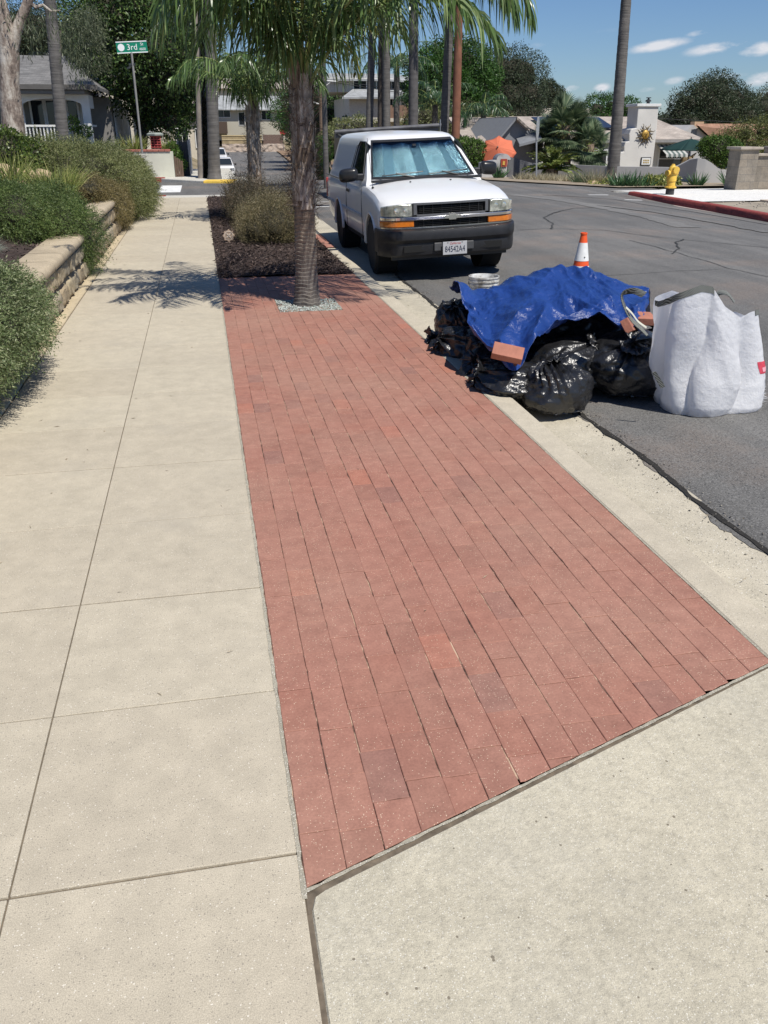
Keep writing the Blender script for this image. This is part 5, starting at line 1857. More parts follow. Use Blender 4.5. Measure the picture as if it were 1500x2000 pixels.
leafy('oak_tree', 'large dark spreading oak behind the street sign', 'tree',
      [(tuple(at(px, py, Y)), (r, r, r * .85)) for (px, py, Y, r) in [
          (215, 40, 40, 1.9), (270, 10, 40, 2.1), (330, 40, 41, 2.0), (235, 100, 40, 1.6), (300, 95, 39, 1.9), (355, 110, 40, 1.5), (260, 165, 39.5, 1.5),
          (315, 165, 40, 1.6), (305, 225, 40, 1.1), (345, 200, 41, 1.4), (365, 150, 42, 1.2), (330, 240, 40, .8), (365, 60, 42, 1.5), (260, -70, 41, 2.3), (340, -60, 42, 2.2)]],
      F_OAK, 42000, .15, trunk=((at(272, 300, 40)[0], 40, -.2), tuple(at(275, 190, 40)), .28, .2), core=.45, lump=.3, bark=simple('oak_bark', (.05, .042, .035), .95, var=.3), shell=(.45, 1.06))
leafy('pine_tree', 'dark pine crown behind the bungalow roof', 'tree',
      [(tuple(at(px, py, Y)), (r, r, r * .7)) for (px, py, Y, r) in [(60, 60, 60, 2.6), (110, 70, 62, 2.4), (150, 95, 60, 2.2), (70, 110, 61, 2.0), (130, 125, 60, 1.8), (35, 95, 62, 2.2), (160, 60, 62, 2.0), (180, 110, 60, 1.8)]],
      F_PINE, 26000, .17, trunk=((at(100, 300, 60)[0], 60, 0), tuple(at(100, 110, 60)), .4, .25), core=.5, lump=.35, shape=.3, shell=(.5, 1.08))
leafy('pepper_tree', 'feathery grey-green tree over the right end of the bungalow roof', 'tree',
      [(tuple(at(px, py, Y)), (r, r, r * 1.1)) for (px, py, Y, r) in [(160, 75, 34, .75), (180, 110, 34, .6), (145, 85, 34, .5), (175, 50, 35, .6), (150, 110, 33.5, .35), (185, 115, 34, .4)]],
      F_EUC, 9000, .1, trunk=((at(120, 330, 36)[0], 35.0, 0), tuple(at(118, 60, 35)), .08, .04), core=0, hang=.9, shape=.22, shell=(.2, 1.1), limbs=False)
leafy('hedge_shrub', 'dark foundation shrubs along the side wall of the bungalow', 'bush',
      [((-3.4, 35.2, .6), (.6, .6, .4)), ((-5.2, 35.3, .7), (1.3, .5, .4)), ((-2.8, 37.5, .4), (.4, 1.2, .4))], F_SHRUB, 5000, .09)

# ---- parked white pickup / SUVs down the street


M_CARW = simple('car_white', (.72, .72, .72), .25, var=.02, coat=.5)
M_TYRE = simple('tyre_rubber', (.018, .018, .018), .8, var=.2)
M_BLK = simple('black_plastic', (.02, .02, .021), .45, var=.2)


def loft(mb, rings, mi=0, cap=True):
    n = len(rings[0]); vs = [p for r in rings for p in r]; fs = []
    for j in range(len(rings) - 1):
        for i in range(n):
            k = (i + 1) % n
            fs.append((j * n + i, j * n + k, (j + 1) * n + k, (j + 1) * n + i))
    if cap: fs.append(tuple(range(n))[::-1]); fs.append(tuple((len(rings) - 1) * n + k for k in range(n)))
    mb.add(vs, fs, mi)


def far_suv(label, x, y, z, rz=0, s=1.0):
    T = thing('parked_suv', label, 'car', (x, y, z), rz, 'white cars parked down the far street')
    def ring(u, hw, z0, z1, sh):
        return [(-hw * .92, u, z0), (-hw, u, z0 + .2), (-hw, u, z1 - .2), (-hw * sh, u, z1), (hw * sh, u, z1), (hw, u, z1 - .2), (hw, u, z0 + .2), (hw * .92, u, z0)]
    mb = MB()
    loft(mb, [ring(0, .88, .45, .95, .9), ring(.12, .96, .38, 1.08, .9), ring(1.1, .98, .35, 1.16, .9), ring(2.5, .98, .35, 1.18, .93), ring(4.6, .98, .35, 1.18, .93), ring(4.8, .93, .45, 1.1, .93)])
    loft(mb, [[(-.86, 1.15, 1.12), (.86, 1.15, 1.12), (.86, 4.7, 1.12), (-.86, 4.7, 1.12)], [(-.80, 1.5, 1.4), (.80, 1.5, 1.4), (.80, 4.65, 1.4), (-.80, 4.65, 1.4)],
              [(-.70, 1.95, 1.72), (.70, 1.95, 1.72), (.72, 4.5, 1.74), (-.72, 4.5, 1.74)], [(-.62, 2.1, 1.77), (.62, 2.1, 1.77), (.62, 4.4, 1.79), (-.62, 4.4, 1.79)]])
    mb.build('body', M_CARW, T, smooth=35, bevel=.03)
    mb = MB(); mb.prism([(-.78, 1.14, 1.17), (.78, 1.14, 1.17), (.66, 1.86, 1.68), (-.66, 1.86, 1.68)], (0, -.02, .02)); mb.build('windscreen', M_WG, T)
    mb = MB()
    for sx in (-1, 1): mb.prism([(sx * .845, 1.8, 1.22), (sx * .845, 4.4, 1.22), (sx * .745, 4.3, 1.66), (sx * .745, 2.15, 1.66)], (sx * .02, 0, 0))
    mb.build('side_window', M_WG, T)
    MB().box((0, -.02, .74), (1.25, .06, .22)).build('grille', M_BLK, T)
    MB().box((0, -.04, .40), (1.5, .08, .14)).build('lower_grille', M_BLK, T)
    for sx in (-1, 1):
        MB().box((sx * .73, -.015, .86), (.34, .06, .16)).build('headlight', simple('far_headlight', (.3, .32, .35), .2), T)
        MB().box((sx * 1.08, 1.75, 1.2), (.2, .1, .18)).build('mirror', M_BLK, T, bevel=.03)
        for u in (.95, 3.8):
            w = MB().lathe([(.2, -.11), (.36, -.11), (.38, -.07), (.38, .07), (.36, .11), (.2, .11)], (sx * .87, u, .38), 20, axis='X').build('tyre', M_TYRE, T, smooth=40)
    MB().box((-.25, -.06, .53), (.34, .02, .14)).build('number_plate', SW, T)
    return T


p = at(446, 345, 88); far_suv('nearer white SUV parked by the palm trunks down the far street', p.x - .35, 86, road_z(5, 87))
p = at(436, 310, 98); far_suv('farther white car parked behind the white SUV', p.x - .5, 97, road_z(5, 98) + .6)

# ---- end of the far street: banked garden, terrace walls, house
EH = thing('hillside_house', 'low beige house with grey roof facing down the far street', 'house', (7, 166, 0))
mb = MB()
p0 = at(378, 215, 166); p1 = at(548, 215, 166)
zb = at(450, 262, 166).z; zt = at(450, 214, 166).z
mb.b2(p0.x + 1, p1.x + 1, 166, 176, zb - 1, zt)
mb.build('wall', simple('beige_siding', (.44, .41, .33), .9, var=.06), EH, world=True)
rz_ = at(450, 190, 170).z
slope('roof', [(p0.x - .5, 165, zt), (p1.x + 2, 165, zt), (p1.x + .5, 171, rz_ + .3), (p0.x + 1.5, 171, rz_ + .3)], M_SH_L, EH)
for (px, w, h, py) in [(437, 2.2, 1.1, 222), (472, 1.0, 2.0, 232), (520, 1.6, 1.4, 225)]:
    c_ = at(px, py, 165.99); window(EH, (c_.x, 165.99, c_.z), w, h, 'Y', M_WHT, mull=1 if w > 1.5 else 0)
c_ = at(436, 250, 165); MB().b2(c_.x - 1, c_.x + .7, 164, 165.9, c_.z - .9, c_.z + 1).build('porch', simple('brown_porch', (.08, .055, .04), .9), EH, world=True)
EH = thing('hillside_house', 'cream two-storey house above the beige one at the end of the far street', 'house', (12, 205, 5))
q0 = at(330, 175, 205); q1 = at(640, 175, 205)
mb = MB(); mb.b2(q0.x, q1.x, 205, 215, 0, at(400, 172, 205).z); mb.build('wall', M_CREAM, EH, world=True)
slope('roof', [(q0.x - 1, 204, at(400, 172, 205).z), (q1.x + 1, 204, at(400, 172, 205).z), (q1.x - 2, 210, at(400, 150, 205).z), (q0.x + 2, 210, at(400, 150, 205).z)], M_SH_T, EH)
for px in (350, 390, 460, 500, 560, 600):
    c_ = at(px, 188, 204.99); window(EH, (c_.x, 204.99, c_.z), 1.6, 1.2, 'Y', M_WHT)
# terraces
M_TERR = simple('terrace_block', (.33, .26, .15), .9, var=.25, scale=1.2, bmp=.4, bscale=3)
TW_ = thing('terrace_wall', 'tan stepped terrace walls below the beige house', 'wall', (7, 160, -2))
for i, (py0, py1, Y) in enumerate([(281, 273, 158.6), (273, 265, 160.5)]):
    z0, z1 = at(450, py0, Y).z, at(450, py1, Y).z
    a0, a1 = at(434, 280, Y).x, at(512, 280, Y).x
    mb = MB().b2(a0, a1, Y, Y + 2.2, z0 - 1.2, z1 - .06); mb.build('tier', M_TERR, TW_, world=True)
    mb = MB().b2(a0, a1, Y - .08, Y + .5, z1 - .06, z1 + .08); mb.build('capstones', simple('terrace_cap', (.5, .41, .24), .9), TW_, world=True)
RW = thing('rubble_wall', 'low brown rubble wall along the end of the far street', 'wall', (9, 157, -2))
z0, z1 = at(450, 292, 157).z, at(450, 281, 157).z
mb = MB()
def fn(u, v):
    x = at(434, 285, 157).x + (at(556, 285, 157).x - at(434, 285, 157).x) * u
    return (x, 157 - .25 * mnoise.noise(Vector((x * 1.7, v * 3, 0))) + .4 * v, z0 - .4 + (z1 - z0 + .4) * v + .06 * mnoise.noise(Vector((x * 2, 0, 3))) * (v > .8))
mb.grid(fn, 90, 8); mb.b2(at(434, 285, 157).x, at(556, 285, 157).x, 157.5, 158.4, z0 - .4, z1 - .05)
mb.build('rubble', M_RUBBLE, RW, world=True)
ST = thing('garden_steps', 'stone garden steps climbing between tan pillars beside the beige house', 'stairs', (-1, 157, -2))
mb = MB()
for k in range(12):
    Y = 156 + k * .5; zt_ = at(375, 292 - k * 3, Y).z
    mb.b2(at(364, 280, Y).x, at(388, 280, Y).x, Y, Y + .6, -3, zt_)
mb.build('treads', simple('stone_tread', (.36, .3, .2), .9), ST, world=True)
mb = MB()
for px in (361, 390):
    c_ = at(px, 290, 156); mb.b2(c_.x - .45, c_.x + .45, 155.5, 156.5, -3, at(px, 258, 156).z)
    mb.b2(c_.x - .3, c_.x + .3, 156.5, 162, -3, at(px, 262, 159).z)
mb.build('pillar', M_TERR, ST, bevel=.03, world=True)
FN = thing('wooden_fence', 'brown board fence right of the terraces at the end of the far street', 'fence', (14, 159, -2))
mb = MB(); a0, a1 = at(514, 275, 158.6).x, at(551, 275, 158.6).x; x = a0
while x < a1: mb.b2(x, x + .17, 158.5, 158.56, at(530, 281, 158.6).z, at(530, 263, 158.6).z + random.uniform(-.02, .02)); x += .18
mb.build('boards', simple('fence_brown', (.15, .10, .08), .9, var=.2), FN, world=True)
SS = thing('stop_sign', 'small distant red stop sign at the end of the far street', 'sign', (12.3, 150, -2))
c_ = at(552, 258, 150); zb = at(552, 294, 150).z
MB().tube([(c_.x, 150, zb), (c_.x, 150, c_.z)], .04, 6).build('post', M_DKMET, SS, world=True)
MB().prism([(c_.x + .5 * math.cos(R(22.5 + 45 * i)), 149.9, c_.z + .5 * math.sin(R(22.5 + 45 * i))) for i in range(8)], (0, .03, 0)).build('plate', simple('stop_red', (.4, .03, .035), .5), SS, world=True)
# verge on the right of the far street
V = []
ysf = np.linspace(42, 157, 40)
for y in ysf:
    for k in range(4):
        x = far_r(y) + .1 + k * 1.6; V.append((x, y, road_z(5, y) + .12 + k * .10 + .05 * mnoise.noise(Vector((x, y * .5, 0)))))
tag(np_mesh('bark_verge', V, [(j * 4 + i, j * 4 + i + 1, (j + 1) * 4 + i + 1, (j + 1) * 4 + i) for j in range(39) for i in range(3)], simple('verge_bark', (.25, .165, .10), .95, var=.3, scale=.8)), kind='structure')

# ================================================================== RIGHT BACKGROUND
M_STUC = simple('white_stucco', (.62, .60, .56), .9, var=.07, scale=1.2, bmp=.35, bscale=6)
M_STUCG = simple('grey_wall_stucco', (.44, .43, .415), .9, var=.09, scale=.9, bmp=.3, bscale=6)
M_GABLE = simple('dark_gable', (.20, .21, .225), .85, var=.08)

# ---- stucco house with the chimney
HS = thing('stucco_house', 'white stucco house with tan roof, solar panel and big stepped chimney behind the garden wall', 'house', (24, 52, -1.3))
Yh = 50.0
zE = 1.02
xl, xr = 15.5, 28.9
mb = MB()
mb.b2(19.4, xr, Yh, Yh + 9, -1.8, zE)
mb.b2(14.6, 19.4, Yh - 1.5, Yh + 9, -1.8, zE)
mb.build('wall', M_STUC, HS, world=True)
rx, rz1 = at(1272, 228, 54.5).x, at(1272, 228, 54.5).z
slope('roof', [(18.0, Yh - .5, zE), (xr + .5, Yh - .5, zE), (rx, Yh + 4.5, rz1), (18.0, Yh + 4.5, rz1)], M_SH_T, HS)
slope('roof', [(xr + .5, Yh - .5, zE), (xr + .5, Yh + 9.5, zE), (rx, Yh + 4.5, rz1)], M_SH_T, HS)
slope('roof', [(14.2, Yh - 2.0, zE), (19.0, Yh - 2.0, zE), (18.2, Yh + 4.5, rz1 - .05), (15, Yh + 4.5, rz1 - .05)], M_SH_T, HS)
mb = MB(); mb.b2(18.0, xr + .45, Yh - .56, Yh - .48, zE - .17, zE - .02); mb.build('fascia', simple('fascia_grey', (.25, .24, .23), .8), HS, world=True)
# solar panel on the roof
a = at(1190, 248, 51.5); b_ = at(1240, 230, 53)
mb = MB(); k0 = (zE + .75 - zE)
def roof_z(y): return zE + (rz1 - zE) * (y - (Yh - .5)) / 5.0
mb.prism([(20.0, Yh + 1.3, roof_z(Yh + 1.3) + .14), (24.4, Yh + 1.3, roof_z(Yh + 1.3) + .14), (24.4, Yh + 3.6, roof_z(Yh + 3.6) + .14), (20.0, Yh + 3.6, roof_z(Yh + 3.6) + .14)], (0, 0, .05))
mb.build('solar_panel', simple('solar_blue', (.02, .03, .055), .3, var=.2), HS, world=True)
# chimney: tapering stack with rounded steps down its left side
mb = MB()
Yc = 48.9
sil = [(1281, 270), (1287, 207), (1247, 205), (1243, 250), (1233, 252), (1229, 262), (1229, 276), (1222, 277), (1219, 286), (1219, 296), (1213, 297), (1208, 306), (1207, 318), (1202, 322), (1198, 345), (1272, 345)]
P = []
for (px, py) in sil:
    p = at(px, py, Yc); P.append((p.x, Yc, p.z))
mb.prism(P, (0, 1.3, 0))
ch = mb.build('chimney', M_STUC, HS, bevel=.04, world=True)
p = at(1246, 207, Yc); q = at(1288, 207, Yc)
MB().b2(p.x - .08, q.x + .08, Yc - .08, Yc + 1.38, p.z - .03, p.z + .12).build('chimney_cap', simple('cap_white', (.7, .7, .68), .8), ch, bevel=.02, world=True)
c_ = at(1266, 200, Yc + .6); MB().lathe([(.09, 0), (.09, .12), (.16, .13), (.16, .2), (.05, .26), (.05, .3), (.14, .31), (.14, .35)], (c_.x, c_.y, p.z + .11), 14).build('flue', M_DKMET, ch, world=True)
# plaque
c_ = at(1261, 315, Yc - .02); pq = MB().box((c_.x, Yc - .03, c_.z), (.62, .05, .44)).build('plaque', M_BLK, ch, world=True)
MB().box((c_.x, Yc - .06, c_.z), (.54, .03, .36)).build('plaque_tile', M_WHT, pq, world=True)
mb = MB()
for r in range(2):
    for k in range(4): mb.box((c_.x - .15 + .1 * k, Yc - .08, c_.z + .06 - .12 * r), (.07, .02, .07))
mb.build('plaque_relief', simple('ochre', (.45, .33, .12), .7), pq, world=True)
# sun ornament: face plus wavy rays
c_ = at(1260, 263, Yc - .05)
SUNO = thing('sun_ornament', 'metal sun face with wavy rays hanging on the white chimney', 'ornament', (c_.x, Yc - .06, c_.z))
mb = MB(); mb.grid(lambda u, v: (.22 * math.cos(2 * math.pi * u) * math.sin(math.pi / 2 * v), -.10 * math.cos(math.pi / 2 * v) - .03, .25 * math.sin(2 * math.pi * u) * math.sin(math.pi / 2 * v)), 22, 8, closed_u=True)
mb.build('face', simple('gold_face', (.48, .29, .06), .45, metal=.3, var=.25, scale=12), SUNO, smooth=60)
mb = MB()
for sx in (-1, 1): mb.box((sx * .08, -.12, .05), (.07, .03, .03))
mb.box((0, -.145, -.01), (.045, .05, .11)); mb.box((0, -.125, -.10), (.11, .03, .028))
mb.build('features', simple('dark_gold', (.16, .09, .02), .5), SUNO)
for k in range(16):
    a = 2 * math.pi * k / 16; L = .62 if k % 2 else .48
    mb = MB(); pts = []
    for t in np.linspace(.25, L, 9):
        w = .045 * math.sin((t - .25) / (L - .25) * 2 * math.pi) * (1 if k % 2 else -1)
        pts.append((math.cos(a) * t - math.sin(a) * w, -.02, math.sin(a) * t + math.cos(a) * w))
    mb.tube(pts, [.05 * (1 - .85 * i / 8) for i in range(9)], 6)
    mb.build('ray', simple('ray_metal', (.16, .125, .075), .5, metal=.5, var=.3), SUNO, smooth=60)
# windows under the awning, striped awning
wf = window(HS, (at(1309, 310, Yh).x, Yh - .005, at(1309, 310, Yh).z), 1.5, 1.15, 'Y', M_WHT, mull=0, cross=True)
window(HS, (at(1165, 313, Yh - 1.5).x, Yh - 1.505, at(1165, 313, Yh - 1.5).z), 1.1, 1.0, 'Y', M_WHT, mull=0)
p0, p1 = at(1283, 282, Yh - .05), at(1325, 282, Yh - .05)
AW = MB(); stripes = 9
awA, awB = MB(), MB()
for k in range(stripes):
    xa = p0.x + (p1.x - p0.x) * k / stripes; xb = p0.x + (p1.x - p0.x) * (k + 1) / stripes
    d = .7
    tgt = awA if k % 2 else awB
    tgt.add([(xa, Yh - .06, p0.z), (xb, Yh - .06, p0.z), (xb + d * .15, Yh - 1.1, p0.z - .52), (xa + d * .15, Yh - 1.1, p0.z - .52), ((xa + xb) / 2 + d * .15, Yh - 1.12, p0.z - .70), (xb + d * .15, Yh - 1.12, p0.z - .64), (xa + d * .15, Yh - 1.12, p0.z - .64)],
            [(0, 1, 2, 3), (3, 2, 5, 4, 6)])
aw = awA.build('awning', simple('awning_grey', (.10, .13, .12), .8), HS, world=True, solid=.02)
awB.build('awning_stripe', simple('awning_pale', (.42, .42, .39), .8), aw, world=True, solid=.02)
# fish-shaped ornament on the wall right of the window
c_ = at(1342, 311, Yh - .05)
FO = thing('turtle_ornament', 'brown turtle-shaped metal ornament on the stucco wall beside the green parasol', 'ornament', (c_.x, Yh - .05, c_.z))
mb = MB(); mb.grid(lambda u, v: (.38 * math.cos(2 * math.pi * u) * math.sin(math.pi / 2 * v), -.09 * math.cos(math.pi / 2 * v) - .01, .24 * math.sin(2 * math.pi * u) * math.sin(math.pi / 2 * v)), 22, 6, closed_u=True); mb.build('shell', simple('ornament_brown', (.2, .14, .07), .7, var=.3, scale=9), FO, smooth=60)
for (x, z, a, L) in [(.42, .22, 40, .3), (-.4, .12, 150, .22), (.3, -.2, -50, .25), (-.3, -.2, 215, .22), (.48, .0, 5, .2)]:
    MB().tube([(x * .7, -.03, z * .7), (x * .7 + L * math.cos(R(a)), -.03, z * .7 + L * math.sin(R(a)))], [.09, .03], 8).build('flipper', simple('ornament_brown2', (.17, .12, .06), .7), FO)

# dark gabled wing at the left of that house
HG = thing('gabled_house', 'dark grey gabled house wing behind the orange parasol', 'house', (15.5, 46, -1))
Yg = 45.0
pk = at(1005, 228, Yg); pl_ = at(962, 285, Yg); pr_ = at(1060, 285, Yg)
mb = MB(); mb.prism([(pl_.x, Yg, -1.5), (pr_.x, Yg, -1.5), (pr_.x, Yg, at(1060, 262, Yg).z), (at(1026, 245, Yg).x, Yg, at(1026, 246, Yg).z), (pk.x, Yg, pk.z - .1), (pl_.x, Yg, pl_.z)], (0, 6, 0)); mb.build('wall', M_GABLE, HG, world=True)
e = at(1026, 246, Yg)
slope('roof', [(e.x + .1, Yg - .4, e.z - .1), (e.x + .1, Yg + 6, e.z - .1), (pk.x, Yg + 6, pk.z), (pk.x, Yg - .4, pk.z)][::-1], M_SH_T, HG)
e2 = at(925, 292, Yg)
slope('roof', [(pk.x, Yg - .3, pk.z - .02), (pk.x, Yg + 6, pk.z - .02), (pl_.x - .1, Yg + 6, pl_.z), (pl_.x - .1, Yg - .3, pl_.z)], M_GABLE, HG)
l0, l1 = at(925, 297, Yg - .3), at(972, 262, Yg + 3)
slope('porch_roof', [(l0.x, Yg - 1.2, l0.z), (pl_.x + .5, Yg - 1.2, l0.z + .15), (pl_.x + .6, Yg + 3, l1.z), (l0.x + 1.2, Yg + 3, l1.z - .1)], M_SH_T, HG)
slope('entry_roof', [(at(1008, 280, Yg - 1).x, Yg - 1.5, at(1008, 281, Yg - 1).z), (at(1050, 280, Yg - 1).x, Yg - 1.5, at(1050, 270, Yg - 1).z), (at(1050, 280, Yg).x, Yg, at(1050, 255, Yg).z), (at(1008, 280, Yg).x, Yg, at(1008, 270, Yg).z)], M_GABLE, HG)

# ---- garden wall, gate, tile
GW = thing('garden_wall', 'low grey stucco garden wall with a sweeping curved hump along the corner garden', 'wall', (19, 40, -1))
Yw = 40.0
top_pts = [(1045, 319), (1120, 322), (1190, 325), (1200, 325), (1312, 327)]
hump = [(1312, 327), (1325, 324), (1337, 318), (1350, 311), (1363, 309), (1378, 311), (1390, 318), (1402, 328), (1412, 332), (1448, 333)]
mb = MB()
def wall_run(pts, ya, yb, th=.28):
    n = len(pts)
    for i in range(n - 1):
        y0 = ya + (yb - ya) * i / (n - 1); y1 = ya + (yb - ya) * (i + 1) / (n - 1)
        a = at(pts[i][0], pts[i][1], y0); b_ = at(pts[i + 1][0], pts[i + 1][1], y1)
        mb.prism([(a.x, y0, -1.6), (b_.x, y1, -1.6), (b_.x, y1, b_.z), (a.x, y0, a.z)], (0, th, 0))
wall_run(top_pts, 33.6, 28.6)
hp = []
for i in range(len(hump) - 1):
    for t in np.linspace(0, 1, 5)[:-1]:
        g_ = lambda k: np.array(hump[min(max(k, 0), len(hump) - 1)], float)
        hp.append(tuple(cr_(g_(i - 1), g_(i), g_(i + 1), g_(i + 2), t)) if False else tuple(g_(i) * (1 - t) + g_(i + 1) * t))
hp.append(hump[-1])
# the wall turns towards the street over the hump, then runs back
nH = len(hp)
for i in range(nH - 1):
    def yy(k):
        px = hp[k][0]
        return lerp_tab(px, [(1312, 28.6), (1362, 26.9), (1380, 26.8), (1448, 26.6)])
    a = at(hp[i][0], hp[i][1], yy(i)); b_ = at(hp[i + 1][0], hp[i + 1][1], yy(i + 1))
    mb.prism([(a.x, a.y, -1.6), (b_.x, b_.y, -1.6), (b_.x, b_.y, b_.z), (a.x, a.y, a.z)], (.1, .28, 0))
mb.build('stucco', M_STUCG, GW, world=True)
GP = thing('gate_pillar', 'grey stucco gate pillar with a red painted tile left of the wooden gate', 'pillar', (13.3, 40, -1))
mb = MB(); a = at(943, 300, 33.6); b_ = at(992, 300, 33.6); tz = at(965, 304, 33.6).z
n = 12; P = [(a.x, 33.6, -1.6), (b_.x, 33.6, -1.6), (b_.x, 33.6, tz - .15)]
for i in range(n + 1):
    an = math.pi * i / n; P.append(((a.x + b_.x) / 2 + .35 + (b_.x - a.x) * .28 * math.cos(an), 33.6, tz - .15 + .22 * math.sin(an)))
P.append((a.x, 33.6, tz - .25))
mb.prism(P, (0, .5, 0)); mb.build('stucco', M_STUCG, GP, world=True)
c_ = at(984, 318, 33.58)
MB().box((c_.x, 33.58, c_.z), (.25, .04, .28)).build('tile', simple('red_tile', (.33, .055, .03), .5), GP, world=True)
MB().box((c_.x - .01, 33.55, c_.z - .01), (.09, .02, .14)).build('tile_motif', simple('ochre_motif', (.6, .38, .08), .5), GP, world=True)
GT = thing('wooden_gate', 'dark grey board gate in the garden wall behind the stop sign', 'gate', (14.6, 40.3, -1))
mb = MB(); a = at(993, 320, 33.8); b_ = at(1046, 320, 34.2); n = 14
for k in range(n):
    t = k / n; px = 993 + 53 * t; y = 33.8 + .4 * t
    p = at(px, 306 + 15 * t, y); mb.b2(p.x, p.x + (b_.x - a.x) / n * .9, y, y + .05, -1.5, p.z)
mb.build('boards', simple('gate_grey', (.13, .13, .135), .85, var=.15), GT, world=True)

# ---- parasols


def parasol(name, label, c, r, drop, tilt, n, mat, pole_b, ribs=True):
    """canopy of n gores; c apex, tilt matrix"""
    T = thing(name, label, 'parasol', pole_b)
    mb = MB()
    for k in range(n):
        a0 = 2 * math.pi * k / n; a1 = 2 * math.pi * (k + 1) / n
        def fn(u, v, a0=a0, a1=a1):
            a = a0 + (a1 - a0) * u
            sc = 1 - .06 * math.sin(math.pi * u) * v
            rr_ = r * v * sc
            # straight edge between ribs
            f = math.cos((a1 - a0) / 2) / math.cos(a - (a0 + a1) / 2)
            p = Vector((math.cos(a) * rr_ * f, math.sin(a) * rr_ * f, -drop * v ** 1.25 - .03 * math.sin(math.pi * u) * v))
            return tuple(c + tilt @ p)
        mb.grid(fn, 6, 8)
    mb.build('canopy', mat, T, smooth=25, world=True, solid=.01)
    mb = MB()
    mb.tube([c + tilt @ Vector((0, 0, .08)), c + tilt @ Vector((0, 0, -drop - .1)), Vector(pole_b)], .03, 8)
    for k in range(n):
        a = 2 * math.pi * k / n; mb.tube([c + tilt @ Vector((0, 0, -.05)), c + tilt @ Vector((math.cos(a) * r * .98, math.sin(a) * r * .98, -drop - .02))], .012, 4)
    mb.build('frame', simple('parasol_frame', (.10, .08, .07), .6), T, world=True)
    return T


M_ORC = foliage('orange_canvas', (.80, .24, .13), (.80, .24, .13), rough=.8, trans=.35, clump=.3)
M_GRC2 = foliage('green_canvas', (.012, .05, .045), (.012, .05, .045), rough=.8, trans=.15, clump=.3)
cA = at(966, 282, 42)
parasol('orange_parasol', 'orange parasol tilted sideways above the grey gate pillar', at(972, 288, 40), .86, .42, Vector((-.30, -.78, .55)).to_track_quat('Z', 'Y').to_matrix(), 8, M_ORC, (12.9, 40.6, -1.2))
cG = at(1350, 271, 43)
parasol('green_parasol', 'dark green parasol opened in front of the white stucco house', cG, 1.55, .52, Matrix.Rotation(R(0), 3, 'X'), 8, M_GRC2, (at(1339, 330, 42.5).x, 42.5, -1.4))

# ---- stop sign seen edge-on
SG_ = thing('stop_sign', 'octagonal traffic sign seen almost edge-on from behind at the street corner', 'sign', (11.5, 30, -.2))
p = at(1049, 251, 30); q = at(1048, 358, 30)
MB().tube([(q.x, 30, q.z - .1), (p.x, 30, p.z - .3), (p.x, 30, p.z + .38)], .03, 8).build('post', simple('sign_post_grey', (.36, .37, .38), .5, metal=.3), SG_, world=True)
mb = MB(); va = R(62)
mb.prism([(p.x + .40 * math.cos(R(22.5 + 45 * i)) * math.cos(va), 29.95 + .40 * math.cos(R(22.5 + 45 * i)) * math.sin(va), p.z + .40 * math.sin(R(22.5 + 45 * i))) for i in range(8)], (.01, -.006, 0))
mb.build('plate', simple('sign_back', (.40, .42, .43), .45, metal=.3), SG_, world=True)

# ---- tall right palm trunk, other palm trunks and the brown pole
b0 = at(1196, 357, 30); t0 = at(1223, 0, 30); d = t0 - b0
slim_palm('tall bare palm trunk rising out of the picture right of the fan palm', b0 - d * .03, t0 + d * .9, .215, .13, rings=4, n=18)
for (pxb, pyb, pxt, Y, r, lab, kw) in [
    (721, 262, 729, 45, .19, 'leftmost of the slim palms rising behind the pickup cab', {}),
    (744, 262, 746, 46, .19, 'dark brown palm trunk just left of the tight pair partner', {'mat': simple('dark_palm_bark', (.085, .07, .06), .95, var=.35)}),
    (755, 262, 754, 44, .20, 'grey palm trunk touching the dark one behind the pickup', {}),
    (807, 262, 808, 44, .25, 'dark thick palm trunk in the middle behind the pickup roof', {'mat': simple('shaded_palm_bark', (.10, .095, .095), .95, var=.25)}),
    (867, 266, 880, 43, .22, 'leaning grey palm trunk left of the reddish brown pole', {})]:
    b0 = at(pxb, pyb, Y); t0 = at(pxt, 0, Y); d = t0 - b0
    # extend to the ground
    g0 = b0 - d * ((b0.z - (road_z(8, min(Y, 60)) - .2)) / d.z)
    slim_palm(lab, g0, t0 + d * .45, r, r * .85, group='row of slim palms across the street', rings=5, nfr=14, **kw)
b0 = at(890, 262, 42); t0 = at(897, 0, 42); d = t0 - b0; g0 = b0 - d * ((b0.z + 1.2) / d.z)
UP = thing('utility_pole', 'reddish brown wooden utility pole behind the pickup', 'pole', g0)
MB().tube([g0, t0 + d * .5], [.215, .17], 12).build('shaft', simple('creosote_wood', (.20, .085, .05), .85, var=.3, scale=2, bmp=.5, bscale=12), UP, smooth=60, world=True)
b0 = at(632, 345, 62); t0 = at(626, 150, 62)
UP = thing('utility_pole', 'distant brown utility pole with white crossarm left of the pickup', 'pole', b0)
MB().tube([b0, t0 + Vector((0, 0, .5))], [.2, .16], 10).build('shaft', simple('brown_pole', (.19, .13, .09), .9, var=.2), UP, world=True)
p = at(598, 155, 62); q = at(660, 160, 62)
mb = MB(); mb.tube([p, q], .07, 6); mb.tube([at(612, 158, 62), at(631, 172, 62)], .035, 5); mb.tube([at(646, 160, 62), at(631, 172, 62)], .035, 5); mb.tube([at(601, 196, 62), at(624, 204, 62)], .06, 6); mb.build('crossarm', simple('arm_grey', (.5, .5, .48), .7), UP, world=True)
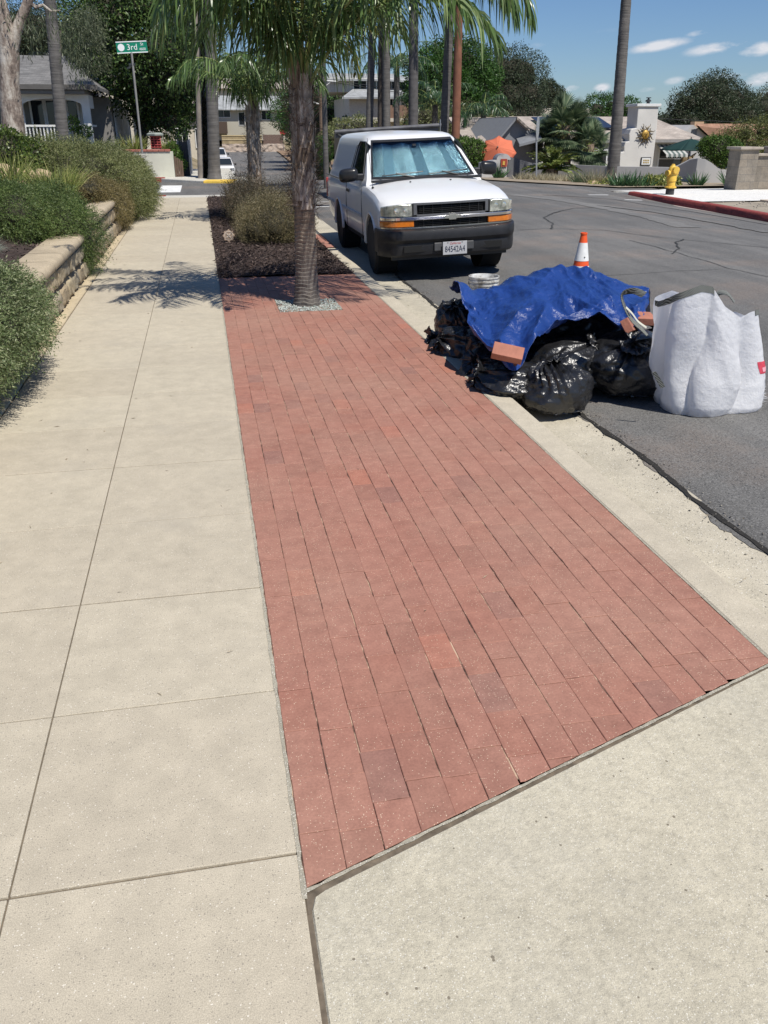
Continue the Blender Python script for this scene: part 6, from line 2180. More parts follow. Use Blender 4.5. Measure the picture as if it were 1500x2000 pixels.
for (z, lab, ya, yb) in [(0, 'upper overhead wire crossing behind the palms', 152, 176), (1, 'lower overhead wire behind the slim palms', 160, 205)]:
    a = at(660, 158 + z * 4, 62); b_ = at(1600, 240 + z * 14, 70)
    mb = MB(); pts = [a.lerp(b_, t) + Vector((0, 0, -1.2 * math.sin(math.pi * t) * .6)) for t in np.linspace(0, 1, 14)]
    o = mb.tube(pts, .02, 4).build('overhead_wire', M_BLK); tag(o, lab, 'wire')

# ---- hydrant
HY = thing('fire_hydrant', 'yellow fire hydrant on a black base at the red kerb', 'fire hydrant', (12.2, 21.9, .0))
M_HYD = simple('hydrant_yellow', (.74, .47, .07), .5, var=.15, scale=14)
M_HYK = simple('hydrant_black', (.03, .03, .03), .6)
MB().lathe([(.11, 0), (.11, .16), (.10, .17)], n=20).build('base', M_HYK, HY, smooth=40)
MB().lathe([(.10, .165), (.15, .17), (.15, .20), (.115, .21), (.11, .33), (.128, .34), (.128, .50), (.115, .55), (.12, .57), (.12, .60), (.105, .64), (.085, .69), (.045, .73), (.045, .75), (.025, .76)], n=24).build('barrel', M_HYD, HY, smooth=35)
mb = MB()
mb.tube([(0, 0, .54), (-.16, -.05, .54)], .062, 14); mb.tube([(-.15, -.047, .54), (-.19, -.06, .54)], .075, 14)
mb.tube([(0, 0, .54), (.13, .05, .54)], .055, 14); mb.tube([(.125, .05, .54), (.165, .06, .54)], .066, 14)
mb.tube([(0, 0, .64), (.02, -.14, .62)], .075, 14); mb.tube([(.02, -.13, .62), (.022, -.17, .615)], .088, 14)
mb.build('outlet', M_HYD, HY, smooth=40)
mb = MB()
for k in range(8):
    a = 2 * math.pi * k / 8; mb.lathe([(.012, 0), (.012, .02)], (.135 * math.cos(a), .135 * math.sin(a), .20), 6)
mb.build('flange_bolt', M_HYD, HY)

# ---- block wall at the right edge
BW = thing('block_wall', 'grey-tan concrete block wall with pillar and flat cap at the right edge', 'wall', (16, 24, 0))
m, nt, b, out = new_mat('block_masonry')
tc = nt.nodes.new('ShaderNodeTexCoord'); mp = nt.nodes.new('ShaderNodeMapping'); mp.inputs['Rotation'].default_value = (R(90), 0, 0); nt.links.new(tc.outputs['Object'], mp.inputs[0])
br = nt.nodes.new('ShaderNodeTexBrick'); br.inputs['Scale'].default_value = 1; br.inputs['Brick Width'].default_value = .4; br.inputs['Row Height'].default_value = .2; br.inputs['Mortar Size'].default_value = .008
br.inputs['Color1'].default_value = (.30, .255, .20, 1); br.inputs['Color2'].default_value = (.25, .22, .18, 1); br.inputs['Mortar'].default_value = (.2, .18, .155, 1)
nt.links.new(mp.outputs[0], br.inputs['Vector']); t = tex(nt, 'noise', 2.5, 6, .7)
nt.links.new(mixc(nt, 1, br.outputs['Color'], ramp(nt, t.outputs['Fac'], [(.3, .6), (.7, 1.2)]), 'MULTIPLY'), b.inputs['Base Color']); b.inputs['Roughness'].default_value = .95
t2 = tex(nt, 'noise', 20, 4); bump(nt, b, t2.outputs['Fac'], .5, .02)
mb = MB(); mb.b2(15.15, 15.72, 23.5, 24.1, -.1, 1.06); mb.b2(15.72, 27, 23.7, 23.95, -.1, .88); mb.build('masonry', m, BW, world=True)
mb = MB(); mb.b2(15.08, 15.8, 23.43, 24.17, 1.06, 1.13); mb.b2(15.80, 27, 23.64, 24.0, .88, .95); mb.b2(16.2, 27, 23.6, 24.05, 1.08, 1.14)
mb.b2(16.2, 16.7, 23.66, 24.0, .95, 1.08)
mb.build('cap', simple('masonry_cap', (.38, .33, .27), .9, var=.2), BW, bevel=.012, world=True)

# ---- planting in front of the garden wall
def spiky(label, c, n, L, w, mat, rad, spread=1.2, droop=.12, name='spiky_plant'): return grassy(name, label, 'plant', c, n, L, w, spread, mat, droop=droop, rad=rad)


gz_ = lambda px, py, Y: at(px, py, Y)
for (px, py, Y, n, L, w, mt, rad, lab, nm) in [
    (972, 351, 0, 60, .62, .07, F_AGAV, .12, 'small agave at the foot of the gate pillar beside the pickup mirror', 'agave'),
    (1360, 366, 0, 80, .55, .06, F_AGAV, .15, 'agave rosette growing in front of the curved wall hump', 'agave'),
    (1215, 367, 0, 120, .60, .07, F_AGAV, .35, 'broad green agave mass right of the tall palm foot', 'agave'),
    (1243, 367, 0, 110, .52, .07, F_AGAV, .4, 'second agave mass between the tall palm and the succulents', 'agave'),
    (1140, 360, 0, 260, .55, .02, F_FAN, .35, 'tufty grey-green yucca left of the tall palm foot', 'yucca'),
    (1168, 361, 0, 200, .65, .02, F_DRYG, .4, 'dry brownish grass tuft against the wall beside the tall palm', 'grass_tuft'),
    (1425, 366, 0, 60, .7, .06, F_AGAV, .1, 'shadowed spiky plant leaning from the block wall pillar', 'agave')]:
    spiky(lab, tuple(gz(px, py, -.08)), n, L, w, mt, rad, name=nm)
leafy('succulent_mound', 'yellow-green succulent mound left of the hydrant', 'plant', [((gz(1272, 366, -.1).x, 26, .05), (.50, .4, .2)), ((gz(1293, 366, -.1).x + .1, 26, .06), (.34, .3, .22))], F_SUCC, 3200, .09, core=.7)
leafy('succulent_mound', 'low pale succulents between agaves and the palm foot', 'plant', [((gz(1180, 364, -.1).x, 27, -.02), (.6, .4, .12))], F_SUCC, 1200, .08, core=.7)
n = 5000
px = RNG.uniform(1008, 1190, n); P = np.array([tuple(gz(a, 354 + (a - 1008) * .045 + random.uniform(-2, 2.5), -.12)) for a in px])
D = RNG.normal(size=(n, 3)) * .6; D[:, 2] = 1
V, F = leaves(P, unit(D), RNG.uniform(.15, .38, n), .02)
o = np_mesh('straw_grass', V, F, F_DRYG); tag(o, 'pale straw-coloured ornamental grass along the kerb by the sign post', 'grass', kind='stuff')
V = []
for y in np.linspace(25.3, 44, 24):
    for i in range(10):
        xl_ = lerp_tab(y, [(25.3, 12.4), (30, 9.7), (34, 10.0), (44, 11)]); V.append((xl_ + (34 - xl_) * (i / 9) ** 2, y, road_z(8, y) + .04))
tag(np_mesh('garden_soil', V, [(j * 10 + i, j * 10 + i + 1, (j + 1) * 10 + i + 1, (j + 1) * 10 + i) for j in range(23) for i in range(9)], simple('garden_earth', (.27, .22, .16), .95, var=.25)), kind='structure')
mb = MB(); a = at(1010, 357, 31.2)

for (px, s, lab) in [(1152, .2, 'small tan boulder in the straw grass'), (1163, .26, 'larger tan boulder beside the dry tuft')]:
    p = gz(px, 363, -.08); boulder(lab, (p.x, p.y, p.z), (s, s, s * .6), px, 'boulders in the corner garden')

# sago and fan palms
SGO = thing('sago_palm', 'bushy sago cycad in front of the low wall right of the sign post', 'palm tree', (12.3, 31.5, -.2))
lst = []; mbR = MB(); c_ = at(1078, 335, 31.5)
for k in range(60):
    lst.append(frond_geo((c_.x, 31.5, c_.z), R(k * 137.5), R(12 + 66 * ((k * 7) % 60) / 60), random.uniform(.95, 1.25), R(60), 26, .17, .03, .1, mbR, rr=.018, plum=.1, seg=3, fwd=.5))
mbR.build('midribs', M_RACH, SGO, world=True); V, F = cat_vf(lst); np_mesh('fronds', V, F, F_SAGO, SGO, world=True)
MB().tube([(c_.x, 31.5, -.4), (c_.x, 31.5, c_.z + .1)], [.25, .22], 14).build('trunk', M_BOOTD, SGO, world=True)


def fan_palm(label, px, py, Y, R_, n, trunk_py, seed, tr=.22):
    T = thing('fan_palm', label, 'palm tree', tuple(at(px, trunk_py, Y)))
    c_ = at(px, py, Y); lst = []; mbR = MB(); rr = random.Random(seed)
    for k in range(n):
        az = R(k * 137.5); el = R(rr.uniform(-55, 80))
        d = (math.cos(az) * math.cos(el), math.sin(az) * math.cos(el), math.sin(el))
        lst.append(fan_leaf(c_ + Vector((0, 0, rr.uniform(-.35, .15))), d, R_ * rr.uniform(.4, .62), R_ * .55, 30, mbR, lw=.065, droop=.22, rr=.02))
    mbR.build('stalks', M_RACH, T, world=True); V, F = cat_vf(lst); np_mesh('fans', V, F, F_FAN, T, world=True)
    MB().tube([tuple(at(px, trunk_py, Y)), tuple(c_)], [tr * 1.2, tr], 14).build('trunk', M_BOOTD, T, smooth=60, world=True)


fan_palm('big blue-green fan palm in front of the white stucco house', 1105, 245, 44, 1.75, 62, 350, 3)
fan_palm('lower fan palm partner right of the big fan palm', 1152, 282, 43, 1.35, 46, 350, 5)
fan_palm('darkest fan palm at the left of the fan palm group', 1072, 270, 45, 1.25, 36, 350, 6)

# ---- hedges and big trees behind
def tree_px(name, label, blobs, mat, n, size, base_px, base_z, rt, top, **kw):
    bl = [(tuple(at(px, py, Y)), (r, r, r * .85)) for (px, py, Y, r) in blobs]
    Yb = blobs[0][2]; bx = at(base_px, 250, Yb).x
    return leafy(name, label, 'tree', bl, mat, n, size, trunk=((bx, Yb, base_z), tuple(at(top[0], top[1], Yb)), rt, rt * .7), **kw)


tree_px('round_green_tree', 'round bright green tree behind the slim palms', [(850, 150, 60, 2.0), (900, 130, 61, 2.2), (880, 180, 60, 2.0), (830, 185, 60, 1.6), (930, 175, 61, 1.6), (870, 120, 61, 1.6), (950, 150, 62, 1.1), (910, 205, 60, 1.4)], F_OAK2, 26000, .17, 880, -2, .3, (880, 190), core=.5, lump=.28, shell=(.55, 1.05))
tree_px('dark_conifer', 'dark dense conifer right of the drooping palm frond', [(975, 150, 66, 2.2), (1010, 150, 66, 2.2), (1025, 190, 65, 1.9), (990, 200, 65, 2.2), (950, 190, 65, 1.8), (1005, 240, 64, 1.9), (965, 240, 64, 1.9), (1030, 225, 64, 1.4)], F_PINE, 26000, .18, 990, -2, .35, (990, 200), core=.6, lump=.3, shape=.3, shell=(.6, 1.08))
tree_px('small_conifer', 'small dark tree on the skyline behind the fan palm', [(1070, 180, 80, 1.1), (1055, 192, 80, .9), (1085, 188, 80, 1.0), (1072, 168, 80, .7), (1095, 200, 80, .9)], F_PINE, 7000, .17, 1075, -2, .25, (1072, 190), core=.6, shape=.35)
tree_px('garden_tree', 'mid-green feathery tree left of the white chimney', [(1225, 215, 62, 1.0), (1195, 210, 62, 1.1), (1165, 215, 62, 1.2), (1230, 235, 62, .8), (1180, 235, 62, 1.3)], F_OAK2, 8000, .18, 1200, -2, .2, (1200, 235), core=.4, shape=.3)
tree_px('spreading_oak', 'broad dark tree rising behind the brown-roofed house', [(1370, 190, 80, 2.0), (1400, 180, 82, 2.2), (1340, 205, 80, 1.6), (1325, 225, 80, 1.3), (1430, 195, 82, 1.9), (1385, 215, 80, 2.3), (1345, 240, 79, 1.6), (1455, 205, 84, 1.5), (1420, 225, 80, 1.8), (1315, 245, 80, .9), (1460, 230, 80, 1.5)], F_PINE, 34000, .17, 1385, -2, .4, (1385, 215), core=.55, lump=.35, shape=.45, shell=(.5, 1.08))
tree_px('cypress', 'dark narrow cypress spike poking above the broad dark tree', [(1410, 170, 84, .55), (1410, 182, 84, .6), (1410, 160, 84, .4), (1411, 196, 84, .65)], F_PINE, 5000, .13, 1410, -2, .2, (1410, 180), core=.8, lump=.1)
tree_px('distant_tree', 'blue-green tree at the right picture edge beyond the dark oak', [(1490, 215, 90, 1.8), (1475, 235, 90, 1.6), (1510, 200, 92, 2.2), (1500, 245, 90, 2.0)], F_EUC, 9000, .2, 1500, -2, .3, (1495, 220), core=.6, shape=.4)
tree_px('pepper_tree', 'loose olive-green weeping tree over the block wall at the right', [(1455, 265, 40, .9), (1490, 262, 40, 1.0), (1420, 278, 40, .75), (1475, 290, 39.5, .8), (1510, 280, 40, .9)], foliage('pepper_leaf', (.08, .10, .025), (.15, .17, .045), (.26, .27, .1), clump=1), 13000, .12, 1470, -1, .15, (1465, 280), core=.3, hang=.4, shape=.25, shell=(.3, 1.1))
leafy('citrus_bush', 'dense green bush behind the curved end of the garden wall', 'bush', [((at(1405, 300, 38.4).x, 38.4, at(1405, 292, 38.4).z), (.95, .6, .62)), ((at(1385, 300, 38.6).x, 38.6, at(1390, 285, 38.6).z), (.6, .5, .45)), ((at(1425, 300, 38.2).x, 38.2, at(1425, 302, 38.2).z), (.7, .6, .6))], F_HEDGE, 7500, .09, core=.75)
leafy('laurel_bush', 'glossy green bush behind the pickup bonnet left of the orange parasol', 'bush', [((at(925, 300, 41).x, 41, at(925, 302, 41).z), (.9, .7, .62)), ((at(905, 300, 41.3).x, 41.3, at(905, 290, 41).z), (.7, .6, .5)), ((at(948, 305, 40.8).x, 40.8, at(950, 310, 40.8).z), (.5, .5, .4))], F_HEDGE, 7000, .10, core=.75)
# green hedges right of the far street
for (px0, px1, py0, py1, Y, lab, mt) in [(617, 650, 268, 318, 58, 'clipped dark green hedge beside the far street left of the pickup', F_OAK2), (617, 646, 322, 352, 50, 'low bright green hedge at the corner left of the pickup', F_HEDGE)]:
    a = at(px0, py1, Y); b_ = at(px1, py0, Y)
    leafy('hedge', lab, 'hedge', [(((a.x * (1 - t) + b_.x * t), Y + 2 * t, (a.z + b_.z) / 2), ((b_.x - a.x) * .35, .9, (b_.z - a.z) * .55)) for t in (.15, .5, .85)], mt, 7000, .09, core=.85, lump=.08)
back = [(600, 215, 100, 3.4), (660, 215, 100, 3.2), (640, 240, 90, 2.6), (700, 250, 80, 1.5), (590, 250, 110, 2.6), (620, 260, 100, 2.4), (575, 225, 120, 3.2)]
tree_px('garden_tree', 'rounded green trees behind the distant utility pole', back, F_OAK2, 22000, .22, 640, -3, .3, (640, 230), core=.6, lump=.3)
tree_px('olive_tree', 'olive-green shrubbery behind the dump trailer', [(700, 255, 62, 1.2), (670, 262, 62, 1.2), (735, 255, 62, .9), (650, 275, 60, 1.0)], F_ROSE2, 7000, .12, 690, -2.5, .15, (690, 260), core=.6)
tree_px('garden_tree', 'tangled mid-green shrubs and vines below the pole and leaning palm', [(830, 235, 58, 1.3), (860, 250, 57, 1.3), (920, 240, 57, 1.5), (945, 265, 56, 1.3), (905, 265, 55, 1.2), (975, 255, 57, 1.2), (800, 250, 58, .9)], F_ROSE2, 15000, .16, 880, -2.5, .15, (880, 245), core=.55, lump=.35, shape=.3)
# mid-distance queen palms among the trunks
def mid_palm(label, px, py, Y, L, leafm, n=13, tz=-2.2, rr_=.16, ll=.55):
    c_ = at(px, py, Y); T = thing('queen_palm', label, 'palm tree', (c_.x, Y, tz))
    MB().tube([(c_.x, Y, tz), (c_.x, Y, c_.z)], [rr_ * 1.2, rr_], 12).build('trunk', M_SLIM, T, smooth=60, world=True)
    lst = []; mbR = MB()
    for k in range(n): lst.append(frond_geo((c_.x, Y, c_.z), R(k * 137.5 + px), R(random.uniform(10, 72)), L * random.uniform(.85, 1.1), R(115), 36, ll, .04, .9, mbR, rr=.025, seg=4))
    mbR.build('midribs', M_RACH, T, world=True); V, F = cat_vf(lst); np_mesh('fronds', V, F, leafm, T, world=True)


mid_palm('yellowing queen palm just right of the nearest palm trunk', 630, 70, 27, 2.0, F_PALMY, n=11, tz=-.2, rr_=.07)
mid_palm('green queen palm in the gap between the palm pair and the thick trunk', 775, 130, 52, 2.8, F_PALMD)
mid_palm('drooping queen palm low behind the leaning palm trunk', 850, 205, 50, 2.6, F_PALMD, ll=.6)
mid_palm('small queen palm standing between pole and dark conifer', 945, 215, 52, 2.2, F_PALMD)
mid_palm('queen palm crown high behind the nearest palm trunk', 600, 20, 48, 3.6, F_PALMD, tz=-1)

# ---- houses among the trees behind the truck
HB = thing('two_storey_house', 'two-storey cream house with grey roofs and a balcony seen between the slim palms', 'house', (14, 82, -2))
Y = 82.0
a, b_ = at(648, 200, Y), at(800, 200, Y)
mb = MB(); mb.b2(at(640, 0, Y).x, at(792, 0, Y).x, Y, Y + 8, at(700, 180, Y).z, at(700, 152, Y).z)
mb.b2(at(668, 0, Y).x, at(806, 0, Y).x, Y - 3, Y + 6, -4, at(700, 190, Y - 3).z)
mb.build('wall', simple('house_cream', (.52, .49, .42), .9), HB, world=True)
def rpx(pts): return [tuple(at(px, py, Yy)) for (px, py, Yy) in pts]
slope('roof', rpx([(630, 154, Y - .6), (778, 156, Y - .6), (770, 144, Y + 4), (640, 143, Y + 4)]), M_SH_L, HB)
slope('roof', rpx([(668, 190, Y - 3.8), (800, 190, Y - 3.8), (785, 173, Y), (690, 173, Y)]), M_SH_L, HB)
slope('gable_roof', rpx([(764, 156, Y - 1), (800, 158, Y - 1), (800, 150, Y + 3), (784, 146, Y + 1)]), M_SH_L, HB)
for px in (703, 735, 765, 792): p = at(px, 165, Y - .01); window(HB, (p.x, Y - .01, p.z), 1.1, .8, 'Y', M_WHT)
p = at(767, 208, Y - 3.01); window(HB, (p.x, Y - 3.01, p.z), 1.2, 1.1, 'Y', M_WHT)
p0, p1 = at(757, 222, Y - 4.5), at(812, 212, Y - 4.5)
MB().b2(p0.x, p1.x, Y - 4.5, Y - 4.4, p0.z - .35, p1.z + .25).build('balcony_fence', simple('balcony_wood', (.20, .12, .08), .8), HB, world=True)
MB().b2(p0.x - .1, p1.x + .1, Y - 4.6, Y - 3, p0.z - .62, p0.z - .35).build('balcony_slab', M_CREAM, HB, world=True)
HR = thing('hillside_house', 'flat-roofed grey house with deck between conifer and palm frond', 'house', (27, 90, 3))
Y = 90.0
mb = MB(); mb.b2(at(905, 0, Y).x, at(962, 0, Y).x, Y, Y + 6, at(930, 262, Y).z, at(930, 170, Y).z); mb.build('wall', simple('hill_grey', (.20, .19, .18), .9), HR, world=True)
mb = MB(); mb.b2(at(902, 0, Y).x, at(966, 0, Y).x, Y - .6, Y + 6, at(930, 170, Y).z, at(930, 166, Y).z); mb.build('roof', M_SH_L, HR, world=True)
mb = MB(); mb.b2(at(905, 0, Y).x, at(957, 0, Y).x, Y - 1.2, Y, at(930, 199, Y).z, at(930, 195, Y).z); mb.build('deck', M_CREAM, HR, world=True)
for px in (925, 945): p = at(px, 183, Y - .01); window(HR, (p.x, Y - .01, p.z), .9, 1.2, 'Y', M_WHT)
HT = thing('house_roof', 'low white-walled outbuilding with orange-tiled eave right above the pickup roof', 'building', (15, 60, -2))
Y = 58.0
mb = MB(); mb.b2(at(785, 0, Y).x, at(845, 0, Y).x, Y, Y + 4, -2.6, at(810, 247, Y).z); mb.build('wall', simple('blue_grey_wall', (.30, .31, .33), .8), HT, world=True)
slope('roof', rpx([(785, 249, Y - .5), (845, 247, Y - .5), (842, 238, Y + 3), (790, 236, Y + 3)]), M_WHT, HT)
slope('orange_eave', rpx([(788, 243, Y - .3), (808, 242, Y - .3), (806, 233, Y + 2), (790, 234, Y + 2)]), simple('orange_tile', (.55, .25, .12), .8), HT)
HB2 = thing('brown_roof_house', 'grey gabled house with brown shingle roof behind the green parasol', 'house', (36, 60, -1))
Y = 60.0
g1 = at(1355, 244, Y)
mb = MB(); mb.prism([tuple(at(1330, 262, Y)), tuple(at(1355, 244, Y)), tuple(at(1392, 275, Y)), (at(1392, 275, Y).x, Y, -2), (at(1330, 275, Y).x, Y, -2)], (0, 8, 0)); mb.build('wall', M_STUCG, HB2, world=True)
slope('roof', [(at(1392, 276, Y).x, Y - .3, at(1392, 276, Y).z), (at(1500, 276, Y).x + 6, Y - .3, at(1392, 276, Y).z), (at(1500, 244, Y).x + 6, Y + 4, g1.z + .1), (g1.x, Y - .3, g1.z + .08)], M_SH_B, HB2)
p = at(1357, 258, Y - .02); MB().b2(p.x - .25, p.x + .15, Y - .06, Y - .0, p.z - .5, p.z + .2).build('louvre', simple('louvre', (.2, .2, .2), .8), HB2, world=True)
p = at(1364, 241, Y + 3); MB().b2(p.x - .3, p.x + .45, Y + 3, Y + 3.6, p.z - .3, p.z + .12).build('chimney', simple('tan_chimney', (.5, .33, .2), .9), HB2, world=True)
for (cxp, py, Y, lab) in [(1090, 243, 62, 'tan shingled roof peeping out above the fan palm'),]:
    H_ = thing('house', lab, 'house', (20, Y, -1)); a, b_ = at(1035, 252, Y), at(1240, 252, Y)
    MB().b2(a.x + .5, b_.x - .3, Y, Y + 6, -2, a.z).build('wall', M_CREAM, H_, world=True)
    slope('roof', [(a.x, Y - .4, a.z), (b_.x, Y - .4, a.z), (b_.x - 1.2, Y + 4, at(1240, 210, Y).z), (a.x + 1.8, Y + 4, at(1240, 210, Y).z)], M_SH_T, H_)
# gate, low fence and brown picket by the bushes right of the truck
# ---- far wooded slopes closing the view
def wood(name, label, x0, x1, Y0, dY, zt, n, mat, size=.6, seed=0):
    bl = []
    rr = random.Random(seed)
    k = 0
    x = x0
    while x < x1:
        r = rr.uniform(3.2, 5.2); Y = Y0 + rr.uniform(0, dY); gzv = terr_z(x, Y)
        bl.append(((x, Y, zt(x) - r * .7 + rr.uniform(-1, .8)), (r, r * .8, r)))
        x += r * .95
    P, N = blob_points(bl, n, (.6, 1.05)); D = unit(N + RNG.normal(size=P.shape) * .7)
    V, F = leaves(P, D, RNG.uniform(.7, 1.3, len(P)) * size, size * .5)
    o = np_mesh(name, V, F, mat); tag(o, label, 'woodland', kind='stuff')
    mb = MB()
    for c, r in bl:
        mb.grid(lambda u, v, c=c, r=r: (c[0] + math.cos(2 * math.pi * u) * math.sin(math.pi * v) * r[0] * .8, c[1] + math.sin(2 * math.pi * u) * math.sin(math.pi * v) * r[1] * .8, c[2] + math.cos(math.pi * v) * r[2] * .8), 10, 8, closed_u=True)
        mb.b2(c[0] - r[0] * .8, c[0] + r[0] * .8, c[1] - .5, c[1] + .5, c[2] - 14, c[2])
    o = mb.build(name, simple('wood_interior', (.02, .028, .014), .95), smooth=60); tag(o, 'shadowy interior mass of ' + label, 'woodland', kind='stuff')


wood('far_woodland', 'wooded slope behind the houses at the end of the street', -60, 20, 225, 20, lambda x: 15, 16000, F_PINE, .8, 1)
wood('far_woodland', 'wooded skyline behind the slim palms', 18, 60, 125, 12, lambda x: lerp_tab(x, [(18, 6.0), (30, 5.0), (60, 4.0)]), 16000, F_OAK2, .5, 2)
wood('far_woodland', 'low wooded skyline behind the white chimney and brown roof', 50, 160, 130, 15, lambda x: 3.4, 15000, F_PINE, .55, 3)

# ================================================================== WHITE COMPACT PICKUP WITH CAMPER SHELL
TRK = thing('pickup_truck', 'white compact pickup with camper shell and silver sunshade behind its windscreen, parked at the kerb', 'truck', (2.98, 10.42, -.085))
TRK.rotation_euler = (0, R(-2.3), 0)
M_TW = simple('truck_white', (.78, .78, .77), .28, var=.015, coat=.35, scale=2)
M_CHR = simple('chrome', (.75, .75, .76), .12, metal=1, var=.03)
M_BUMP = simple('bumper_black', (.016, .016, .018), .5, var=.25, scale=9, bmp=.15, bscale=90)
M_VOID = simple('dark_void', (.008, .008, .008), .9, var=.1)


def bow(w):
    a = abs(w)
    return .085 * (a / .86) ** 2 + .17 * max(0, (a - .66) / .2) ** 2.2


def fade(u): return max(0.0, 1 - u / 1.1) ** 1.5


def zs_(u): return lerp_tab(u, [(0, .845), (.25, .92), (.6, .985), (1.2, 1.035), (5, 1.035)])
def zt_(u): return lerp_tab(u, [(0, .905), (.12, .935), (.4, 1.0), (.8, 1.06), (1.2, 1.105), (1.5, 1.08), (5, 1.06)])


def half_prof(u):
    k = min(1, u / .3)
    s = zs_(u); t = zt_(u)
    return [(0, .33), (.40, .33), (.66, .33), (.79, .36), (.835, .46), (.855, .60), (.862, .74), (.858, s - .12), (.845, s - .055), (.815, s - .012), (.765, s + .006),
            (.70, s + (t - s) * .22), (.58, s + (t - s) * .5), (.42, s + (t - s) * .76), (.22, s + (t - s) * .94), (0, t)]


us = [0, .02, .06, .12, .2, .3, .45, .6, .75, .9, 1.05, 1.2, 1.5, 2.0, 2.6, 3.2, 3.8, 4.4, 4.72, 4.82, 4.86]
rings = []
for u in us:
    hp = half_prof(u)
    ins = .03 * (1 - min(1, u / .06)) + (.04 * max(0, (u - 4.72) / .14))
    ring = []
    for (w, z) in hp: ring.append((w, z))
    full = [(-w, z) for (w, z) in hp[1:-1]]
    ring = ring + full[::-1]
    rings.append([(w * (1 - ins), u + bow(w) * fade(u), z - (.012 * (1 - min(1, u / .05)) if z > .8 else 0)) for (w, z) in ring])
mb = MB(); loft(mb, rings)
import bmesh


def boolean(ob, cutters):
    for c in cutters:
        md = ob.modifiers.new('cut', 'BOOLEAN'); md.operation = 'DIFFERENCE'; md.solver = 'EXACT'; md.object = c
    dg = bpy.context.evaluated_depsgraph_get()
    me = bpy.data.meshes.new_from_object(ob.evaluated_get(dg))
    ob.modifiers.clear()
    old = ob.data; ob.data = me
    for c in cutters: bpy.data.objects.remove(c)
    return ob


body = mb.build('body', M_TW, None)
AR = [(.86, .385, .345), (3.60, .38, .35)]           # wheel arches: u, radius, centre height
cut = []
for (u, r, cz) in AR:
    for sx in (-1, 1):
        c = MB().lathe([(r, -.2), (r, .2)], (sx * .86, u, cz), 40, axis='X').build('cutter', M_VOID); cut.append(c)
c = MB().b2(-.60, .60, -.2, .10, .62, .895).build('cutter', M_VOID); cut.append(c)      # grille mouth
boolean(body, cut)
for p in body.data.polygons: p.use_smooth = True
body.data.set_sharp_from_angle(angle=R(28))
body.parent = TRK

# ---- cab and shell
ZL = [.98, 1.05, 1.12, 1.22, 1.35, 1.48, 1.57, 1.615, 1.64, 1.652]
HW = [.83, .825, .79, .758, .715, .672, .64, .60, .54, .44]


def hw_(z): return lerp_tab(z, list(zip(ZL, HW)))
def uf_(z): return lerp_tab(z, [(.98, 1.10), (1.12, 1.30), (1.57, 1.96), (1.615, 2.06), (1.64, 2.2), (1.652, 2.45)])
def ur_(z): return lerp_tab(z, [(.98, 4.86), (1.12, 4.84), (1.57, 4.70), (1.615, 4.65), (1.64, 4.55), (1.652, 4.35)])


def cab_ring(z):
    hw, a, b_ = hw_(z), uf_(z), ur_(z)
    P = []
    for i in range(17):                                   # front edge, bowed
        s = -1 + 2 * i / 16
        w = s * hw * .965
        P.append((w, a + .11 * s * s + .06 * max(0, abs(s) - .8) / .2, z))
    for i in range(1, 12): P.append((hw, a + .2 + (b_ - a - .3) * i / 12, z))
    for i in range(9):
        s = 1 - 2 * i / 8
        P.append((s * hw * .97, b_ - .05 * s * s - .05 * max(0, abs(s) - .8) / .2, z))
    for i in range(11, 0, -1): P.append((-hw, a + .2 + (b_ - a - .3) * i / 12, z))
    return P


mb = MB()
rg = [cab_ring(z) for z in ZL]
top = cab_ring(1.652)
for k, z in ((.6, 1.662), (.25, 1.668)):
    rg.append([(p[0] * k, 3.4 + (p[1] - 3.4) * (.6 + .4 * k), z) for p in top])
loft(mb, rg)
cab = mb.build('cab', M_TW, None)


def ws_pt(s, z, off, kx=.93):
    """point on the windscreen surface: s across, z up, off outward"""
    w = s * hw_(z) * .965 * kx
    ss = s * kx
    u = uf_(z) + .11 * ss * ss + .06 * max(0, abs(ss) - .8) / .2
    n = Vector((ss * .22, -.80, .58)).normalized()
    return Vector((w, u, z)) + n * off


def ws_patch(mb, s0, s1, z0, z1, off, nu=22, nv=8, thick=None, kx=.93, offf=None, mi=0):
    def f(o):
        return lambda a, b_: tuple(ws_pt(s0 + (s1 - s0) * a, z0(s0 + (s1 - s0) * a) + (z1 - z0(s0 + (s1 - s0) * a)) * b_ if callable(z0) else z0 + (z1 - z0) * b_, o if offf is None else o + offf(a, b_), kx))
    mb.grid(f(off), nu, nv, mi)
    if thick is not None:
        n0 = len(mb.v) - nu * nv
        mb.grid(f(off - thick), nu, nv, mi); n1 = len(mb.v) - nu * nv
        per = [j for j in range(nu)] + [k * nu + nu - 1 for k in range(1, nv)] + [(nv - 1) * nu + j for j in range(nu - 2, -1, -1)] + [k * nu for k in range(nv - 2, 0, -1)]
        for a, b_ in zip(per, per[1:] + per[:1]):
            mb.f.append((n0 + a, n0 + b_, n1 + b_, n1 + a)); mb.m.append(mi)


cut = []
mb = MB(); ws_patch(mb, -1, 1, 1.105, 1.575, .08, thick=.16); cut.append(mb.build('cutter', M_VOID))


def side_poly(sx, off, pts):
    return [(sx * (hw_(z) + off), u, z) for (u, z) in pts]


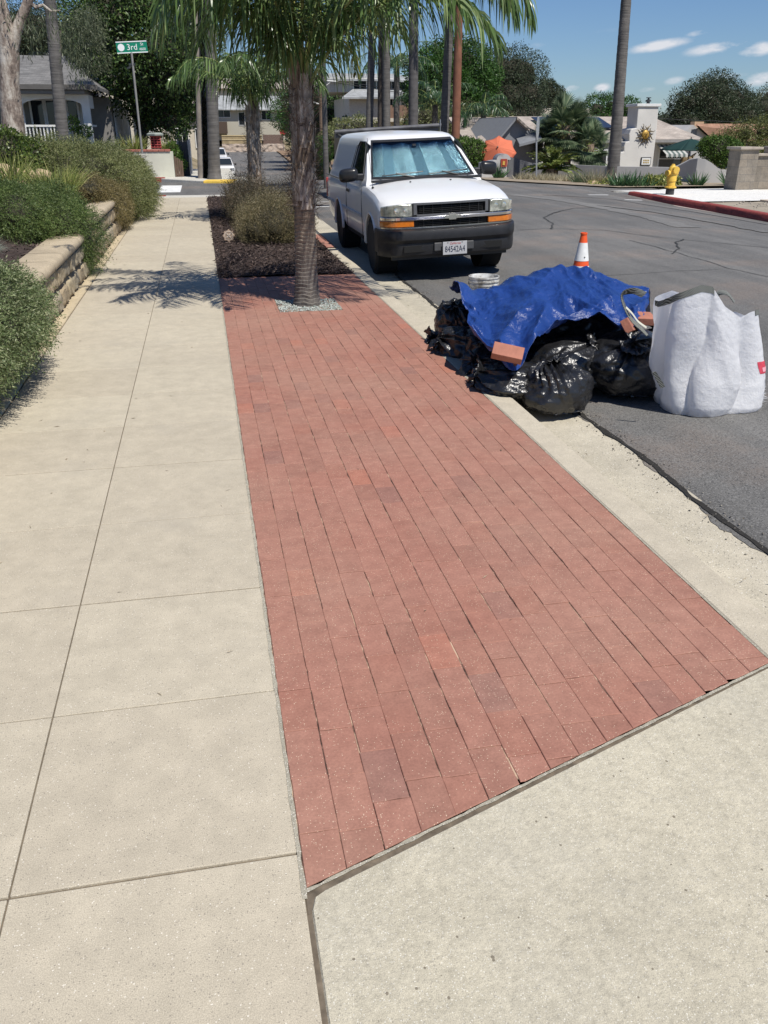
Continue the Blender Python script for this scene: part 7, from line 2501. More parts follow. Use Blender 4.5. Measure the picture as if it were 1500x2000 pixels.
DW = [(1.60, 1.10), (2.62, 1.10), (2.60, 1.50), (2.52, 1.555), (2.12, 1.555), (1.98, 1.50)]
for sx in (-1, 1):
    mb = MB(); n = len(DW)
    a = side_poly(sx, .06, DW); b_ = side_poly(sx, -.07, DW)
    mb.add(a + b_, [tuple(range(n)), tuple(range(n, 2 * n))[::-1]] + [(i, (i + 1) % n, n + (i + 1) % n, n + i) for i in range(n)])
    cut.append(mb.build('cutter', M_VOID))
boolean(cab, cut)
for p in cab.data.polygons: p.use_smooth = True
cab.data.set_sharp_from_angle(angle=R(30))
cab.parent = TRK

# windscreen recess lining, sunshade, glass, seal
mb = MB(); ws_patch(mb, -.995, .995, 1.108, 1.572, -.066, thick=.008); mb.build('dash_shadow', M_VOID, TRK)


def pleat(a, b_):
    t = (a * 4.5) % 1
    return .054 * (abs(t - .5) * 2 - .5) + .004 * mnoise.noise(Vector((a * 22, b_ * 7, 0))) + .002 * mnoise.noise(Vector((a * 60, b_ * 20, 3)))


m, nt, b, out = new_mat('foil_sunshade')
t = tex(nt, 'noise', 7, 5, .6)
nt.links.new(ramp(nt, t.outputs['Fac'], [(.35, (.60, .70, .74)), (.65, (.92, .97, .98))]), b.inputs['Base Color'])
b.inputs['Metallic'].default_value = .9; b.inputs['Roughness'].default_value = .20
t2 = tex(nt, 'noise', 20, 5, .75); bump(nt, b, t2.outputs['Fac'], .9, .03)
m2, nt, b, out = new_mat('foil_sunshade_dark_facet')  # darker foil copy: weaker reflection of some panels put into the colour
b.inputs['Base Color'].default_value = (.34, .42, .48, 1); b.inputs['Metallic'].default_value = .85; b.inputs['Roughness'].default_value = .34
t2 = tex(nt, 'noise', 26, 5, .75); bump(nt, b, t2.outputs['Fac'], .9, .02)
mb = MB()
NP = 9
for k in range(NP):
    sa, sb = -.97 + 1.94 * k / NP, -.97 + 1.94 * (k + 1) / NP
    up = (k % 2 == 0)
    def pl_(a, b_, up=up, k=k):
        t = a if up else 1 - a
        return .040 * (t - .5) + .0045 * mnoise.noise(Vector((a * 3 + k * 5, b_ * 6, 0))) + .0025 * mnoise.noise(Vector((a * 9 + k * 5, b_ * 19, 3)))
    ws_patch(mb, sa, sb, lambda s: 1.125 + .02 * s * s, 1.535, -.034, nu=15, nv=30, offf=pl_, mi=0 if k % 3 != 1 else 1)
shade = mb.build('sunshade', [m, m2], TRK, smooth=25)
m, nt, b, out = new_mat('windscreen_glass')
for n_ in list(nt.nodes):
    if n_ != out: nt.nodes.remove(n_)
tr = nt.nodes.new('ShaderNodeBsdfTransparent'); gl = nt.nodes.new('ShaderNodeBsdfGlossy'); gl.inputs['Roughness'].default_value = .03
gl.inputs['Color'].default_value = (.9, .95, 1, 1)
sep = nt.nodes.new('ShaderNodeSeparateXYZ'); tc = nt.nodes.new('ShaderNodeTexCoord'); nt.links.new(tc.outputs['Object'], sep.inputs[0])
nt.links.new(ramp(nt, sep.outputs['Z'], [(.0, (.42, .66, .66)), (1, (.42, .66, .66))]), tr.inputs['Color'])
mr = nt.nodes.new('ShaderNodeMapRange'); nt.links.new(sep.outputs['Z'], mr.inputs[0]); mr.inputs[1].default_value = 1.44; mr.inputs[2].default_value = 1.53
nt.links.new(mixc(nt, mr.outputs[0], (.60, .76, .80), (.05, .12, .24)), tr.inputs['Color'])
fr = nt.nodes.new('ShaderNodeFresnel'); fr.inputs[0].default_value = 1.5
mx = nt.nodes.new('ShaderNodeMixShader'); nt.links.new(fr.outputs[0], mx.inputs[0]); nt.links.new(tr.outputs[0], mx.inputs[1]); nt.links.new(gl.outputs[0], mx.inputs[2])
nt.links.new(mx.outputs[0], out.inputs['Surface'])
M_WSG = m
mb = MB(); ws_patch(mb, -.985, .985, 1.112, 1.568, -.004); mb.build('windscreen', M_WSG, TRK, smooth=60)
mb = MB()
for (s0, s1, z0, z1) in [(-1, -.965, 1.105, 1.575), (.965, 1, 1.105, 1.575), (-.965, .965, 1.545, 1.575), (-.965, .965, 1.105, 1.135)]:
    ws_patch(mb, s0, s1, z0, z1, .002, nu=16, nv=6, thick=.01)
mb.build('windscreen_seal', M_BLK, TRK)
mb = MB(); c_ = ws_pt(-.02, 1.50, -.02); mb.box(c_, (.05, .03, .045)); mb.build('sensor_mount', M_BLK, TRK)
# door glass
m, nt, b, out = new_mat('door_glass')
b.inputs['Base Color'].default_value = (.02, .024, .024, 1); b.inputs['Roughness'].default_value = .05; b.inputs['Specular IOR Level'].default_value = .7
M_DG = m
for sx in (-1, 1):
    mb = MB(); mb.add(side_poly(sx, -.022, DW) + side_poly(sx, -.034, DW), [tuple(range(6)), tuple(range(6, 12))[::-1]] + [(i, (i + 1) % 6, 6 + (i + 1) % 6, 6 + i) for i in range(6)])
    mb.build('side_window', M_DG, TRK)
    # window frame line and door cut lines
    mb = MB()
    loop = side_poly(sx, -.004, DW)
    mb.tube([Vector(p) for p in loop] + [Vector(loop[0])], .009, 5, cap=False)
    mb.build('window_seal', M_BLK, TRK)
    mb = MB()
    mb.tube([(sx * .862, 1.42, .40), (sx * .866, 1.42, .75), (sx * .852, 1.44, .99), (sx * .838, 1.5, 1.035)], .0045, 5)
    mb.tube([(sx * .862, 2.72, .40), (sx * .866, 2.72, .75), (sx * .85, 2.72, 1.0), (sx * .80, 2.70, 1.12), (sx * .665, 2.66, 1.51)], .0045, 5)
    mb.tube([(sx * .85, 1.42, .40), (sx * .85, 2.72, .40)], .0045, 5)
    mb.build('door_gap', simple('panel_gap', (.05, .05, .05), .8), TRK)
    mb = MB(); mb.tube([(sx * .846, 2.76, 1.035), (sx * .846, 4.82, 1.035)], .011, 6); mb.build('shell_seam', simple('seam_grey', (.12, .12, .12), .7), TRK)
    mb = MB(); mb.b2(sx * .855, sx * .874, 1.45, 3.15, .635, .675); mb.b2(sx * .855, sx * .872, 4.05, 4.75, .635, .675)
    mb.build('side_moulding', simple('moulding', (.5, .5, .5), .5), TRK, bevel=.004)
    MB().b2(sx * .862, sx * .884, 2.40, 2.56, .90, .945).build('door_handle', M_BLK, TRK, bevel=.008)
    # flared arch lips
    for (u, r, cz) in AR:
        mb = MB(); pts = []
        for i in range(23):
            a = math.pi * (-.06 + 1.12 * i / 22)
            pts.append((sx * .852, u - math.cos(a) * (r + .012), max(.34, cz + math.sin(a) * (r + .012))))
        mb.tube(pts, .021, 8); mb.build('arch_lip', M_TW, TRK, smooth=60)
    # wheels
    for (u, r, cz), tn in zip(AR, (0, 0)):
        T0 = MB().lathe([(.20, -.09), (.30, -.10), (.322, -.085), (.33, -.06), (.333, 0), (.33, .06), (.322, .085), (.30, .10), (.20, .09)], (sx * .755, u, .333), 40, axis='X')
        ty = T0.build('tyre', M_TYRE, TRK, smooth=40)
        rm = MB().lathe([(.02, .055), (.06, .06), (.10, .03), (.17, .035), (.185, .07), (.205, .085), (.21, .06)] if sx > 0 else [(.02, -.055), (.06, -.06), (.10, -.03), (.17, -.035), (.185, -.07), (.205, -.085), (.21, -.06)], (sx * .755, u, .333), 30, axis='X')
        rm.build('rim', simple('steel_rim', (.28, .28, .28), .45, metal=.5, var=.3), ty, smooth=40)
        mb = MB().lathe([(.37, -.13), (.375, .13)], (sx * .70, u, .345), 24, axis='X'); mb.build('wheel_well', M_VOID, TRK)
    # mirrors
    mb = MB()
    def fn(a, b_, sx=sx):
        th = 2 * math.pi * a; ph = math.pi * (b_ - .5)
        x = math.copysign(abs(math.cos(th) * math.cos(ph)) ** .55, math.cos(th)); y = math.sin(th) * math.cos(ph); z = math.copysign(abs(math.sin(ph)) ** .6, math.sin(ph))
        return (sx * (.985 + .0) + x * .125, 1.63 + y * .075 + .02 * x * sx, 1.165 + z * .088 - .01 * x * sx)
    mb.grid(fn, 28, 18, closed_u=True)
    mir = mb.build('mirror', simple('mirror_black', (.018, .018, .019), .3, var=.1), TRK, smooth=60)
    mb = MB(); mb.box((sx * .835, 1.66, 1.135), (.12, .12, .085)); mb.build('mirror_foot', M_BLK, mir, bevel=.015)
# ---- front end


def front(s_w, z, off): return Vector((s_w, bow(s_w) * 1.0 - off, z))


def fpatch(mb, w0, w1, z0, z1, off, thick, nu=14, nv=5, tilt=0.0, zr=None, mi=0):
    """solid curved panel on the nose; zr(w)->(z0,z1) optional"""
    def f(o):
        def g_(a, b_):
            w = w0 + (w1 - w0) * a
            za, zb = (zr(w) if zr else (z0, z1))
            z = za + (zb - za) * b_
            return tuple(front(w, z, o - tilt * (z - .7)))
        return g_
    mb.grid(f(off), nu, nv, mi); n0 = len(mb.v) - nu * nv
    mb.grid(f(off - thick), nu, nv, mi); n1 = len(mb.v) - nu * nv
    per = [j for j in range(nu)] + [k * nu + nu - 1 for k in range(1, nv)] + [(nv - 1) * nu + j for j in range(nu - 2, -1, -1)] + [k * nu for k in range(nv - 2, 0, -1)]
    for a, b_ in zip(per, per[1:] + per[:1]):
        mb.f.append((n0 + a, n0 + b_, n1 + b_, n1 + a)); mb.m.append(mi)


mb = MB(); mb.b2(-.60, .60, .05, .09, .62, .89); mb.build('grille_recess', M_VOID, TRK)
mb = MB()
for z in (.645, .665, .685, .79, .81, .83, .85): fpatch(mb, -.40, .40, z - .003, z + .003, -.012, .03, nv=2)
for k in range(-3, 4): mb.b2(k * .115 - .004, k * .115 + .004, .02, .05, .63, .89)
gr = mb.build('grille_mesh', simple('grille_black', (.012, .012, .012), .6), TRK)
M_GRC = simple('grille_surround', (.20, .20, .205), .35, metal=.6, var=.1)
mb = MB()
fpatch(mb, -.47, .47, .878, .900, .006, .05, nv=3)
for (a, b_) in ((-.47, -.43), (.43, .47)): fpatch(mb, a, b_, .765, .878, .006, .05, nu=3)
fpatch(mb, -.43, .43, .750, .770, .006, .05, nv=3)
mb.build('grille_frame', M_GRC, TRK)
mb = MB(); fpatch(mb, -.845, .845, .706, .746, .024, .05, nu=40)
bar = mb.build('chrome_bar', M_CHR, TRK, smooth=40, bevel=.006)
mb = MB(); fpatch(mb, -.845, .845, .612, .628, .016, .05, nu=40); mb.build('chrome_strip', simple('dull_chrome', (.55, .53, .48), .25, metal=1), TRK, smooth=40)
# bowtie-shaped badge
bt = [(-.105, -.018), (-.045, -.018), (-.045, -.032), (.045, -.032), (.045, -.018), (.095, -.018), (.105, .018), (.045, .018), (.045, .034), (-.045, .034), (-.045, .018), (-.095, .018)]
mb = MB(); mb.prism([(x, -.030, .727 + z) for x, z in bt], (0, -.014, 0)); mb.build('badge', simple('badge_silver', (.62, .60, .52), .25, metal=.9), TRK, bevel=.003)
m, nt, b, out = new_mat('headlight_lens')
t = tex(nt, 'wave', 18, bands_direction='X'); t4 = tex(nt, 'noise', 11, 3)
c = mixc(nt, ramp(nt, t4.outputs['Fac'], [(.35, 0), (.65, 1)]), (.20, .22, .19), (.62, .64, .56))
nt.links.new(c, b.inputs['Base Color']); b.inputs['Roughness'].default_value = .12; b.inputs['Coat Weight'].default_value = 1; b.inputs['Metallic'].default_value = .35
bump(nt, b, t.outputs['Fac'], .25, .004)
M_HL = m
M_AMB = simple('amber_lens', (.62, .17, .015), .18, var=.2, scale=20, coat=1)
for sx in (-1, 1):
    mb = MB(); fpatch(mb, sx * .485, sx * .835, .752, .893, .010, .05, nu=18, nv=8, zr=lambda w: (.752, .893 - .030 * max(0, (abs(w) - .62) / .215) ** 2))
    hl = mb.build('headlight', M_HL, TRK, smooth=50, bevel=.01)
    for k, (w, r) in enumerate(((.56, .032), (.67, .036))):
        p = front(sx * w, .822, .012); mb = MB().lathe([(.001, -.001), (r * .7, 0), (r, .004)], (p.x, p.y, p.z), 20, axis='Y', cap=False); mb.build('reflector', simple('reflector', (.75, .77, .7), .1, metal=.8), hl)
    mb = MB(); fpatch(mb, sx * .475, sx * .487, .75, .895, .014, .05, nu=3); mb.build('lamp_bezel', M_BLK, TRK)
    mb = MB(); fpatch(mb, sx * .47, sx * .85, .632, .702, .012, .05, nu=16); mb.build('turn_signal', M_AMB, TRK, bevel=.006)
# bumper
def bump_prof():
    return [(-.02, .605), (.07, .610), (.11, .595), (.125, .55), (.12, .49), (.10, .465), (.085, .445), (.09, .38), (.075, .31), (.04, .285), (-.02, .285)]


mb = MB(); rings = []
for i in range(37):
    w = -.875 + 1.75 * i / 36
    bo = .085 * (abs(w) / .86) ** 2 + .24 * max(0, (abs(w) - .70) / .175) ** 2
    rings.append([(w, bo - d, z + (.0 if abs(w) < .7 else -.0)) for (d, z) in bump_prof()])
loft(mb, rings)
bumper = mb.build('bumper', M_BUMP, TRK, smooth=32)
mb = MB(); rings = []
for sx in (-1, 1):
    MB().b2(sx * .84, sx * .878, .26, .50, .31, .60).build('bumper_corner', M_BUMP, TRK, bevel=.03)

for sx in (-1, 1):
    mb = MB(); mb.add([], [])
    w0, w1 = sx * .30, sx * .62
    mb.b2(min(w0, w1), max(w0, w1), -.082 + .012, -.06 + .012, .345, .42); mb.build('bumper_duct', M_VOID, TRK)
    MB().b2(sx * .20 - .05, sx * .20 + .05, -.108, -.08, .345, .445).build('bumper_pad', simple('pad_grey', (.07, .07, .072), .5), TRK, bevel=.01)
mb = MB(); mb.b2(-.74, .74, .10, .14, .24, .30); mb.build('air_dam', M_BLK, TRK)
# licence plate
pl = MB().b2(-.152, .152, -.142, -.137, .300, .452).build('number_plate', simple('plate_shaded_white', (.46, .46, .47), .45, var=.04), TRK, bevel=.004)  # white plate greyed: its shade is put into the base colour
PT = simple('plate_blue_black', (.015, .02, .05), .5); PR = simple('plate_red', (.45, .07, .07), .5)
MT = Matrix.Translation


def local_text(name, s, size, M, mat, parent, sx=1.0, align='CENTER', ext=.0008, shear=0):
    cu = bpy.data.curves.new(name, 'FONT'); cu.body = s; cu.size = size; cu.extrude = ext; cu.align_x = align; cu.align_y = 'CENTER'; cu.shear = shear
    cu.resolution_u = 3
    o = bpy.data.objects.new(name, cu); COL.objects.link(o)
    dg = bpy.context.evaluated_depsgraph_get()
    me = bpy.data.meshes.new_from_object(o.evaluated_get(dg)); bpy.data.objects.remove(o)
    me.transform(M @ Matrix.Rotation(R(90), 4, 'X') @ Matrix.Diagonal((sx, 1, 1, 1)))
    me.materials.clear(); me.materials.append(mat)
    o = bpy.data.objects.new(name, me); COL.objects.link(o); o.parent = parent
    return o


local_text('lettering', '84542A4', .100, MT((0, -.1432, .362)), PT, pl, sx=.70, ext=.0012)
local_text('lettering', 'California', .036, MT((0, -.1432, .430)), PR, pl, shear=.3)
mb = MB()
for x in (-.09, .09): mb.lathe([(.006, -.002), (.006, .002)], (x, -.1425, .440), 8, axis='Y')
mb.build('plate_screw', M_BLK, pl)
# wipers, aerial, tail lamps, tailgate
for (a, b_) in ((-.62, -.02), (.05, .68)):
    mb = MB(); pts = [ws_pt(a / .76 + (b_ - a) / .76 * t, 1.135 + .03 * t, .022) for t in np.linspace(0, 1, 9)]
    mb.tube(pts, .008, 6); mb.tube([ws_pt((a + .46) / .76, 1.115, .0), ws_pt((a + .2) / .76, 1.15, .04)], .012, 6)
    mb.build('wiper', M_BLK, TRK)
mb = MB(); mb.b2(-.74, .74, 1.17, 1.30, 1.078, 1.105); mb.build('cowl', M_BLK, TRK)
mb = MB(); mb.tube([(-.77, 1.02, 1.02), (-.775, 1.01, 1.04)], .016, 8); mb.tube([(-.775, 1.01, 1.04), (-.80, 1.12, 1.62)], .003, 5); mb.build('aerial', M_BLK, TRK)
for x in (-.28, .26): MB().box((x, .98, 1.082 - .0), (.02, .02, .012)).build('washer_nozzle', M_BLK, TRK)
for sx in (-1, 1):
    MB().b2(sx * .80, sx * .864, 4.80, 4.875, .68, .98).build('tail_lamp', simple('tail_red', (.5, .05, .04), .3, coat=1), TRK, bevel=.01)
mb = MB().b2(-.8, .8, 4.86, 5.0, .42, .55); mb.build('rear_bumper', M_CHR, TRK, bevel=.02)
mb = MB().b2(-.55, .55, 4.80, 4.84, 1.15, 1.5); mb.build('rear_window', M_DG, TRK)
mb = MB()
mb.b2(-.78, .78, .15, 4.7, .30, .36)
mb.b2(-.70, .70, .6, 1.1, .22, .30); mb.tube([(-.72, .86, .333), (.72, .86, .333)], .04, 8); mb.tube([(-.72, 3.6, .333), (.72, 3.6, .333)], .045, 8)
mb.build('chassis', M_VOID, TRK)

# ================================================================== DUMP TRAILER BEHIND THE PICKUP
TL = thing('dump_trailer', 'black steel dump trailer with tarp rail parked behind the white pickup', 'trailer', (4.3, 22.5, -.05))
m, nt, b, out = new_mat('trailer_black')
t = tex(nt, 'noise', 1.5, 6, .7); nt.links.new(ramp(nt, t.outputs['Fac'], [(.4, (.010, .011, .013)), (.65, (.028, .03, .033)), (.8, (.07, .07, .07))]), b.inputs['Base Color'])
b.inputs['Roughness'].default_value = .4
M_TLB = m
x0, x1 = 3.6, 5.4
zt0, zt1 = 1.50, 1.72
mb = MB()
mb.prism([(x0, 20.6, .6), (x1, 20.6, .6), (x1, 20.6, 1.56), (x0, 20.6, 1.45)], (0, .06, 0)); mb.b2(x0, x0 + .06, 20.66, 24.6, .6, 1.46); mb.b2(x1 - .06, x1, 20.66, 24.6, .6, 1.46); mb.b2(x0, x1, 24.54, 24.6, .6, 1.46); mb.b2(x0 + .06, x1 - .06, 20.66, 24.54, .6, .66)
mb.build('box', M_TLB, TL, world=True)
mb = MB()
mb.prism([(x0 - .55, 20.54, 1.42), (x1 + .04, 20.54, 1.57), (x1 + .04, 20.54, 1.66), (x0 - .55, 20.54, 1.52)], (0, .16, 0))
mb.tube([(x0 - .58, 20.5, 1.54), (x1 + .08, 20.5, 1.68)], .045, 10)
mb.build('tarp_roller', simple('roller_tarp', (.10, .10, .11), .5, var=.5, scale=4), TL, world=True)
mb = MB(); mb.tube([(x1 + .05, 20.45, 1.45), (x1 + .05, 20.45, 1.80)], .012, 6); mb.tube([(x0 - .5, 20.5, 1.50), (x0 + .02, 20.62, 1.2)], .02, 6)
mb.build('crank', simple('zinc', (.4, .4, .4), .4, metal=.8), TL, world=True)
for y in (22.2, 23.2):
    for x in (x0 - .16, x1 + .16): MB().lathe([(.2, -.1), (.36, -.11), (.38, 0), (.36, .11), (.2, .1)], (x, y, .28), 20, axis='X').build('tyre', M_TYRE, TL, smooth=40, world=True)
MB().b2(x0 + .2, x1 - .2, 20.7, 24.5, .42, .58).build('chassis', M_VOID, TL, world=True)

# ================================================================== RUBBISH PILE AT THE KERB
m, nt, b, out = new_mat('black_bin_bag')
b.inputs['Base Color'].default_value = (.016, .016, .017, 1); b.inputs['Roughness'].default_value = .3; b.inputs['Specular IOR Level'].default_value = .65
t = tex(nt, 'noise', 26, 4, .6, vscale=(1, 1, .4)); t2 = tex(nt, 'noise', 8, 4, .65)
bb = nt.nodes.new('ShaderNodeBump'); bb.inputs['Strength'].default_value = .55; bb.inputs['Distance'].default_value = .012; nt.links.new(t.outputs['Fac'], bb.inputs['Height'])
bump(nt, b, t2.outputs['Fac'], .6, .03, prev=bb.outputs[0])
M_BAG = m


def bin_bag(label, c, r, seed, tie=(0, 0, 1), folds=13, famp=.07, sag=.35, knot=True, name='rubbish_bag', group='black rubbish bags in the pile', ridge=2):
    t = thing(name, label, 'bag', (c[0], c[1], c[2] - r[2]), 0, group)
    tv = Vector(tie).normalized(); ax = Vector((1, 0, 0)) if abs(tv.x) < .8 else Vector((0, 1, 0))
    a1 = (ax - tv * ax.dot(tv)).normalized(); a2 = tv.cross(a1)
    mb = MB()
    so = Vector((seed * 3.1, seed * 1.7, seed))
    def fn(u, v):
        th = 2 * math.pi * u; ph = math.pi * (v - .5)
        k = max(0, math.sin(ph))
        rr_ = math.cos(ph)
        fold = abs(((th / (2 * math.pi) * folds + 1.6 * mnoise.noise(Vector((math.cos(th) * 1.3, math.sin(th) * 1.3, ph * .8)) + so)) % 1) - .5) * 2
        w = 1 + famp * (fold - .5) * (.35 + 1.5 * k ** 1.5)
        d = Vector((math.cos(th) * rr_, math.sin(th) * rr_, math.sin(ph)))
        w += .17 * mnoise.noise(d * 1.5 + so)
        q = d * 3.4 + so; w += .07 * (1 - 2 * abs(mnoise.noise(q))) * .8
        q = d * 8 + so; w += .022 * (1 - 2 * abs(mnoise.noise(q)))
        neck = 1 - .55 * max(0, (k - .82) / .18) ** 1.5
        p = a1 * (d.x * neck) + a2 * (d.y * neck) + tv * (d.z)
        p = p * w
        P = Vector((p.x * r[0], p.y * r[1], p.z * r[2]))
        fl = -r[2] * (1 - sag)
        if P.z < fl: P.z = fl + (P.z - fl) * .12; P.x *= 1.05; P.y *= 1.05
        return (c[0] + P.x, c[1] + P.y, c[2] + P.z)
    mb.grid(fn, 120, 64, closed_u=True)
    mb.build('bag_skin', M_BAG, t, smooth=50, world=True)
    if knot:
        top = Vector(c) + Vector((tv.x * r[0], tv.y * r[1], tv.z * r[2])) * .98
        mb = MB()
        for k in range(7):
            a = 2 * math.pi * k / 7 + seed
            d = (tv * .8 + a1 * math.cos(a) * .9 + a2 * math.sin(a) * .9)
            s = random.uniform(.07, .13)
            def g_(u, v, d=d, a=a, s=s, k=k):
                ww = (u - .5) * (.015 + .10 * v)
                side = d.cross(tv).normalized()
                n1 = mnoise.noise(Vector((u * 5, v * 3, k + seed)))
                p = top - tv * .02 + d * (s * v) + side * ww + tv * (.03 * n1) + Vector((0, 0, -.04 * v * v))
                return tuple(p)
            mb.grid(g_, 7, 6)
        mb.build('tied_neck', M_BAG, t, smooth=60, world=True, solid=.003)
    return t


zr = -.12
bin_bag('large creased black rubbish bag at the front of the pile on the gutter', (2.21, 5.10, .03), (.225, .20, .175), 1, tie=(-.15, .25, 1), folds=17, famp=.13)
bin_bag('limp black bag lying on the kerb left of the front bag', (1.98, 5.32, .04), (.24, .24, .12), 2, tie=(-.9, .3, .4), folds=9, famp=.1)
bin_bag('big black bag under the front edge of the blue tarp', (2.55, 5.58, .06), (.36, .28, .185), 3, tie=(.3, -.4, 1), folds=10)
bin_bag('wide black bag touching the left side of the white bulk bag', (2.88, 5.42, .08), (.34, .34, .22), 4, tie=(-.2, -.5, .9), folds=11)
bin_bag('black bag under the left end of the tarp', (2.15, 6.1, .06), (.28, .34, .2), 5, tie=(-.6, -.3, .8), folds=10)
bin_bag('black bag showing between kerb and tarp below the tarp fold', (1.99, 5.74, .02), (.20, .22, .14), 6, tie=(-.8, -.2, .5), folds=9, famp=.1)
bin_bag('small crumpled black bag leaning on the kerb', (1.93, 6.32, .04), (.20, .22, .16), 7, tie=(-.9, .2, .5), folds=8, famp=.14)
bin_bag('black bag at the far left of the pile beside the bucket', (2.06, 6.9, .10), (.20, .24, .20), 8, tie=(-.4, -.2, 1), folds=9, famp=.1)
bin_bag('torn black bag scrap lying furthest left on the gutter', (1.90, 6.72, -.02), (.15, .2, .10), 9, tie=(-1, .1, .5), folds=7, famp=.2)
bin_bag('buried black bag in the middle of the pile under the tarp', (2.75, 6.15, .10), (.50, .42, .22), 10, knot=False)
bin_bag('buried black bag at the back of the pile beneath the tarp', (2.55, 6.5, .08), (.36, .28, .2), 11, knot=False)
bin_bag('black bag at the back right of the pile under the tarp', (3.05, 6.1, .05), (.34, .34, .2), 12, knot=False)
bin_bag('black bag behind the white bulk bag', (3.25, 5.7, .05), (.26, .28, .18), 13, tie=(.2, .2, 1))

# ---- blue tarp
CG = [
    [(878, 572, 6.75), (935, 596, 7.0), (1000, 590, 7.2), (1080, 580, 7.2), (1150, 585, 7.2), (1205, 600, 7.1), (1268, 628, 6.9)],
    [(889, 556, 6.45), (944, 574, 6.6), (1010, 549, 6.65), (1085, 529, 6.6), (1150, 533, 6.55), (1205, 558, 6.4), (1268, 572, 6.3)],
    [(905, 596, 6.25), (950, 592, 6.3), (1025, 566, 6.3), (1092, 552, 6.3), (1152, 556, 6.25), (1208, 578, 6.1), (1266, 590, 6.05)],
    [(916, 618, 6.05), (958, 622, 6.05), (1030, 598, 6.0), (1098, 585, 6.0), (1155, 584, 6.0), (1212, 600, 5.85), (1262, 608, 5.8)],
    [(912, 640, 5.85), (960, 652, 5.75), (1028, 626, 5.72), (1100, 614, 5.76), (1156, 608, 5.76), (1216, 624, 5.66), (1258, 622, 5.66)],
    [(922, 664, 5.72), (970, 685, 5.45), (1036, 655, 5.48), (1098, 634, 5.58), (1160, 620, 5.62), (1224, 644, 5.52), (1252, 634, 5.6)],
    [(948, 690, 5.62), (1000, 724, 5.12), (1048, 672, 5.35), (1085, 646, 5.50), (1165, 632, 5.5), (1234, 654, 5.38), (1246, 652, 5.48)],
]


def cr(p0, p1, p2, p3, t):
    return .5 * ((2 * p1) + (-p0 + p2) * t + (2 * p0 - 5 * p1 + 4 * p2 - p3) * t * t + (-p0 + 3 * p1 - 3 * p2 + p3) * t ** 3)


G3 = [[np.array(tuple(at(*q))) for q in row] for row in CG]


def surf(G, u, v):
    nr, nc = len(G), len(G[0])
    def ev(row, u):
        f = u * (nc - 1); i = min(int(f), nc - 2); t = f - i
        g_ = lambda k: row[min(max(k, 0), nc - 1)]
        return cr(g_(i - 1), g_(i), g_(i + 1), g_(i + 2), t)
    f = v * (nr - 1); i = min(int(f), nr - 2); t = f - i
    g_ = lambda k: ev(G[min(max(k, 0), nr - 1)], u)
    return cr(g_(i - 1), g_(i), g_(i + 1), g_(i + 2), t)


def ridged(p): return 1 - 2 * abs(mnoise.noise(p))


mb = MB()


def fn(u, v):
    p = surf(G3, u, v)
    q = Vector((u * 7, v * 5, 0))
    # long creases fanning from the ridge plus crumple
    dz = (.022 + .04 * smooth01((v - .3) / .3)) * ridged(Vector((u * 5 + v * 2.5, v * 1.4 - u * .8, 2))) + .024 * ridged(Vector((u * 12 - v * 5, v * 4 + u * 3, 7))) + .006 * ridged(q * 4) + .004 * ridged(q * 9)
    dz += .014 * mnoise.noise(q * 1.3)
    e = max(0, 1 - min(v, 1 - v, u, 1 - u) / .03)
    return (p[0] - .2 * dz + .02 * mnoise.noise(q * 2 + Vector((5, 0, 0))), p[1] - .45 * dz, p[2] + dz + .012 * e * mnoise.noise(Vector((u * 30, v * 30, 1))))


mb.grid(fn, 190, 150)
m, nt, b, out = new_mat('blue_tarp')
t = tex(nt, 'noise', 5, 5); nt.links.new(ramp(nt, t.outputs['Fac'], [(.3, (.010, .036, .165)), (.7, (.017, .055, .24))]), b.inputs['Base Color'])
b.inputs['Roughness'].default_value = .33; b.inputs['Specular IOR Level'].default_value = .6
t2 = tex(nt, 'noise', 22, 5, .7); t3 = tex(nt, 'noise', 75, 3, .6)
bb = nt.nodes.new('ShaderNodeBump'); bb.inputs['Strength'].default_value = .5; bb.inputs['Distance'].default_value = .02; nt.links.new(t2.outputs['Fac'], bb.inputs['Height'])
bump(nt, b, t3.outputs['Fac'], .3, .006, prev=bb.outputs[0])
M_TARP = m
TP = thing('blue_tarp', 'glossy crumpled blue tarpaulin draped over the pile of black bags', 'tarpaulin', (2.6, 6.1, -.1))
mb.build('sheet', M_TARP, TP, smooth=180, world=True, solid=.003)
g0 = Vector(surf(G3, .185, .975)); mb = MB(); mb.lathe([(.006, -.003), (.014, -.003), (.014, .003), (.006, .003)], (0, 0, 0), 14)
MM = Matrix.Translation(g0 + Vector((0, -.03, .03))) @ Matrix.Rotation(R(50), 4, 'X'); mb.v = [tuple(MM @ Vector(v)) for v in mb.v]
mb.build('eyelet', M_CHR, TP, world=True)

# ---- loose bricks weighting the tarp
M_LB = simple('loose_brick', (.36, .145, .095), .8, var=.15, scale=12, bmp=.3)


def brick(label, c, rot):
    o = MB().box((0, 0, 0), (.20, .10, .058)).build('brick', M_LB, bevel=.004)
    o.location = c; o.rotation_euler = [R(a) for a in rot]
    tag(o, label, 'brick', 'loose bricks on the rubbish pile')


c_ = at(993, 700, 5.1); brick('red brick lying on the front corner of the blue tarp', c_ + Vector((0, .02, .03)), (38, 10, -22))
c_ = at(1228, 636, 5.42); brick('red brick tilted against the tarp edge by the bag handle', c_ + Vector((0, 0, .0)), (55, 10, 55))
c_ = at(1252, 622, 5.62); brick('red brick half hidden between tarp and white bulk bag', c_ + Vector((0, 0, .0)), (20, 6, 10))

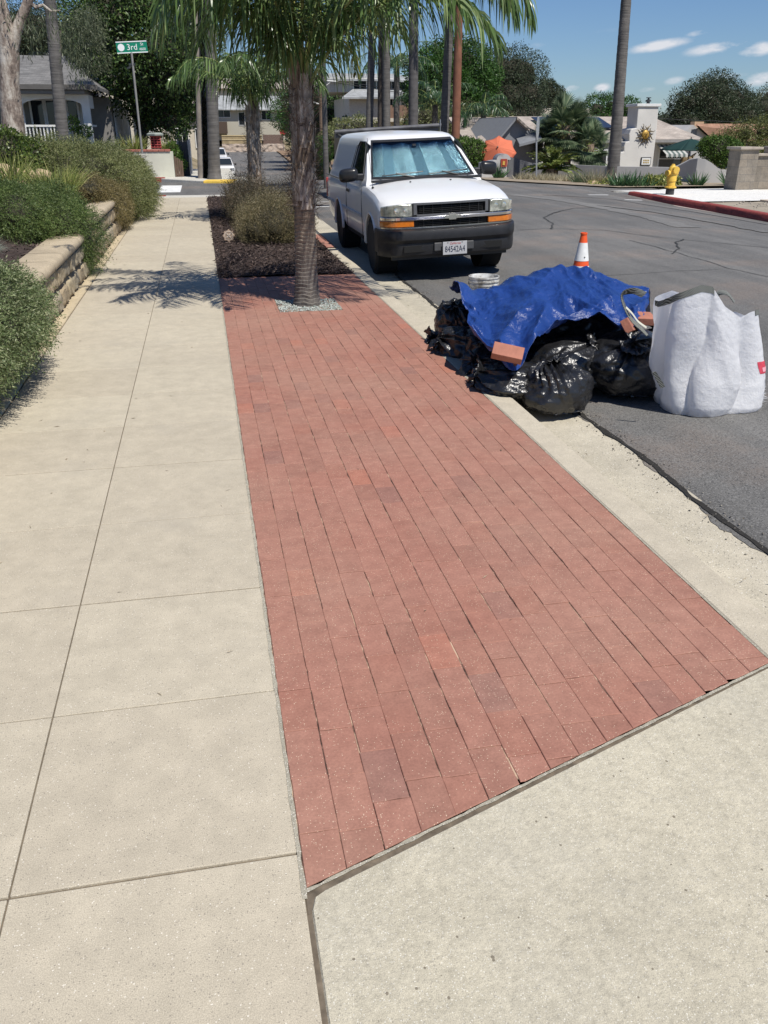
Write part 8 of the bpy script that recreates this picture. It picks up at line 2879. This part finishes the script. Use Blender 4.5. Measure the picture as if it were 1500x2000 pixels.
# ---- bucket
BK = thing('bucket', 'dirty white plastic builders bucket standing behind the pile', 'bucket', (2.33, 7.42, -.14))
c_ = at(945, 545, 8.5)
BK.location = (c_.x, 8.5, -.14)
mb = MB()
mb.lathe([(.001, 0), (.128, 0), (.133, .01), (.146, .25), (.150, .25), (.150, .262), (.146, .262), (.149, .29), (.155, .29), (.155, .302), (.149, .302), (.151, .325), (.160, .325), (.160, .337), (.152, .337), (.153, .362), (.160, .362), (.160, .375), (.150, .375), (.146, .368), (.130, .02), (.001, .02)], n=40, cap=False)
m, nt, b, out = new_mat('dirty_bucket')
t = tex(nt, 'noise', 11, 6, .7); nt.links.new(ramp(nt, t.outputs['Fac'], [(.38, (.22, .20, .17)), (.5, (.50, .49, .46)), (.62, (.66, .66, .64))]), b.inputs['Base Color']); b.inputs['Roughness'].default_value = .5
mb.build('pail', m, BK, smooth=40)
mb = MB().lathe([(.001, .20), (.138, .205)], n=30, cap=False); mb.build('mortar_residue', simple('grey_mortar', (.30, .29, .27), .95, var=.3, scale=20), BK)
mb = MB(); mb.tube([(.158 * math.cos(a), .158 * math.sin(a), .33 - .10 * math.sin(a) * (a < math.pi)) for a in np.linspace(0, math.pi, 16)], .003, 5); mb.build('handle', simple('wire', (.3, .3, .3), .4, metal=.8), BK)
BK.scale = (1, 1, 1)

# ---- traffic cone
cz = crown(3.85)
CN = thing('traffic_cone', 'orange traffic cone with two white reflective collars behind the blue tarp', 'cone', (3.83, 8.5, cz))
M_OR = simple('cone_orange', (.80, .10, .02), .45, var=.12, scale=9)
M_RW = simple('reflective_white', (.74, .74, .72), .5, var=.1, scale=12)
mb = MB()
def cone_r(z): return .135 + (.028 - .135) * (z - .03) / .68
mb.b2(-.18, .18, -.18, .18, 0, .03)
body_ = MB().b2(-.18, .18, -.18, .18, 0, .03).build('base', simple('cone_base', (.05, .05, .05), .7), CN, bevel=.02)
mb = MB(); mb.lathe([(cone_r(z), z) for z in np.linspace(.03, .69, 14)] + [(.036, .69), (.036, .705), (.026, .71), (.02, .66)], n=32, cap=False); mb.build('cone_body', M_OR, CN, smooth=45)
for (z0, z1) in ((.43, .61), (.19, .38)):
    MB().lathe([(cone_r(z0) + .0025, z0), (cone_r(z1) + .0025, z1)], n=32, cap=False).build('white_collar', M_RW, CN, smooth=45)
MB().lathe([(.006, 0), (.006, .02)], (-.0, -.075, .47), 8, axis='Y').build('tie_hole', M_BLK, CN)

# ---- white bulk bag
WB = thing('bulk_bag', 'white woven bulk bag with dark webbing handles standing slumped on the asphalt', 'bag', (3.35, 4.95, -.1))
BX, BY = 3.28, 4.98
# rings from floor to rim: (height fraction, left px, right px, base py, depth radius)
LV = [(0.0, .315, .26, 3.25, 4.985), (.10, .345, .285, 3.25, 4.98), (.3, .36, .28, 3.225, 4.98), (.5, .355, .26, 3.195, 4.98), (.7, .35, .235, 3.165, 4.98), (.85, .34, .205, 3.145, 4.97), (1.0, .33, .18, 3.125, 4.96)]


def wb(u, v, off=0.0):
    th = 2 * math.pi * u
    tab = lambda i: lerp_tab(v, [(l[0], l[i]) for l in LV])
    rx, ry, cx, cy = tab(1), tab(2), tab(3), tab(4)
    # rounded square plan
    c, s = math.cos(th), math.sin(th)
    k = (abs(c) ** 3.0 + abs(s) ** 3.0) ** (-1 / 3.0)
    # folds: deep vertical gathers that lean to the right going down
    ph = th * 3.5 + 2.4 * (1 - v) + 1.2 * mnoise.noise(Vector((c, s, v * 1.4)))
    f = (1 - abs(math.sin(ph))) ** 1.3
    amp = .26 * math.sin(math.pi * min(1, v * .9 + .07)) + .02
    w = k * (1 - amp * f) + .03 * mnoise.noise(Vector((c * 2, s * 2, v * 3))) + .012 * ridged(Vector((c * 3 + v * 2, s * 3 + 4, v * 4))) + .006 * ridged(Vector((c * 8 - v * 5, s * 8 + 4, v * 13)))
    # rim height: high on the left/back-left, sagging at the right front, second small peak on the right
    rim = lerp_tab(c, [(-1, .64), (-.75, .68), (-.45, .72), (-.25, .70), (.05, .58), (.4, .51), (.62, .545), (.8, .56), (1, .52)]) - .05 * s
    z = -.125 + (rim + .10) * v - .012 * (v == 0)
    x = cx + c * rx * w * (1 + off); y = cy + s * ry * w * (1 + off)
    return Vector((x, y, max(z, crown(x) + .003)))


m, nt, b, out = new_mat('woven_white')
t = tex(nt, 'noise', 3, 5); nt.links.new(ramp(nt, t.outputs['Fac'], [(.3, (.86, .86, .87)), (.7, (.92, .92, .92))]), b.inputs['Base Color'])
b.inputs['Roughness'].default_value = .6
tr = nt.nodes.new('ShaderNodeBsdfTranslucent'); tr.inputs[0].default_value = (.75, .75, .78, 1); mx = nt.nodes.new('ShaderNodeMixShader'); mx.inputs[0].default_value = .4
nt.links.new(b.outputs[0], mx.inputs[1]); nt.links.new(tr.outputs[0], mx.inputs[2]); nt.links.new(mx.outputs[0], out.inputs[0])
t2 = tex(nt, 'noise', 18, 6, .75); bump(nt, b, t2.outputs['Fac'], .6, .02)
M_WOV = m
mb = MB(); mb.grid(lambda u, v: tuple(wb(u, v)), 200, 90, closed_u=True)
mb.prism([tuple(wb(i / 40, .06, -.02)) for i in range(40)], (0, 0, .03))
skin = mb.build('bag_skin', M_WOV, WB, smooth=60, world=True)
m, nt, b, out = new_mat('dark_webbing')
t = tex(nt, 'wave', 60, bands_direction='DIAGONAL'); nt.links.new(ramp(nt, t.outputs['Fac'], [(.35, (.03, .035, .03)), (.7, (.25, .26, .24))]), b.inputs['Base Color']); b.inputs['Roughness'].default_value = .8
M_WEB = m
for (ua, ub) in ((.44, .715), (.87, .99)):
    mb = MB()
    for o_ in (.012, .006):
        mb.grid(lambda u, v, ua=ua, ub=ub, o_=o_: tuple(wb((ua + (ub - ua) * u) % 1.0, .955 + .05 * v, o_)), 60, 4)
    mb.build('rim_binding', M_WEB, WB, world=True)


def strap(pts, w, mat, name='handle_strap'):
    mb = MB(); pts = [Vector(p) for p in pts]
    # smooth
    Q = []
    for i in range(len(pts) - 1):
        g_ = lambda k: np.array(pts[min(max(k, 0), len(pts) - 1)])
        for t in np.linspace(0, 1, 7)[:-1]: Q.append(Vector(cr(g_(i - 1), g_(i), g_(i + 1), g_(i + 2), t)))
    Q.append(pts[-1])
    vs = []
    for i, p in enumerate(Q):
        t = (Q[min(i + 1, len(Q) - 1)] - Q[max(0, i - 1)]).normalized()
        s = t.cross(Vector((.25, -1, .1))).normalized()
        s = (s * .8 + Vector((.1, -.5, .2))).normalized()
        for k in range(4): vs.append(p + s * w * (k / 3 - .5) + Vector((0, -.004 * (k in (1, 2)), 0)))
    fs = [(i * 4 + k, i * 4 + k + 1, (i + 1) * 4 + k + 1, (i + 1) * 4 + k) for i in range(len(Q) - 1) for k in range(3)]
    mb.add(vs, fs); mb.build(name, mat, WB, world=True, solid=.004)


pp = lambda px, py, Y: tuple(at(px, py, Y))
strap([pp(1258, 576, 4.95), pp(1238, 568, 5.0), pp(1216, 574, 5.05), pp(1218, 594, 5.05), pp(1232, 622, 5.03), pp(1250, 640, 5.0), pp(1264, 655, 4.95)], .045, M_WEB)
strap([pp(1222, 600, 5.0), pp(1234, 612, 4.98), pp(1246, 628, 4.96), pp(1262, 640, 4.93)], .02, simple('pale_cord', (.5, .5, .42), .8), 'tie_cord')
strap([pp(1362, 592, 4.95), pp(1370, 574, 4.95), pp(1384, 573, 4.95), pp(1392, 594, 4.95)], .035, M_WEB)
strap([pp(1392, 594, 4.95), pp(1402, 574, 4.93), pp(1420, 573, 4.9), pp(1434, 590, 4.86)], .035, M_WEB)
# dark strap stitched low on the left corner
mb = MB(); mb.prism([pp(1273, 727, 4.66), pp(1280, 725, 4.65), pp(1298, 754, 4.64), pp(1290, 758, 4.65)], (0, -.008, 0)); mb.build('corner_strap', M_WEB, WB, world=True)


def on_bag(u0, u1, v0, v1, name, mat, parent, off=.012, nu=10, nv=8):
    mb = MB(); mb.grid(lambda a, b_: tuple(wb((u0 + (u1 - u0) * a) % 1.0, v0 + (v1 - v0) * b_, off)), nu, nv); return mb.build(name, mat, parent, world=True)


# printed red emblem and letters near the right edge
M_RED = simple('printed_red', (.55, .05, .08), .6, var=.3, scale=20)
em = on_bag(.862, .905, .42, .53, 'printed_emblem', M_RED, WB)
on_bag(.872, .898, .435, .475, 'emblem_detail', simple('printed_pink', (.75, .35, .4), .6), em, off=.016)
for k, (u, w) in enumerate([(.876, .003), (.884, .003), (.892, .003), (.901, .003)]):
    on_bag(u, u + w, .30, .36, 'printed_letter', M_BLK, WB, off=.014, nu=2, nv=4)
on_bag(.884, .895, .325, .340, 'printed_letter', M_BLK, WB, off=.015, nu=3, nv=2)
# frayed threads at the torn right corner
n = 160
P = np.array([tuple(wb(random.uniform(.93, 1.0), random.uniform(.02, .32), .01)) for _ in range(n)])
D = unit(np.stack([np.full(n, 1.0), np.full(n, -.4), np.full(n, .1)], 1) + RNG.normal(size=(n, 3)) * .6)
V, F = leaves(P, D, RNG.uniform(.02, .075, n), RNG.uniform(.002, .010, n)); np_mesh('frayed_threads', V, F, M_WOV, WB, world=True)
